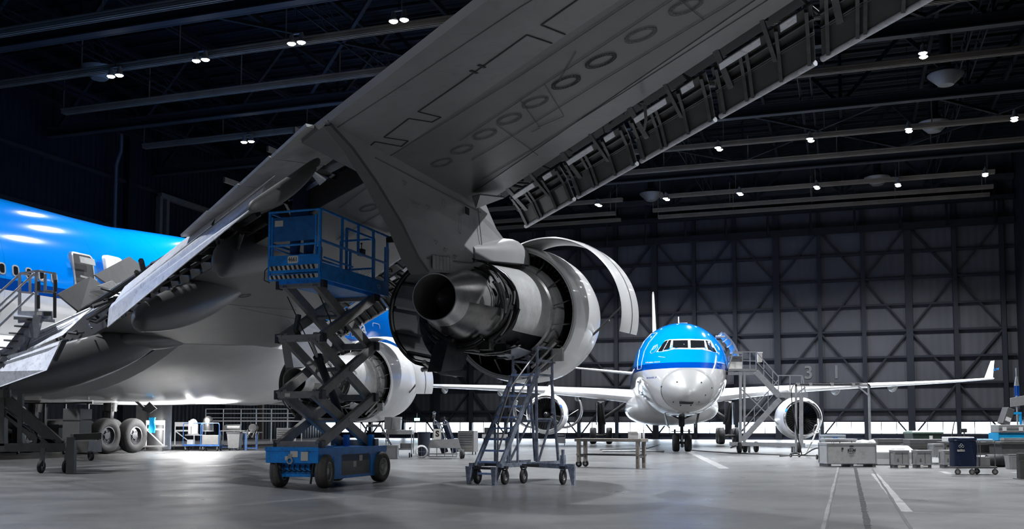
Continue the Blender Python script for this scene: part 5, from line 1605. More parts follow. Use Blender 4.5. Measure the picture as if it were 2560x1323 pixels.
# leaning forward into the well: hips back, torso turned to the left, arms up
J_ = [(0, 0, .92), (.02, .03, 1.12), (.0, .08, 1.34), (-.03, .14, 1.50), (-.05, .18, 1.58), (-.07, .22, 1.70),
      (.10, 0, .86), (.11, .04, .48), (.12, .0, .09), (-.10, 0, .86), (-.12, .02, .48), (-.13, .0, .09),
      (.17, .12, 1.44), (.26, .30, 1.60), (.18, .48, 1.82), (.15, .55, 1.92), (-.22, .12, 1.44), (-.36, .30, 1.58), (-.28, .50, 1.78), (-.24, .57, 1.88)]
E_ = [(0, 1), (1, 2), (2, 3), (3, 4), (4, 5), (0, 6), (6, 7), (7, 8), (0, 9), (9, 10), (10, 11), (3, 12), (12, 13), (13, 14), (14, 15), (3, 16), (16, 17), (17, 18), (18, 19)]
R_ = [.11, .11, .14, .10, .055, .09, .10, .07, .045, .10, .07, .045, .065, .05, .038, .03, .065, .05, .038, .03]
stp = MB(); stp.box((-.95, .16, PZ + .10), (-.38, .62, PZ + .22)); stp.build('step_board', M_ARM, lift)
body = skin_body('body', J_, E_, R_, M_SKIN, person)
hd_ = MB(); hd_.ball((-.08, .25, 1.76), .11, 18, 12, (.82, .98, 1.15)); hd_.ball((-.08, .35, 1.74), .022, 8, 6)
hd_.ball((-.17, .25, 1.75), .025, 8, 6, (.4, 1, 1.3)); hd_.ball((.01, .25, 1.75), .025, 8, 6, (.4, 1, 1.3)); hd_.build('head', M_SKIN, person, smooth=80)
hr = MB(); hr.ball((-.08, .235, 1.80), .115, 16, 10, (.84, .98, 1.0)); hr.build('hair', M_BLK, person, smooth=80)
ja = skin_body('jacket', [(0, 0, .84), (.01, .02, 1.08), (.0, .07, 1.30), (-.02, .13, 1.46), (-.04, .16, 1.53), (.17, .12, 1.44), (.26, .30, 1.60), (.19, .46, 1.79), (-.22, .12, 1.44), (-.36, .30, 1.58), (-.29, .48, 1.75)],
   [(0, 1), (1, 2), (2, 3), (3, 4), (3, 5), (5, 6), (6, 7), (3, 8), (8, 9), (9, 10)], [(.20, .155), (.215, .165), (.23, .185), (.16, .13), .075, .09, .07, .052, .09, .07, .052], M_NAVY, person)
tr_ = skin_body('trousers', [(0, 0, 1.04), (0, 0, .85), (.10, 0, .78), (.115, .04, .46), (.12, .0, .12), (-.10, 0, .78), (-.125, .02, .46), (-.13, .0, .12)],
   [(0, 1), (1, 2), (2, 3), (3, 4), (1, 5), (5, 6), (6, 7)], [(.18, .15), (.185, .15), .115, .09, .075, .115, .09, .075], M_JEAN, person)
for s in (.12, -.13):
    bo_ = MB(); bo_.loft([[V((s, 0, 0)) + V((.055 * w * math.cos(2 * PI * j / 14), .06 + .12 * l * math.sin(2 * PI * j / 14), z)) for j in range(14)] for z, w, l in ((0, 1, 1.15), (.03, 1.05, 1.15), (.07, .95, 1.0), (.10, .85, .7), (.13, .8, .45), (.18, .85, .45))])
    bo_.build('boot', M_BLK, person, smooth=60)
def hand(c, d, up, side, parent):
    """palm with four curled fingers and a thumb"""
    c, d, up = V(c), V(d).normalized(), V(up); s = d.cross(up).normalized(); u = s.cross(d).normalized()
    h = MB(); h.loft([[c + d * t + s * (w * math.cos(2 * PI * j / 10)) + u * (.014 * math.sin(2 * PI * j / 10)) for j in range(10)] for t, w in ((0, .026), (.03, .036), (.07, .042), (.09, .040))])
    for k, L in enumerate((.062, .072, .068, .052)):
        b0 = c + d * .085 + s * (-.030 + .02 * k)
        h.tube([b0, b0 + d * L * .45 - u * .006, b0 + d * L * .8 - u * .022, b0 + d * L * .95 - u * .042], .009, 8, radii=[.0095, .009, .0085, .007])
    b0 = c + d * .025 - s * .034 * side
    h.tube([b0, b0 + d * .03 - s * .022 * side - u * .01, b0 + d * .058 - s * .026 * side - u * .02], .01, 8, radii=[.011, .010, .008])
    h.build('hand', M_SKIN, parent, smooth=60)
hand((.145, .56, 1.93), (-.1, .6, .7), (0, -.7, .7), 1, person)
hand((-.235, .58, 1.89), (.1, .6, .7), (0, -.7, .7), -1, person)

# ============================================================ MOBILE MAINTENANCE STAIRS (centre)
st0 = V((-.60, 21.0, 0))
sd_ = V((.56, .83, 0)).normalized()    # direction of climb
SR = math.atan2(-sd_.x, sd_.y)
stairs = thing('mobile_stairs', 'worn blue-grey wheeled maintenance stairs standing under the open engine', 'stairs', st0, SR)
# local: y climbs away, x to the right
def stt(name, f, m=M_BSTEEL, par=None, bevel=0, smooth=None):
    b = MB(); f(b); return b.build(name, m, par or stairs, bevel=bevel, smooth=smooth)
HW = .30
NS = 10
def sy(k): return .12 + .158 * k
def szz(k): return .22 + .242 * k
for k in range(NS):
    stt('tread', lambda b: b.box((-HW, sy(k) - .07, szz(k) - .02), (HW, sy(k) + .07, szz(k) + .02)), M_TREAD)
for s in (-1, 1):
    stt('stringer', lambda b: b.bar((s * (HW + .02), -.04, .10), (s * (HW + .02), sy(NS - 1) + .14, szz(NS - 1) + .12), .04, .12), M_BSTEEL)
    stt('foot_wedge', lambda b: b.prism([(s * (HW + .03) - .06, -.1, .38), (s * (HW + .03) + .07, -.1, .38), (s * (HW + .03) + .05, -.1, 0.0), (s * (HW + .03) - .02, -.1, 0.0)], V((0, .07, 0))))
    if s < 0: continue
    stt('handrail', lambda b: b.tube([(s * (HW + .03), .02, .25), (s * (HW + .03), .06, 1.28), (s * (HW + .03), .50, 2.05) , (s * (HW + .03), sy(NS - 1) + .18, 3.02), (s * (HW + .03), sy(NS - 1) + .25, 3.05)], .022, 8), M_PIPE, smooth=50)
    stt('handrail', lambda b: b.tube([(s * (HW + .03), .08, .75), (s * (HW + .03), .62, 1.72), (s * (HW + .03), sy(NS - 1) + .18, 2.72)], .02, 8), M_PIPE, smooth=50)
PY0, PY1 = sy(NS - 1) + .06, sy(NS - 1) + .70
PZ2 = 2.42
stt('top_platform', lambda b: b.box((-HW - .03, PY0, PZ2 - .05), (HW + .03, PY1, PZ2)))
for s in (-1, 1):
    for y in (PY0, PY1):
        stt('guard_post', lambda b: b.bar((s * (HW + .03), y, PZ2 - .9 if y == PY1 else PZ2 - .1), (s * (HW + .03), y, 3.02), .045, .045))
    for z in (2.72, 3.02): stt('guard_rail', lambda b: b.bar((s * (HW + .03), PY0, z), (s * (HW + .03), PY1, z), .04, .05))
for z in (2.72, 3.02): stt('guard_rail', lambda b: b.bar((-HW, PY1, z), (HW, PY1, z), .04, .05))
# tall supporting legs from the platform to the base frame
for (x0, y0, x1, y1) in ((-HW, PY0, -HW, PY0 - .2), (HW, PY0, HW + .05, PY0 - .05), (-HW, PY1, -HW + .1, PY1 + .1), (HW, PY1, HW + .1, PY1 + .15)):
    stt('support_leg', lambda b: b.bar((x0, y0, PZ2), (x1, y1, .42), .05, .05))
for (a, c) in (((-HW, PY0 - .2, .42), (-HW, PY1 + .0, 1.35)), ((HW + .05, PY0, .42), (HW, PY1, 1.4)), ((-HW, PY1, 1.35), (HW, PY1, 1.35)), ((-HW, PY0, 1.35), (HW, PY0, 1.35)), ((HW, PY0, 1.4), (HW, PY1, 1.4)), ((0, .9, 1.0), (0, .9, .40)), ((HW, .85, 1.28), (HW, .85, .40)), ((-HW, .85, 1.28), (-HW, .85, .40))):
    stt('brace', lambda b: b.bar(a, c, .04, .04))
for s in (-1, 1):
    stt('base_rail', lambda b: b.bar((s * (HW + .1), .05, .40), (s * (HW + .15), PY1 + .25, .40), .06, .09))
stt('base_rail', lambda b: b.bar((-HW - .1, .05, .34), (HW + .1, .05, .34), .05, .05), M_DARKM)
# outrigger to the right
stt('outrigger', lambda b: b.bar((HW, 1.05, .40), (HW + 1.35, .9, .38), .07, .10))
stt('outrigger', lambda b: b.bar((-HW, .45, .40), (HW + .5, 1.0, .38), .05, .06), M_DARKM)
stt('outrigger_foot', lambda b: b.prism([(HW + 1.24, .88, .44), (HW + 1.42, .88, .44), (HW + 1.42, .88, 0), (HW + 1.36, .88, 0)], V((0, .06, 0))))
stt('caster_post', lambda b: (b.bar((HW + 1.12, .9, .3), (HW + 1.12, .9, .62), .09, .09), b.bar((HW + 1.12, .9, .6), (HW + 1.12, .9, .74), .05, .05)))
for (x, y) in ((-HW + .05, .12), (HW + .12, .18), (HW + .22, .75), (HW + 1.12, .9)):
    w_o = wheel(stairs, 'caster_wheel', (x, y, .16), V((1, .15, 0)), .16, .07, M_RUB, M_STEEL, .45, 20)
    stt('caster_fork', lambda b: (b.bar((x - .05, y, .16), (x - .05, y, .36), .012, .05), b.bar((x + .05, y, .16), (x + .05, y, .36), .012, .05), b.box((x - .06, y - .05, .33), (x + .06, y + .05, .39))), M_DARKM)

# ============================================================ WORKBENCH
wb = at(1545, 1097, 28.9)
bench = thing('workbench', 'long low worn wooden workbench on two caster wheels, left of the nose wheels', 'workbench', (2.95, 29.4, 0), math.atan2(-1.15, 2.0))
def bx(par, name, lo, hi, m, bevel=.004):
    b = MB(); b.box(lo, hi); return b.build(name, m, par, bevel=bevel)
BL, BD, BH = 2.15, .58, .86
bx(bench, 'bench_top', (-BL / 2, -BD / 2, BH - .09), (BL / 2, BD / 2, BH), M_WOODG, .008)
for sx in (-1, 1):
    for sy_ in (-1, 1):
        x, y = sx * (BL / 2 - .12), sy_ * (BD / 2 - .06)
        bx(bench, 'leg', (x - .05, y - .05, .0 if sx > 0 else .15), (x + .05, y + .05, BH - .09), M_WOODG)
        if sx < 0: wheel(bench, 'caster_wheel', (x, y, .10), LY, .10, .05, M_RUB, M_STEEL, .4, 16)
    bx(bench, 'cross_brace', (sx * (BL / 2 - .12) - .02, -BD / 2, .30), (sx * (BL / 2 - .12) + .02, BD / 2, .36), M_DGREY)
bx(bench, 'lower_rail', (-BL / 2 + .05, -BD / 2 + .02, .36), (BL / 2 - .05, -BD / 2 + .07, .40), M_DGREY)
bx(bench, 'lower_rail', (-BL / 2 + .05, BD / 2 - .07, .36), (BL / 2 - .05, BD / 2 - .02, .40), M_DGREY)
def onb(x, y): 
    a = math.atan2(-1.15, 2.0); return V((2.95 + x * math.cos(a) - y * math.sin(a), 29.4 + x * math.sin(a) + y * math.cos(a), BH + .001))
pb = thing('parts_box', 'small open white box with red lettering on the right end of the workbench', 'box', onb(.72, .1), -.5)
bx(pb, 'box_body', (-.16, -.12, 0), (.16, .12, .16), M_WHT)
b = MB(); b.slab([(-.16, -.12, .16), (.16, -.12, .16), (.16, -.2, .21), (-.16, -.2, .21)], .005); b.build('box_flap', M_WHT, pb)
bt = thing('spray_bottle', 'white bottle standing at the right corner of the workbench', 'bottle', onb(.98, .15))
b = MB(); b.lathe((0, 0, 0), (0, 0, 1), [(0, .001), (0, .035), (.16, .035), (.19, .015), (.22, .015)], 16); b.build('bottle_body', M_WHT, bt, smooth=40)
b = MB(); b.box((-.015, -.05, .22), (.015, .03, .26)); b.build('spray_head', M_CREAM, bt)
# ============================================================ GROUND EQUIPMENT
def YG(y): return EYE * FPX / (y - 1064)          # depth of a floor point seen at picture row y
def mb_(f, name, m, par, bevel=0, smooth=None):
    b = MB(); f(b); return b.build(name, m, par, bevel=bevel, smooth=smooth)
def place(name, label, cat, px, Y, rz=0.0, group=None):
    p = at(px, 1064, Y); return thing(name, label, cat, (p.x, p.y, 0), rz, group)
def S(n, Y): return n * Y / FPX                   # picture pixels to metres at depth Y
def zpx(y, Y): return EYE + S(1064 - y, Y)
def rel(par, px, py, Y):
    """photo point at depth Y in the local frame of an unrotated thing"""
    return at(px, py, Y) - V(par.location)

# ---------- left: galvanised access stairs -------------------------------
YL = 26.5
ds = place('access_stairs', 'tall galvanised access stairs with handrails at the left edge of the floor', 'stairs', 95, YL)
def q(px, py, d=0.0): return rel(ds, px, py, YL + d)
for s, d in ((0, 0), (1, 1.0)):
    o = -18 * s
    mb_(lambda b: b.bar(q(-60, 985 + o * .3, d), q(104 + o, 793, d), .07, .20), 'stringer', M_GALV, ds)
for k in range(9):
    t = k / 9; x = 82 - 118 * t; y = 800 + 160 * t
    mb_(lambda b: (b.bar(q(x, y, -.05), q(x - 20, y - 2, 1.0), .28, .05)), 'tread', M_STEPD, ds)
    mb_(lambda b: b.prism([q(x - 4, y + 4, -.03), q(x + 10, y + 4, -.03), q(x + 6, y + 22, -.03), q(x - 2, y + 14, -.03)], V((0, .02, 0))), 'tread_bracket', M_GALV, ds)
for a, c, d in (((-40, 767), (49, 686), 1.0), ((-40, 800), (87, 683), 0), ((-40, 814), (48, 735), 1.0), ((-40, 852), (85, 732), 0)):
    mb_(lambda b: b.tube([q(*a, d), q(*c, d)], .032, 8), 'handrail', M_PIPE, ds, smooth=60)
for x, y0, y1, d in ((49, 684, 792, 1.0), (91, 676, 792, 0), (137, 683, 795, 0), (92, 690, 790, 1.0)):
    mb_(lambda b: b.bar(q(x, y0, d), q(x, y1, d), .065, .065), 'post', M_GALV, ds)
for a, c, d in (((91, 677), (139, 684), 0), ((93, 728), (137, 733), 0), ((49, 684), (95, 690), 1.0), ((52, 730), (80, 733), 1.0), ((91, 678), (49, 684), .5), ((113, 686), (113, 727), 0), ((113, 727), (134, 729), 0), ((75, 694), (75, 730), 1.0)):
    mb_(lambda b: b.bar(q(*a, d), q(*c, d), .06, .05), 'guard_rail', M_GALV, ds)
for x, y0, y1 in ((97, 704, 727), (96, 738, 772), (139, 700, 730), (137, 732, 795)):
    mb_(lambda b: b.bar(q(x, y0, -.05), q(x, y1, -.05), .08, .03), 'rubber_bumper', M_BLK, ds)
mb_(lambda b: b.slab([q(45, 778, .5), q(130, 778, -.02), q(131, 800, -.02), q(46, 808, .5)], .03), 'toe_board', M_GALV, ds)
mb_(lambda b: b.slab([q(34, 795, 0), q(137, 803, 0), q(128, 790, 1.1), q(38, 786, 1.1)], .08), 'platform', M_GALV, ds)
mb_(lambda b: b.slab([q(109, 780, -.05), q(128, 780, -.05), q(128, 790, -.05), q(109, 790, -.05)], .01), 'notice', M_BLK, ds)
mb_(lambda b: b.slab([q(92, 780, -.05), q(105, 780, -.05), q(105, 788, -.05), q(92, 788, -.05)], .01), 'notice', M_CREAM, ds)
mb_(lambda b: b.bar(q(96, 790, 0), q(84, 845, 0), .22, .12), 'hinge_plate', M_GALV, ds)
mb_(lambda b: (b.tube([q(77, 845, -.1), q(50, 905, -.1)], .035, 8), b.tube([q(50, 900, -.1), q(12, 975, -.1)], .08, 10)), 'gas_strut', M_DARKM, ds)
mb_(lambda b: b.tube([q(8, 975, -.1), q(8, 995, -.1)], .2, 14), 'strut_base', M_ARMD, ds)
for a, c, w in (((-20, 968), (150, 1112), .28), ((-10, 1010), (100, 1108), .16), ((6, 990), (6, 1115), .20), ((52, 985), (52, 1112), .13), ((20, 1035), (80, 1080), .06), ((95, 1102), (140, 1106), .14)):
    mb_(lambda b: b.bar(q(*a), q(*c), .12, w) if a[0] != c[0] else b.bar(q(*a), q(*c), w, w), 'base_frame_beam', M_ARMD, ds)
mb_(lambda b: b.bar(q(-40, 1120), q(168, 1118), .2, .22), 'base_beam', M_ARMD, ds)
mb_(lambda b: (b.bar(q(180, 1093, -1.1), V((q(180, 1093, -1.1).x, -1.1, .0)), .2, .16), b.bar(q(180, 1093, -1.1), q(250, 1090, -.5), .16, .16)), 'outrigger_post', M_ARMD, ds)
for x in (-20, 104, 166):
    c_ = q(x, 1140, -.5); c_.z = .17
    wheel(ds, 'caster_wheel', c_, LX, .17, .10, M_RUB, M_DARKM, .5, 20)
    mb_(lambda b: b.bar(c_ + V((0, 0, .0)), c_ + V((0, .1, .48)), .12, .06), 'caster_fork', M_ARMD, ds)
# ---------- equipment in the dark behind it ------------------------------
gp_ = place('ground_power_cart', 'dark wheeled ground power cart in the shade beside the left landing gear', 'cart', 215, 35.5)
mb_(lambda b: b.box((-.5, -.6, .28), (.35, .6, .72)), 'cart_body', M_ARMD, gp_, .02)
mb_(lambda b: b.box((-.62, -.5, .72), (.0, .5, 1.85)), 'cabinet', M_DGREY, gp_, .02)
mb_(lambda b: (b.bar((-1.2, -.5, .75), (.6, -.5, .75), .05), b.bar((-1.2, -.5, 1.45), (.6, -.5, 1.45), .04), b.bar((-1.2, -.5, .4), (-1.2, -.5, 1.9), .05)), 'rail_frame', M_ARMD, gp_)
for x in (-.35, .42): wheel(gp_, 'wheel', (x, -.5, .17), V((.7, .7, 0)), .17, .12, M_RUB, M_DARKM, .5, 18)
sh_ = place('dock_frame', 'dark steel dock frame under the left fairings, furthest left', 'dock', 110, 43)
for x in (-2.2, -1.1, 0, .9, 1.9):
    mb_(lambda b: b.bar((x, 0, 0), (x, 0, 2.25), .09), 'dock_post', M_DARKM, sh_)
for z in (.35, 1.2, 2.25): mb_(lambda b: b.bar((-2.4, 0, z), (2.1, 0, z), .10, .12), 'dock_rail', M_DARKM, sh_)
mb_(lambda b: b.box((-.1, .1, .5), (.6, .6, 1.3)), 'stored_box', M_ARMD, sh_)

# ---------- floor stage between the landing gear and the lift ------------
tk = place('storage_tank', 'large pale grey cylindrical tank behind the landing gear wheels', 'tank', 398, 52)
mb_(lambda b: b.lathe((0, 0, 0), LZV, [(0, .01), (0, .62), (2.3, .62), (2.45, .5), (2.5, .01)], 32), 'tank_body', M_CASE, tk, smooth=40)
mb_(lambda b: b.box((-1.2, -.1, 1.1), (-.6, .3, 2.4)), 'side_panel', M_CASE, tk)
def steps_trolley(lab, px, Y, w, h, grp=None):
    t = place('white_trolley', lab, 'trolley', px, Y, .15, grp)
    for x in (-w / 2, w / 2): mb_(lambda b: b.bar((x, 0, .22), (x, 0, h), .045), 'upright', M_WHT, t)
    mb_(lambda b: b.box((-w / 2, -.03, h - .22), (w / 2, .03, h)), 'top_panel', M_WHT, t)
    mb_(lambda b: b.box((-w / 2, -.03, h - .48), (w / 2, .03, h - .40)), 'shelf', M_WHT, t)
    mb_(lambda b: b.bar((-w / 2, 0, h - .45), (w / 2 - .05, 0, .28), .045), 'diagonal_brace', M_WHT, t)
    mb_(lambda b: b.box((-w / 2 - .1, -.3, .20), (w / 2 + .1, .3, .27)), 'base', M_CASE, t)
    for x in (-w / 2, w / 2): wheel(t, 'caster_wheel', (x, -.2, .09), V((1, .2, 0)), .09, .05, M_RUB, M_STEEL, .4, 14)
    return t
steps_trolley('bright white trolley frame just right of the big landing gear tyre', 389, 48.5, .85, 1.5)
steps_trolley('second white frame trolley, left of the blue carts', 462, 51, .95, 1.42)
def blue_cart(lab, px, Y, w, load):
    t = place('blue_cart', lab, 'cart', px, Y, -.05)
    mb_(lambda b: b.box((-w / 2, -.32, .24), (w / 2, .32, .32)), 'cart_deck', M_DBLUEM, t)
    for x in (-w / 2 + .02, w / 2 - .02): mb_(lambda b: b.tube([(x, -.3, .3), (x, -.3, 1.28), (x * .9, -.3, 1.36)], .022, 8), 'frame_tube', M_DBLUEM, t)
    mb_(lambda b: b.tube([(-w / 2 * .9, -.3, 1.36), (w / 2 * .9, -.3, 1.36)], .022, 8), 'frame_tube', M_DBLUEM, t)
    for x in (-w / 2 + .12, w / 2 - .12):
        for y in (-.25, .25): wheel(t, 'caster_wheel', (x, y, .11), V((1, .1, 0)), .11, .05, M_RUB, M_STEEL, .4, 14)
    if load: mb_(lambda b: b.box((-w / 2 + .06, -.25, .32), (w / 2 - .08, .2, .78)), 'load_box', M_ARMD, t, .01)
    else:
        mb_(lambda b: b.box((-w / 2 + .06, -.2, .75), (w / 2 - .06, .2, .80)), 'shelf', M_CASED, t)
        mb_(lambda b: b.box((-.3, -.25, .32), (0, .0, .55)), 'load_box', M_CASE, t)
    return t
M_DBLUEM = mat('dark_blue_enamel', (.01, .045, .14), .45, .1, .2, 5, dirt=.2)
c1 = blue_cart('blue wheeled cart holding pale hoods, second from the tank', 488, 49, 1.0, False)
c2 = blue_cart('blue wheeled cart with a dark box on its deck, right of the hooded cart', 531, 48.3, .95, True)
for (px, lab, k) in ((483, 'white domed hood on the blue cart nearest the white frames', .24), (520, 'metal mesh hood beside the white domed hood', .26)):
    t = place('domed_hood', lab, 'hood', px, 49.3); t.location.z = .80 if k == .24 else .95
    mb_(lambda b: b.lathe((0, 0, 0), LZV, [(.0, k), (.45, k), (.62, k * .85), (.74, k * .5), (.78, .01)], 20), 'hood_shell', M_WHT if k == .24 else M_STEELD, t, smooth=50)
    mb_(lambda b: b.lathe((0, 0, .0), LZV, [(0, .01), (0, k + .03), (.05, k + .03), (.05, k)], 20), 'hood_rim', M_STEEL, t)
lp = place('work_light', 'small glaring work light hung on the blue cart', 'lamp', 478, 48.4); lp.location.z = 1.0
mb_(lambda b: b.box((-.12, -.05, .2), (.10, .08, .48)), 'light_head', M_CASE, lp, .02)
mb_(lambda b: b.box((-.10, -.06, .22), (.08, -.05, .46)), 'light_lens', mat('work_light_lens', (1, 1, 1), .4, 0, 0, emit=(1, .98, .9), estr=14), lp)
mb_(lambda b: b.tube([(0, 0, .2), (0, 0, -.15)], .02, 6), 'light_stem', M_DARKM, lp)
l = bpy.data.lights.new('work_light', 'SPOT'); l.energy = 5000; l.shadow_soft_size = .4; l.spot_size = 2.45; l.spot_blend = 1.0; lo = bpy.data.objects.new('belly_fill_spot', l); COL.objects.link(lo); lo.parent = lp; lo.location = (1.4, -1.4, .1); lo.rotation_euler = (PI + .15, -.45, 0)  # upward fill spot added apart from the fixture to brighten the belly
tb = place('steel_table', 'table with dark blue legs and clutter beside the blue carts', 'table', 590, 50.5)
mb_(lambda b: b.box((-.75, -.35, .95), (.55, .35, 1.0)), 'table_top', M_CASED, tb)
for x in (-.7, .0, .5): mb_(lambda b: b.bar((x, -.3, 0), (x, -.3, .95), .05), 'leg', M_DBLUEM, tb)
mb_(lambda b: b.bar((-.7, -.3, .15), (.5, -.3, .15), .04), 'stretcher', M_DBLUEM, tb)
bn = place('wheeled_bin', 'dark grey wheeled bin standing under the blue-legged table', 'bin', 588, 49.6)
mb_(lambda b: b.loft([[V((x * w, y * w, z)) for x, y in ((-1, -1), (1, -1), (1, 1), (-1, 1))] for z, w in ((.12, .26), (.85, .32))]), 'bin_body', M_CASED, bn)
mb_(lambda b: b.box((-.35, -.35, .85), (.35, .35, .92)), 'bin_lid', M_BLK, bn)
for x in (-.2, .25): wheel(bn, 'wheel', (x, -.2, .09), LX, .09, .06, M_RUB, M_STEEL, .4, 14)
dv = place('folded_device', 'round-topped white machine part lying on the blue-legged table', 'machine part', 584, 50.5); dv.location.z = 1.0
mb_(lambda b: b.lathe((0, 0, .15), V((1, 0, 0)), [(-.4, .01), (-.4, .14), (.35, .16), (.4, .01)], 18), 'drum', M_CASE, dv, smooth=40)
mb_(lambda b: b.box((-.5, -.15, 0), (-.3, .15, .25)), 'end_block', M_DARK, dv)
tb2 = place('steel_table', 'small blue-legged table carrying a dark pump unit, left of the drawer cabinet', 'table', 632, 49.5)
mb_(lambda b: b.box((-.42, -.3, .88), (.42, .3, .93)), 'table_top', M_CASED, tb2)
for x in (-.25, .28): mb_(lambda b: b.bar((x, -.25, 0), (x, -.25, .88), .09), 'leg', M_DBLUEM, tb2)
mb_(lambda b: b.bar((-.25, -.25, .12), (.28, -.25, .12), .05), 'stretcher', M_DBLUEM, tb2)
pu = place('pump_unit', 'round dark pump unit with hoses hanging from the small blue-legged table', 'pump', 634, 49.2); pu.location.z = .931
mb_(lambda b: b.lathe((0, 0, .20), V((0, 1, 0)), [(-.2, .01), (-.2, .2), (.2, .2), (.2, .01)], 20), 'pump_drum', M_DARK, pu, smooth=40)
random.seed(21)
def hoses(b):
    for k in range(9):
        x = random.uniform(-.3, .25); b.tube([(x, -.35, .12), (x + random.uniform(-.1, .1), -.38, -.1), (x + random.uniform(-.1, .15), -.38, -.3), (x + .1, -.36, .0)], .014, 5)
mb_(hoses, 'hose_bundle', M_STEELD, pu)
def cabinet(lab, px, Y, w, h, n, m, rz, h0=.12):
    t = place('drawer_cabinet', lab, 'tool cabinet', px, Y, rz)
    mb_(lambda b: b.box((-w / 2, -.25, h0), (w / 2, .25, h)), 'cabinet_body', m, t, .008)
    dh = (h - h0 - .12) / (n + 2)
    z = h - .1
    for k in range(n):
        hh = dh if k < n - 1 else dh * 1.6
        dr = mb_(lambda b: b.box((-w / 2 + .03, -.27, z - hh + .012), (w / 2 - .04, -.25, z)), 'drawer', m, t, .003)
        mb_(lambda b: b.bar((-w / 2 + .05, -.278, z - .012), (w / 2 - .06, -.278, z - .012), .012, .02), 'drawer_pull', M_CHROME, dr)
        z -= hh
    for x in (-w / 2 + .08, w / 2 - .08):
        for y in (-.17, .17): wheel(t, 'caster_wheel', (x, y, .065), V((1, .3, 0)), .065, .035, M_RUB, M_STEEL, .4, 12)
    return t
cabinet('dark grey tool cabinet with five drawers seen past the left of the lift base', 716, 51, .92, 1.12, 6, M_CASED, .06)
cabinet('light grey six-drawer tool cabinet on casters, left of the mobile stairs', 1170, 42.5, .74, 1.02, 6, mat('cabinet_beige_grey', (.27, .26, .25), .4, .3, .06, 3), -.35)
rl = place('railed_platform', 'distant blue-grey railed platform under the jet belly, left of the lift', 'platform', 640, 78)
for x in (-4.0, -2.6, -1.2, 0, 1.2, 2.5, 3.6): mb_(lambda b: b.bar((x, 0, 0), (x, 0, 2.55), .06), 'rail_post', M_GALV, rl)
for z in (2.55, 2.2, 1.85): mb_(lambda b: b.bar((-4, 0, z), (3.6, 0, z), .06), 'rail', M_GALV, rl)
mb_(lambda b: b.box((-4, 0, 1.55), (3.6, 1.2, 1.66)), 'deck', M_CASE, rl)
bc = place('blue_cover', 'bright blue cloth cover hanging beside the big landing gear tyre', 'cover', 379, 46.5); bc.location.z = .9
mb_(lambda b: b.loft([[V((x * w, .1 * math.sin(x * 9 + z * 5) * w, z)) for x in (-.16, -.08, .0, .08, .16)] + [V((x * w, .12 + .1 * math.sin(x * 9 + z * 5), z)) for x in (.16, 0, -.16)] for z, w in ((0, .5), (.25, .9), (.5, .8), (.72, 1.1))]), 'cloth', M_CYAN, bc, smooth=60)

# ---------- between the lift and the central stairs ----------------------
tr = place('step_stand', 'small two-sided aluminium step stand just right of the lift base', 'step stand', 935, 41.5, .1)
mb_(lambda b: b.box((-.32, -.25, 1.18), (.32, .25, 1.3)), 'top_step', M_CASE, tr)
for s in (-1, 1):
    for y in (-.2, .2): mb_(lambda b: b.bar((s * .3, y, 1.2), (s * (.62 if s < 0 else .95), y, .02), .04, .07), 'leg', M_GALV, tr)
for z, x in ((.9, .42), (.6, .58), (.3, .78)): mb_(lambda b: b.box((x - .1, -.2, z - .02), (x + .1, .2, z + .02)), 'step', M_GALV, tr)
tc = place('service_trolley', 'metal trolley with round instruments on its tray, right of the step stand', 'trolley', 1000, 38.6, -.08)
for x in (-.5, .5):
    for y in (-.22, .22): mb_(lambda b: b.bar((x, y, .14), (x, y, 1.02), .035), 'corner_post', M_GALV, tc)
mb_(lambda b: b.box((-.52, -.25, .9), (.52, .25, 1.08)), 'top_tray', M_CASE, tc, .01)
mb_(lambda b: b.box((-.52, -.25, .30), (.52, .25, .36)), 'lower_shelf', M_GALV, tc)
mb_(lambda b: (b.box((.05, -.2, .36), (.48, .15, .55)),), 'shelf_box', M_CASED, tc)
for x in (-.4, .42):
    for y in (-.2, .2): wheel(tc, 'caster_wheel', (x, y, .10), V((1, .25, 0)), .10, .045, M_RUB, M_STEEL, .4, 14)
mb_(lambda b: [b.tube([(.05 + .1 * k, -.1, 1.5 - .02 * k), (.2 + .08 * k, -.12, 1.42), (.38 + .03 * k, -.15, 1.2), (.4, -.1, 1.08)], .012, 5) for k in range(5)] and None, 'cable_loop', M_BLK, tc)
fcse = place('flight_case', 'upright pale grey metal case standing on the instrument trolley', 'case', 983, 38.7, -.08); fcse.location.z = 1.081
mb_(lambda b: b.slab([(-.31, -.15, 0), (.33, -.15, 0), (.36, -.15, .5), (-.28, -.15, .5)], .30), 'case_shell', M_CASE, fcse, .012)
mb_(lambda b: (b.bar((.0, -.31, .02), (.03, -.31, .48), .02), ), 'case_edge', M_GALV, fcse)
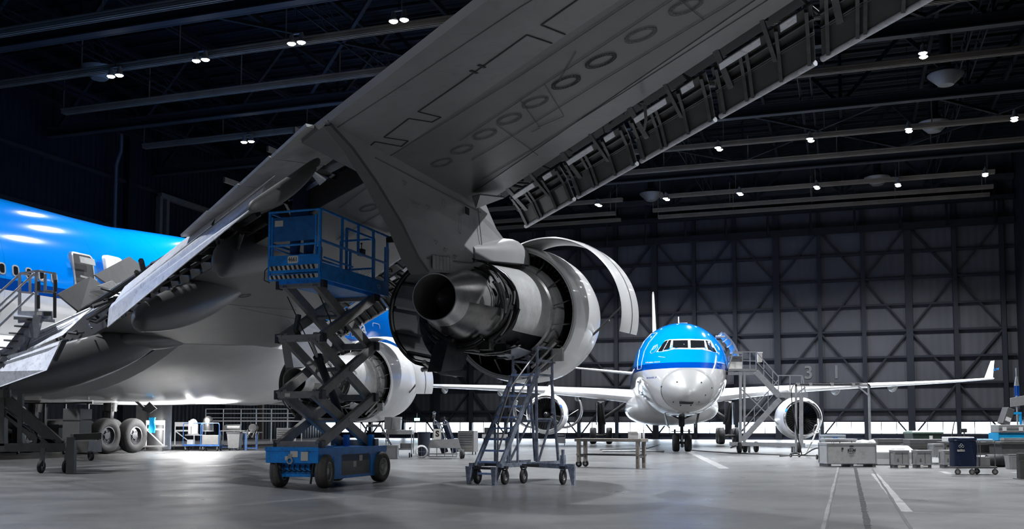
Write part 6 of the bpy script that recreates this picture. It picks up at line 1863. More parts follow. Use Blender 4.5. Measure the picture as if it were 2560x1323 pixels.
def crate(name, lab, px, Y, w, d, h, m, rz=0., feet=.08, grp=None, cat='crate', lid=True, z=0):
    t = place(name, lab, cat, px, Y, rz, grp); t.location.z = z
    mb_(lambda b: b.box((-w / 2, -d / 2, feet), (w / 2, d / 2, h - .03)), 'crate_body', m, t, .006)
    e = .02
    fr_ = MB()
    for x in (-w / 2, w / 2):
        for y in (-d / 2, d / 2): fr_.bar((x, y, feet), (x, y, h - .03), .035)
    for zz in (feet + .015, h - .045):
        for y in (-d / 2, d / 2): fr_.bar((-w / 2, y, zz), (w / 2, y, zz), .03)
        for x in (-w / 2, w / 2): fr_.bar((x, -d / 2, zz), (x, d / 2, zz), .03)
    fr_.build('edge_trim', M_GALV, t)
    if lid: mb_(lambda b: b.box((-w / 2 - e, -d / 2 - e, h - .03), (w / 2 + e, d / 2 + e, h + .01)), 'lid', m, t, .005)
    if feet > .03:
        for x in (-w / 2 + .06, 0, w / 2 - .06) if w > 1 else (-w / 2 + .05, w / 2 - .05): mb_(lambda b: b.box((x - .05, -d / 2, 0), (x + .05, d / 2, feet)), 'skid', M_DGREY, t)
    return t
wc = crate('aluminium_box', 'white metal box on the floor between the lift base and the instrument trolley', 975, YG(1146.5), .60, .4, .50, M_CASE, 0, .01)
cl = place('hose_coil', 'coil of pale hose standing on edge by the gas cylinder cart', 'hose', 1054, 37.8, .2)
def coil(b):
    for k in range(5):
        r = .20 + .012 * k; b.tube([(r * math.cos(t * PI / 12), -.05 + .022 * k, .245 + r * math.sin(t * PI / 12)) for t in range(25)], .012, 6)
mb_(coil, 'coil_loops', M_WHT, cl, smooth=60)
mb_(lambda b: (b.bar((-.2, 0, .245), (.2, 0, .245), .012), b.bar((0, 0, .04), (0, 0, .45), .012)), 'reel_spokes', M_GALV, cl)
bl = place('waste_drum', 'dark blue-grey drum between the instrument trolley and the cylinder cart', 'drum', 1060, 40.5)
mb_(lambda b: b.lathe((0, 0, 0), LZV, [(0, .01), (0, .24), (.9, .26), (.95, .28), (.99, .28), (.99, .01)], 24), 'drum_body', mat('drum_blue_grey', (.04, .05, .08), .5, .1, .2), bl, smooth=40)
gc = place('gas_cylinder_cart', 'low wheeled cart carrying two slanting dark gas cylinders', 'cart', 1115, 37.4, -.05)
mb_(lambda b: b.box((-.62, -.35, .16), (.45, .35, .20)), 'cart_deck', M_GALV, gc)
mb_(lambda b: b.slab([(-.62, -.34, .40), (.60, -.34, .40), (.5, -.34, .76), (-.55, -.34, .70)], .04), 'side_panel', M_CASE, gc)
for x in (-.6, -.3, 0, .3, .44): mb_(lambda b: b.bar((x, -.36, .08), (x, -.36, .42), .03), 'side_bar', M_GALV, gc)
mb_(lambda b: (b.bar((-.62, -.36, .08), (.45, -.36, .08), .04), b.bar((-.62, -.36, .42), (.6, -.36, .42), .04)), 'side_rail', M_GALV, gc)
for s, x in ((0, -.25), (1, .12)):
    cy = MB(); A_ = V((x + .22, -.05 + .15 * s, .22)); d_ = V((-.34, .05, 1)).normalized()
    cy.lathe(A_, d_, [(0, .01), (0, .135), (1.12, .135), (1.25, .09), (1.3, .04), (1.3, .01)], 22)
    gcy = thing('gas_cylinder', ('left' if s == 0 else 'right') + ' one of two slanting dark gas cylinders on the low cart', 'gas cylinder', gc.location, gc.rotation_euler[2])
    cy.build('cylinder_body', mat('cylinder_navy', (.008, .013, .035), .3, .1, .1), gcy, smooth=40)
    cy = MB(); cy.lathe(A_ + d_ * 1.3, d_, [(0, .04), (.08, .04), (.08, .06), (.13, .06), (.13, .01)], 12); cy.build('valve', M_DARKM, gcy, smooth=40)
mb_(lambda b: (b.bar((-.52, -.1, .4), (-.42, -.1, 1.6), .03), b.bar((.1, -.3, .5), (-.2, -.3, 1.35), .05), b.bar((-.45, -.25, 1.3), (.15, -.25, 1.28), .05)), 'cylinder_rack', M_GALV, gc)
mb_(lambda b: (b.tube([(-.45, -.1, 1.55), (-.44, -.1, 1.75)], .05, 8), b.ball((-.44, -.12, 1.72), .07, 10, 6)), 'gauge', M_CHROME, gc)
sg = mb_(lambda b: b.box((-.42, -.38, .72), (-.14, -.37, 1.12)), 'letter_sign', M_CREAM, gc)
text_mesh('sign_letter', 'S', .30, M_BLK, sg, V((-.28, -.385, .93)), LX, LZV, .002, bold=.012)
for x in (.62, ): wheel(gc, 'wheel', (x, -.3, .17), LX + V((0, .3, 0)), .17, .09, M_RUB, M_STEEL, .45, 20)
wheel(gc, 'wheel', (.62, .3, .17), LX + V((0, .3, 0)), .17, .09, M_RUB, M_STEEL, .45, 20)
mb_(lambda b: b.prism([(.40, -.33, .42), (.58, -.33, .42), (.78, -.33, .18), (.7, -.33, .16), (.52, -.33, .3)], V((0, .05, 0))), 'mudguard', M_CASE, gc)
ex = place('exit_sign', 'small glowing green emergency sign on the far wall', 'sign', 1042.5, 88); ex.location = at(1042.5, 1049, 93)
mb_(lambda b: b.box((-.25, -.05, -.13), (.25, .05, .13)), 'sign_face', mat('exit_green', (.1, .5, .35), .5, 0, 0, emit=(.25, 1, .75), estr=3.0), ex)
mb_(lambda b: b.bar((0, 0, .13), (0, 0, .6), .03), 'sign_bracket', M_GALV, ex)
# behind the central stairs
sc = place('service_cart', 'small white wheeled service cart on the bright floor left of the workbench', 'cart', 1403, YG(1114), 0)
mb_(lambda b: b.box((-.25, -.2, .14), (.25, .2, .52)), 'cart_body', M_WHT, sc, .01)
mb_(lambda b: (b.bar((-.25, 0, .52), (-.25, 0, .76), .03), b.bar((.25, 0, .52), (.25, 0, .76), .03), b.box((-.18, -.1, .58), (.18, .1, .72))), 'handle_frame', M_GALV, sc)
for x in (-.2, .2): wheel(sc, 'caster_wheel', (x, -.1, .07), LX, .07, .04, M_RUB, M_STEEL, .4, 12)
mc = place('machine_trolley', 'low trolley with machine parts seen through the mobile stairs', 'trolley', 1235, 50)
mb_(lambda b: b.box((-.6, -.3, .62), (.7, .3, .80)), 'trolley_top', M_CASE, mc)
mb_(lambda b: (b.box((-.5, -.2, .8), (0, .2, 1.15)),), 'machine_part', M_DARK, mc)
for x in (-.5, .6): mb_(lambda b: b.bar((x, 0, .1), (x, 0, .62), .06), 'leg', M_DARKM, mc)
for x in (-.5, .6): wheel(mc, 'caster_wheel', (x, 0, .08), LX, .08, .05, M_RUB, M_STEEL, .4, 12)
# things lying on the floor
pl_ = place('floor_pole', 'long grey pole lying on the floor behind the workbench', 'pole', 1590, YG(1130))
mb_(lambda b: b.tube([(-1.6, 0, .045), (1.3, -.1, .045)], .04, 8), 'pole_tube', M_GALV, pl_, smooth=60)
cb_ = MB(); cb_.tube([ground(x, y) + V((0, 0, .02)) for x, y in ((1500, 1126), (1560, 1124), (1620, 1122), (1650, 1112))], .018, 6)
tag(cb_.build('floor_hose', M_BLK), 'thin black hose on the floor behind the workbench', 'hose')
cb_ = MB(); cb_.tube([ground(x, y) + V((0, 0, .02)) for x, y in ((1722, 1126), (1760, 1129.5), (1830, 1134), (1900, 1137), (1980, 1140), (2050, 1141))], .022, 6)
tag(cb_.build('floor_cable', M_BLK), 'long dark cable on the floor right of the nose wheels', 'cable')

# ---------- boarding stairs at the twin jet ------------------------------
YB = 44.6
dk = place('boarding_stairs', 'tall grey two-flight boarding stairs at the side of the twin jet', 'stairs', 1850, YB)
def r2(px, py, d=0.0): return rel(dk, px, py, YB + d)
def bar2(name, a, c, w=.07, h=None, d=0., m=M_GALV): mb_(lambda b: b.bar(r2(*a, d), r2(*c, d), w, h if h else w), name, m, dk)
mb_(lambda b: b.slab([r2(1820, 925), r2(1892, 925), r2(1892, 925, 1.6), r2(1820, 925, 1.6)], .10), 'upper_platform', M_CASE, dk)
mb_(lambda b: b.slab([r2(1820, 934), r2(1892, 934), r2(1892, 934, 1.6), r2(1820, 934, 1.6)], .14), 'platform_beam', M_GALV, dk)
mb_(lambda b: b.slab([r2(1945, 988), r2(2020, 988), r2(2020, 988, 1.6), r2(1945, 988, 1.6)], .24), 'landing', M_GALV, dk)
for d in (0, 1.5):
    for x in (1851, 1861): bar2('support_post', (x, 930), (x, 1108), .11 if x == 1851 else .09, None, d)
    bar2('support_post', (2003, 990), (2003, 1112), .16, .1, d)
    bar2('stair_stringer', (1890, 930), (1948, 990), .08, .26, d)
    bar2('stair_stringer', (1950, 998), (1855, 1102), .08, .24, d)
    bar2('base_beam', (1824, 1110), (2012, 1113), .12, .17, d)
    bar2('diagonal_brace', (1852, 972), (1946, 1062), .045, None, d)
    for x in (1856, 1875, 1890): bar2('rail_post', (x, 880), (x, 925), .035, None, d)
    bar2('hand_rail', (1832, 880), (1890, 880), .04, None, d); bar2('hand_rail', (1858, 902), (1890, 903), .03, None, d)
    bar2('hand_rail', (1890, 880), (1946, 942), .04, None, d); bar2('hand_rail', (1892, 905), (1944, 962), .03, None, d)
    for t in (.35, .75): bar2('rail_post', (1890 + 56 * t, 880 + 62 * t), (1890 + 56 * t, 932 + 62 * t), .03, None, d)
    for x in (1946, 1975, 2004): bar2('rail_post', (x, 939), (x, 985), .035, None, d)
    bar2('hand_rail', (1946, 939), (2006, 939), .04, None, d); bar2('hand_rail', (2006, 939), (2014, 985), .04, None, d)
    bar2('hand_rail', (1946, 950), (1860, 1048), .04, None, d); bar2('hand_rail', (1948, 970), (1862, 1070), .03, None, d)
    for t in (.3, .7): bar2('rail_post', (1946 - 86 * t, 950 + 98 * t), (1946 - 86 * t, 1000 + 98 * t), .03, None, d)
bar2('entry_rail', (1820, 922), (1834, 880), .05)
bar2('entry_rail', (1834, 881), (1856, 882), .10)
for k in range(9):
    t = (k + .5) / 9
    mb_(lambda b: b.slab([r2(1890 + 56 * t, 932 + 58 * t), r2(1896 + 56 * t, 932 + 58 * t), r2(1896 + 56 * t, 932 + 58 * t, 1.5), r2(1890 + 56 * t, 932 + 58 * t, 1.5)], .03), 'tread', M_GALV, dk)
for k in range(14):
    t = (k + .5) / 14
    mb_(lambda b: b.slab([r2(1944 - 90 * t, 1000 + 102 * t), r2(1952 - 90 * t, 1000 + 102 * t), r2(1952 - 90 * t, 1000 + 102 * t, 1.5), r2(1944 - 90 * t, 1000 + 102 * t, 1.5)], .03), 'tread', M_GALV, dk)
for x, d in ((1848, 0), (1862, 1.2), (1995, 0), (1890, 1.8)):
    c_ = r2(x, 1100, d); c_.z = .25; wheel(dk, 'wheel', c_, LX, .25, .16, M_RUB, M_DARKM, .5, 22)
for x in (1873, 1981, 1988): 
    a_ = r2(x, 1113); c_ = r2(x, 1132); c_.z = .02; mb_(lambda b: b.bar(a_, c_, .09), 'jack_foot', M_DGREY, dk)
bar2('tow_bar', (1826, 1120), (1840, 1115), .06, None, -.2, M_DARKM)
eb = place('door_equipment_box', 'cream equipment box on the upper platform of the boarding stairs', 'box', 1840, YB + .5); eb.location.z = r2(1840, 924).z + .02
mb_(lambda b: b.box((-.28, -.2, .0), (.28, .2, .36)), 'box_body', M_CREAM, eb, .01); mb_(lambda b: b.box((-.30, -.22, .36), (.30, .22, .62)), 'box_clutter', M_CASED, eb, .01)
jb_ = place('junction_box', 'cream box fixed high at the top rail of the boarding stairs', 'box', 1902, YB + .2); jb_.location.z = zpx(905, YB)
mb_(lambda b: b.box((-.10, -.08, .0), (.10, .08, .42)), 'box_body', M_CREAM, jb_, .01); mb_(lambda b: b.box((-.12, -.1, .40), (.12, .1, .46)), 'box_lid', M_WHT, jb_)
# ---------- portal frame with hose ---------------------------------------
YP = 39.0
pf = place('portal_frame', 'grey portal frame on small wheels with a black hose along its beam', 'frame', 1990, YP)
def r3(px, py, d=0.0): return rel(pf, px, py, YP + d)
mb_(lambda b: b.bar(r3(1990, 962), r3(1990, 1136), .075), 'frame_post', M_GALV, pf)
mb_(lambda b: b.bar(r3(2172, 962, 0), V((r3(2172, 962).x, 0, .03)), .075), 'frame_post', M_GALV, pf)
mb_(lambda b: b.bar(r3(1988, 964), r3(2174, 963), .075, .08), 'frame_beam', M_GALV, pf)
for a, c in (((1992, 985), (2014, 968)), ((2146, 967), (2171, 988))): mb_(lambda b: b.bar(r3(*a), r3(*c), .05), 'corner_brace', M_GALV, pf)
for x in (1995, 2026, 2080, 2133): mb_(lambda b: b.obox(r3(x, 962, -.03), V((.06, 0, 0)), V((0, .05, 0)), V((0, 0, .07))), 'hose_clip', M_CASE, pf)
mb_(lambda b: b.tube([r3(2005, 1140, -.1), r3(1996, 1100, -.08), r3(1987, 1050, -.06), r3(1980, 1010, -.06), r3(1978, 975, -.06), r3(1984, 962, -.06), r3(2000, 960.5, -.05), r3(2080, 961, -.05), r3(2150, 959, -.05), r3(2168, 958, -.05), r3(2175, 965, -.05), r3(2176, 985, -.05)], .022, 8), 'black_hose', M_BLK, pf, smooth=60)
for x, sgn in ((1977, -1), (1998, 1)):
    c_ = r3(x, 1138, -.15); c_.z = .07; wheel(pf, 'caster_wheel', c_, LX + V((0, .5, 0)), .07, .035, M_RUB, M_STEEL, .4, 12)
    mb_(lambda b: b.bar(c_ + V((0, 0, .06)), V((0, 0, .16)), .05), 'foot_arm', M_DARKM, pf)
cb_ = MB(); cb_.tube([at(2045, 1048, 38.5), at(2046, 1062, 38.3), at(2038, 1085, 38), at(2030, 1105, 37.8), ground(2015, 1135) + V((0, 0, .02)), ground(1985, 1140) + V((0, 0, .02))], .03, 8)
tag(cb_.build('filler_hose', M_CREAM, smooth=60), 'pale hose curving down to the floor in front of the right engine', 'hose')
cb_ = MB(); cb_.tube([at(2052, 1120, 36), at(2040, 1121, 37), at(2030, 1125, 37.5), ground(2012, 1138) + V((0, 0, .02)), ground(1950, 1142) + V((0, 0, .02))], .028, 8)
tag(cb_.build('ground_power_cable', M_BLK, smooth=60), 'thick black cable running from the large crate across the floor', 'cable')
cd_ = place('hand_truck', 'slim upright hand truck standing at the left of the large crate', 'hand truck', 2049, 36.5)
mb_(lambda b: (b.bar((0, 0, .05), (0, 0, zpx(1074, 36.5)), .06), b.tube([(0, 0, 1.0), (-.2, 0, .95), (-.24, 0, 1.05), (-.18, 0, 1.25), (-.1, 0, 1.27)], .02, 6)), 'truck_frame', M_GALV, cd_)
wheel(cd_, 'wheel', (-.12, 0, .09), LX, .09, .05, M_RUB, M_STEEL, .4, 14)

# ---------- crates at the right -------------------------------------------
Yc = YG(1167)
kc = crate('transport_crate', 'large pale aluminium crate with the airline crown logo on skids', 2116, Yc + .35, S(122, Yc), .75, zpx(1108, Yc), mat('crate_white_metal', (.50, .50, .49), .42, .35, .10, 3, dirt=.22), .03, .09)
w_k = S(122, Yc); fy = -.392
text_mesh('crate_lettering', 'KLM', .11, M_BLK, kc, V((.0, fy, .50)), LX, LZV, .002, sx=1.15, bold=.004)
mb_(lambda b: [b.ball((x, fy, .625 + (.0 if x else .01)), .016, 8, 6, (1, .2, 1)) for x in (-.05, -.025, 0, .025, .05)] and b.box((-.06, fy - .003, .60), (.06, fy + .003, .612)), 'crown_mark', M_BLK, kc)
text_mesh('crate_lettering', 'ENGINEERING\nMAINTENANCE\nSCHIPHOL', .024, M_DGREY, kc, V((.0, fy, .38)), LX, LZV, .001)
mb_(lambda b: [b.bar((-.60 + .05 * k, fy, .66), (-.60 + .05 * k, fy, .76), .008, .006) for k in (0, 1)] and b.box((-.47, fy - .002, .70), (-.41, fy + .002, .72)), 'handling_mark', M_BLK, kc)
mb_(lambda b: (b.box((-.31, fy - .002, .52), (-.25, fy + .002, .58)), b.prism([(-.38, fy, .76), (-.34, fy, .76), (-.36, fy, .68)], V((0, .004, 0)))), 'handling_mark', M_BLK, kc)
mb_(lambda b: b.box((-.012, fy - .01, .73), (.012, fy, .79)), 'latch', M_CHROME, kc)
crate('metal_box', 'long low metal box behind the large crate, just showing above it', 2095, 32.5, S(78, 32.5), .5, zpx(1098, 32.5), M_CASE, .02, .02)
ck = crate('cool_box', 'white box with pale blue logo behind the left end of the large crate', 2081, 34.5, S(52, 34.5), .4, zpx(1088, 34.5), mat('cool_box_blue_white', (.45, .52, .62), .4, 0, .05), .02, .02)
text_mesh('box_logo', 'KLM', .09, M_BLUE, ck, V((.02, -.215, zpx(1094, 34.5))), LX, LZV, .002)
sb = place('wrapped_bundle', 'white plastic-wrapped bundle lying at the right end of the large crate', 'bundle', 2163, Yc + 1.9)
mb_(lambda b: b.loft([[V((x, .2 * math.cos(2 * PI * j / 12) * r, zpx(1108, Yc) + .0 + .07 * math.sin(2 * PI * j / 12) * r + .015 * math.sin(x * 20 + j))) for j in range(12)] for x, r in ((-.3, .3), (-.25, .8), (-.1, 1), (.1, .9), (.22, 1.1), (.3, .5))]), 'bundle_wrap', M_WHT, sb, smooth=50)
mb_(lambda b: b.box((-.25, -.15, 0), (.25, .15, zpx(1112, Yc))), 'bundle_stand', M_CASED, sb)
wt = place('lidded_chest', 'wide white plastic chest with sloping lid between the large crate and small crates', 'chest', 2222, 31.5)
def chest(b): b.loft([[V((x * w, y * d, z)) for x, y in ((-1, -1), (1, -1), (1, 1), (-1, 1))] for z, w, d in ((.02, .52, .4), (.36, .60, .46), (.38, .62, .48))])
mb_(chest, 'chest_body', M_WHT, wt, .01)
mb_(lambda b: b.loft([[V((x * w, y * d, z)) for x, y in ((-1, -1), (1, -1), (1, 1), (-1, 1))] for z, w, d in ((.38, .64, .5), (.42, .64, .5), (.60, .5, .3), (.61, .48, .28))]), 'chest_lid', M_WHT, wt, .01)
text_mesh('chest_lettering', 'SAFETY EQUIPMENT', .05, M_DGREY, wt, V((.12, -.41, .51)), LX, V((0, .75, .66)), .001)
rk = cabinet('low grey drawer unit on the trestle behind the white chest', 2220, 35, S(66, 35), zpx(1097, 35), 4, M_CASED, 0)
for i, (px, lab) in enumerate(((2246, 'small grey crate on a pallet, first right of the white chest'), (2302, 'small grey crate on a pallet, second right of the white chest'), (2370, 'small grey crate on a pallet, half hidden behind the navy bag'))):
    Y = YG(1170) + .25; w_ = S(35, Y)
    cr = crate('small_crate', lab, px, Y, w_, .36, zpx(1126, Y), mat('small_crate_grey', (.33, .33, .32), .5, .25, .1, 4, dirt=.2), -.03, .09, 'small crates on pallets at the right')
    mb_(lambda b: b.box((.02, -.192, .10), (.035, -.18, zpx(1128, Y) - .04)), 'door_seam', M_DGREY, cr)
    mb_(lambda b: (b.lathe((-.10, -.182, .26), V((0, -1, 0)), [(0, .02), (.004, .02), (.004, .001)], 12), b.box((-.125, -.186, .19), (-.075, -.18, .22))), 'stencil_mark', M_DGREY, cr)
    mb_(lambda b: b.box((-.12, -.20, .02), (.1, -.185, .075)), 'pallet_label', M_CREAM, cr)
gb_ = place('green_container', 'big dark green lidded waste container by the far doors at right', 'waste container', 2306, 40)
W_ = S(72, 40) / 2
mb_(lambda b: b.loft([[V((x * w, y * .45, z)) for x, y in ((-1, -1), (1, -1), (1, 1), (-1, 1))] for z, w in ((.15, W_ * .85), (zpx(1085, 40), W_))]), 'container_body', M_GREEN, gb_, .01)
mb_(lambda b: b.loft([[V((x * w, y * d, z)) for x, y in ((-1, -1), (1, -1), (1, 1), (-1, 1))] for z, w, d in ((zpx(1085, 40), W_ * 1.05, .5), (zpx(1081, 40), W_ * 1.05, .5), (zpx(1077, 40), W_ * .9, .35))]), 'container_lid', mat('lid_green', (.06, .10, .075), .4, 0, .1), gb_, .01)
for x in (-W_ * .7, W_ * .7): wheel(gb_, 'wheel', (x, -.3, .08), LX, .08, .05, M_RUB, M_STEEL, .4, 12)
mb_(lambda b: b.box((W_ * .12, -.47, zpx(1100, 40)), (W_ * .35, -.455, zpx(1089, 40))), 'container_label', M_CREAM, gb_)
tl = place('tool_trailer', 'dark grey wooden trailer with equipment behind the small crates', 'trailer', 2318, 33)
Wt = S(112, 33) / 2
mb_(lambda b: b.box((-Wt, -.4, zpx(1122, 33)), (Wt, .5, zpx(1111, 33))), 'trailer_bed', M_ARMD, tl, .01)
mb_(lambda b: b.box((-Wt, -.35, .25), (Wt, .4, zpx(1122, 33))), 'trailer_side', M_CASED, tl, .01)
mb_(lambda b: b.box((-Wt * .95, -.3, zpx(1111, 33)), (Wt * .75, .3, zpx(1098, 33))), 'stacked_cases', M_CASED, tl, .02)
for x in (-Wt * .8, Wt * .55): wheel(tl, 'wheel', (x, -.42, .24), V((.3, 1, 0)), .24, .16, M_RUB, M_DARKM, .5, 22)
mb_(lambda b: b.tube([(Wt * .75, -.5, .4), (Wt * .8, -.5, .95), (Wt * .86, -.5, 1.2), (Wt * .95, -.45, 1.36)], .02, 6), 'drawbar', M_BLK, tl)
gx = crate('grey_box', 'grey slatted box standing on the trailer just left of the navy bag', 2338, 31.8, S(24, 31.8), .4, S(30, 31.8), M_CASE, 0, .0); gx.location.z = zpx(1140, 31.8)
tl2 = place('flat_trailer', 'dark flat trailer behind the navy bag, loaded with pale boxes', 'trailer', 2440, 32)
mb_(lambda b: b.box((-1.1, -.4, .62), (1.0, .5, .72)), 'trailer_bed', M_ARMD, tl2, .01)
mb_(lambda b: b.box((-1.1, -.3, .3), (.95, .4, .62)), 'trailer_side', M_CASED, tl2)
mb_(lambda b: b.box((-1.0, -.3, .72), (-.2, .3, .88)), 'pale_cover', M_WHT, tl2, .02)
for x in (-.8, .65): wheel(tl2, 'wheel', (x, -.42, .22), V((.2, 1, 0)), .22, .14, M_RUB, M_DARKM, .5, 20)
text_mesh('trailer_lettering', 'CDM EXTERN', .09, M_CREAM, tl2, V((-.88, -.405, .50)), LX, LZV, .003)
# laundry style cart with navy bag
Yn = YG(1187)
nb = place('cleaning_cart', 'cleaning cart with a large navy bag on four small wheels', 'cart', 2427, Yn + .3, .02)
wN = S(104, Yn)
mb_(lambda b: b.box((-wN / 2, -.25, .16), (wN / 2, .25, .21)), 'cart_base', M_DGREY, nb, .01)
for x, y in ((-wN / 2 + .06, -.2), (-.12, -.24), (.22, .2), (wN / 2 - .04, -.2)):
    wheel(nb, 'caster_wheel', (x, y, .075), V((.35, 1, 0)), .075, .03, M_RUBG, M_STEEL, .5, 16)
    mb_(lambda b: b.bar((x, y, .08), (x, y, .17), .03), 'caster_fork', M_STEEL, nb)
for x in (.06, .12, wN / 2 - .03): mb_(lambda b: b.tube([(x, -.2, .2), (x, -.2, zpx(1103, Yn))], .013, 8), 'frame_tube', M_PIPE, nb)
mb_(lambda b: b.tube([(-wN / 2, -.2, zpx(1101, Yn)), (wN / 2 - .03, -.2, zpx(1103, Yn))], .013, 8), 'frame_tube', M_PIPE, nb)
def bag(b):
    z0, z1 = .2, zpx(1099, Yn); R = []
    for k in range(12):
        t = k / 11; z = z0 + (z1 - z0) * t; wx = .29 + .0 * t; ring = []
        for j in range(32):
            a = 2 * PI * j / 32; cx, cy = math.cos(a), math.sin(a)
            x = wx * math.copysign(abs(cx) ** .45, cx); y = .22 * math.copysign(abs(cy) ** .5, cy) + .012 * math.sin(7 * a + 3 * t)
            ring.append(V((-wN / 2 + .30 + x * (1 + .02 * math.sin(5 * t + a * 3)), y, z)))
        R.append(ring)
    b.loft(R)
bg = mb_(bag, 'laundry_bag', M_NAVY, nb, smooth=70)
mb_(lambda b: b.loft([[V((-wN / 2 + .30 + .31 * math.copysign(abs(math.cos(2 * PI * j / 24)) ** .45, math.cos(2 * PI * j / 24)), .24 * math.copysign(abs(math.sin(2 * PI * j / 24)) ** .5, math.sin(2 * PI * j / 24)), z + .01 * math.sin(j))) for j in range(24)] for z in (zpx(1103, Yn), zpx(1096, Yn))]), 'bag_top', M_NAVY, bg, smooth=70)
text_mesh('bag_lettering', 'asito', .10, M_CREAM, bg, V((-wN / 2 + .14, -.245, .62)), LX, LZV, .004, bold=.003)
mb_(lambda b: [b.tube([(-wN / 2 + .15 + cx + .03 * math.cos(t * PI / 5), -.245, .72 + cz + .03 * math.sin(t * PI / 5)) for t in range(11)], .005, 5) for cx, cz in ((-.035, 0), (.035, 0), (0, .035))] and None, 'bag_emblem', M_CREAM, bg)
mb_(lambda b: b.box((.12, -.2, zpx(1103, Yn) - .02), (wN / 2 - .06, .2, zpx(1098, Yn))), 'folded_cloths', mat('cloth_pale_blue', (.35, .55, .68), .8, 0, .3, 30), nb, .02)
mb_(lambda b: b.box((.14, -.15, .21), (.40, .15, .45)), 'rear_box', M_CASE, nb, .01)
# far right cluster
rb = place('black_drum', 'black barrel lying on its side under the right-hand trailer', 'barrel', 2486, YG(1167))
mb_(lambda b: b.lathe((-.27, 0, .19), LX, [(0, .01), (0, .17), (.03, .19), (.52, .19), (.55, .17), (.55, .01)], 26), 'barrel_shell', M_BLK, rb, smooth=40)
mb_(lambda b: [b.lathe((x, 0, .19), LX, [(0, .19), (.0, .197), (.02, .197), (.02, .19)], 26) for x in (-.1, .1)] and None, 'barrel_hoop', M_DARKM, rb)
pc = place('plastic_bin', 'pale grey plastic bin on the floor behind the steel barrier post', 'bin', 2529, YG(1172))
mb_(lambda b: b.loft([[V((x * w, y * w, z)) for x, y in ((-1, -.7), (-.7, -1), (.7, -1), (1, -.7), (1, 1), (-1, 1))] for z, w in ((0, .14), (.36, .17), (.38, .18))]), 'bin_body', M_CASE, pc, .005)
mb_(lambda b: b.box((-.17, -.17, .38), (.17, .17, .42)), 'bin_lid', M_CASED, pc)
tl3 = place('loaded_trolley', 'dark loaded trolley beneath the bright blue unit at far right', 'trolley', 2530, 31)
mb_(lambda b: b.box((-.55, -.4, .15), (.9, .4, .66)), 'trolley_body', M_CASED, tl3, .01)
mb_(lambda b: b.box((-.62, -.45, .66), (.95, .45, .74)), 'trolley_top', M_ARMD, tl3, .01)
mb_(lambda b: b.box((-.5, -.47, .78), (.2, -.2, .86)), 'tray', M_CASE, tl3)
for x in (-.4, .7): wheel(tl3, 'wheel', (x, -.3, .08), LX, .08, .05, M_RUB, M_STEEL, .4, 12)
bu = place('blue_unit', 'bright blue metal unit under the stacked grey cases at far right', 'machine', 2528, 33.5)
mb_(lambda b: b.box((-.62, -.35, .0 + .74), (.9, .35, zpx(1082, 33.5))), 'unit_body', M_CYAN, bu, .01)
mb_(lambda b: b.box((-.5, -.3, .0), (.8, .3, .74)), 'unit_base', M_CASED, bu)
hc = place('hard_case', 'wide grey hard case with labels lying on the bright blue unit', 'case', 2524, 33.4); hc.location.z = zpx(1082, 33.5) + .001
mb_(lambda b: b.box((-.52, -.3, 0), (.55, .3, S(20, 33.4))), 'case_shell', M_CASE, hc, .03)
mb_(lambda b: b.box((-.52, -.31, S(9, 33.4)), (.55, -.3, S(10, 33.4))), 'case_seam', M_DGREY, hc)
for x in (-.40, .15): mb_(lambda b: b.box((x, -.312, .06), (x + .14, -.302, .19)), 'case_label', M_WHT, hc)
tcse = place('tilted_case', 'grey case leaning steeply on top of the wide hard case', 'case', 2508, 33.4); tcse.location.z = hc.location.z + S(20, 33.4) + .004; tcse.rotation_euler = (0, .36, 0)
mb_(lambda b: b.box((-.13, -.2, .0), (.13, .2, .58)), 'case_shell', M_CASED, tcse, .02)
mb_(lambda b: b.box((-.08, -.206, .12), (.10, -.198, .26)), 'case_label', M_WHT, tcse)
bfm = place('blue_rack', 'small blue rectangular rack standing behind the tilted case', 'frame', 2537, 33.9); bfm.location.z = zpx(1064, 33.9)
mb_(lambda b: (b.bar((-.2, 0, 0), (-.2, 0, .42), .06), b.bar((.2, 0, 0), (.2, 0, .42), .06), b.bar((-.23, 0, .42), (.23, 0, .42), .08)), 'frame_tube', M_CYAN, bfm)
ps = place('signal_post', 'grey post with a pale board at the far right edge', 'board', 2544, 36)
mb_(lambda b: b.bar((.0, 0, 0), (.0, 0, zpx(990, 36)), .05), 'board_post', M_GALV, ps)
mb_(lambda b: b.slab([V((-.25, -.03, zpx(1018, 36))), V((.6, -.03, zpx(1010, 36))), V((.6, -.03, zpx(985, 36))), V((-.25, -.03, zpx(996, 36)))], .04), 'board_panel', M_CASE, ps)
fg = place('flag', 'hanging flag with pale and blue bands at the far right edge', 'flag', 2545, 36.5)
def flag_(b, z0, z1, w0, w1):
    b.loft([[V((-w * .5 + w * j / 7, .04 * math.sin(j * 1.3 + z), z)) for j in range(8)] + [V((w * .5 - w * j / 7, .02 + .04 * math.sin((7 - j) * 1.3 + z), z)) for j in range(8)] for z, w in ((z0, w0), ((z0 + z1) / 2, (w0 + w1) / 2), (z1, w1))])
mb_(lambda b: b.bar((.02, .05, 0), (.02, .05, zpx(920, 36.5)), .035), 'flag_pole', M_GALV, fg)
mb_(lambda b: flag_(b, zpx(965, 36.5), zpx(942, 36.5), .17, .06), 'flag_cloth', M_CASE, fg, smooth=60)
mb_(lambda b: flag_(b, zpx(1010, 36.5), zpx(965, 36.5), .10, .17), 'flag_blue_band', M_DBLUE, fg, smooth=60)
bp_ = place('barrier_post', 'short thick steel barrier post with a sloping top at the right edge', 'barrier', 2552, YG(1197))
mb_(lambda b: b.box((-.09, -.09, 0), (.07, .09, zpx(1150, YG(1197)))), 'post', M_ARMD, bp_, .006)
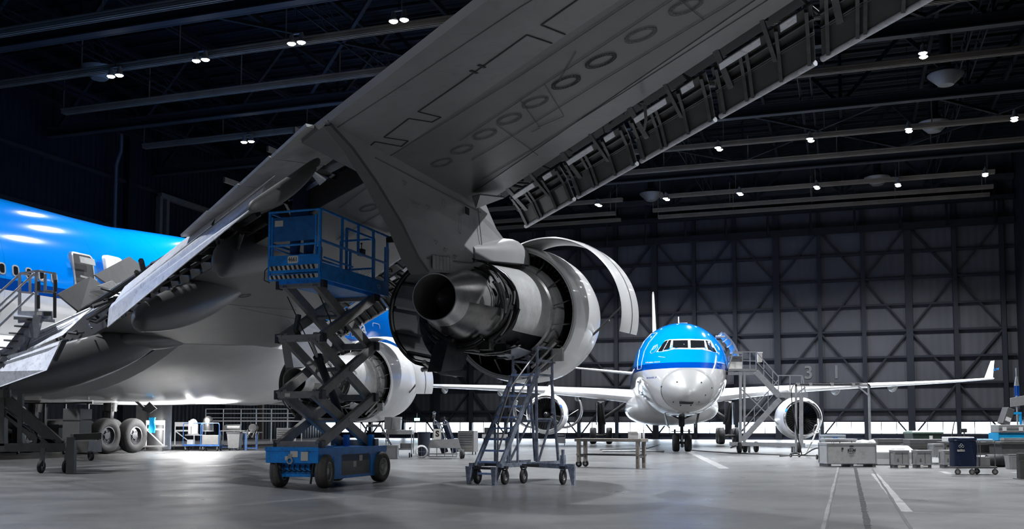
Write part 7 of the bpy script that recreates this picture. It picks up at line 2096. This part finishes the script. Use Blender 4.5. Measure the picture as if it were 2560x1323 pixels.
mb_(lambda b: b.box((-.10, -.06, zpx(1150, YG(1197))), (.5, .06, zpx(1133, YG(1197)))), 'barrier_rail', M_ARMD, bp_, .006)
mb_(lambda b: b.box((-.16, -.14, 0), (.14, .14, .015)), 'foot_plate', M_DGREY, bp_)
mn = place('monitor', 'small dark monitor against the bright window band, above the navy bag', 'monitor', 2410, 44); mn.location.z = 0
mb_(lambda b: b.box((-.16, -.03, zpx(1082, 44)), (.12, .03, zpx(1075, 44) + .06)), 'screen', M_BLK, mn); mb_(lambda b: b.bar((0, 0, 0), (0, 0, zpx(1080, 44)), .05), 'monitor_stand', M_DARKM, mn)
# ============================================================ CAMERA, LIGHT
cam = bpy.data.cameras.new('camera'); co = bpy.data.objects.new('camera', cam); COL.objects.link(co)
cam.sensor_fit = 'HORIZONTAL'; cam.sensor_width = 36; cam.lens = 36 * FPX / 2560
cam.shift_y = SHIFT / 2560; cam.clip_end = 600; cam.clip_start = .1
co.location = (0, 0, EYE); co.rotation_euler = (PI / 2 + TH, 0, 0)
scn.camera = co

w = bpy.data.worlds.new('daylight'); scn.world = w; w.use_nodes = True
w.node_tree.nodes['Background'].inputs['Color'].default_value = (.72, .85, 1.0, 1)
w.node_tree.nodes['Background'].inputs['Strength'].default_value = 9.0
LP = 5200
for k, q in enumerate(LIGHT_POS):
    right = (q.dot(RX) > -14)
    add_light((q.x, q.y, q.z - .2), LP * (1.5 if right else .8))
# unseen hall lamps without fixtures, one at right added to whiten the engine cowl
for lat_, dep_, f in ((-22, -10, 2.0), (-2, -8, 1.3), (-40, -6, 1.0), (9, 6, 1.3), (-36, 52, .6), (-38, 28, .8), (-24, 18, 1.4), (-38, 12, .6), (3.5, 27, 1.7), (9, 38, .8), (-12, 42, 1.6), (2, 62, 1.2), (-30, 66, 1), (-16, 78, 1.4)):
    q = hall(lat_, dep_, LZ)
    add_light((q.x, q.y, q.z - .2), LP * f)
scn.view_settings.view_transform = 'Standard'
scn.view_settings.look = 'None'
scn.view_settings.exposure = 1.0
scn.view_settings.gamma = 1
scn.view_settings.use_curve_mapping = False
scn.cycles.max_bounces = 6
scn.cycles.sample_clamp_indirect = 6
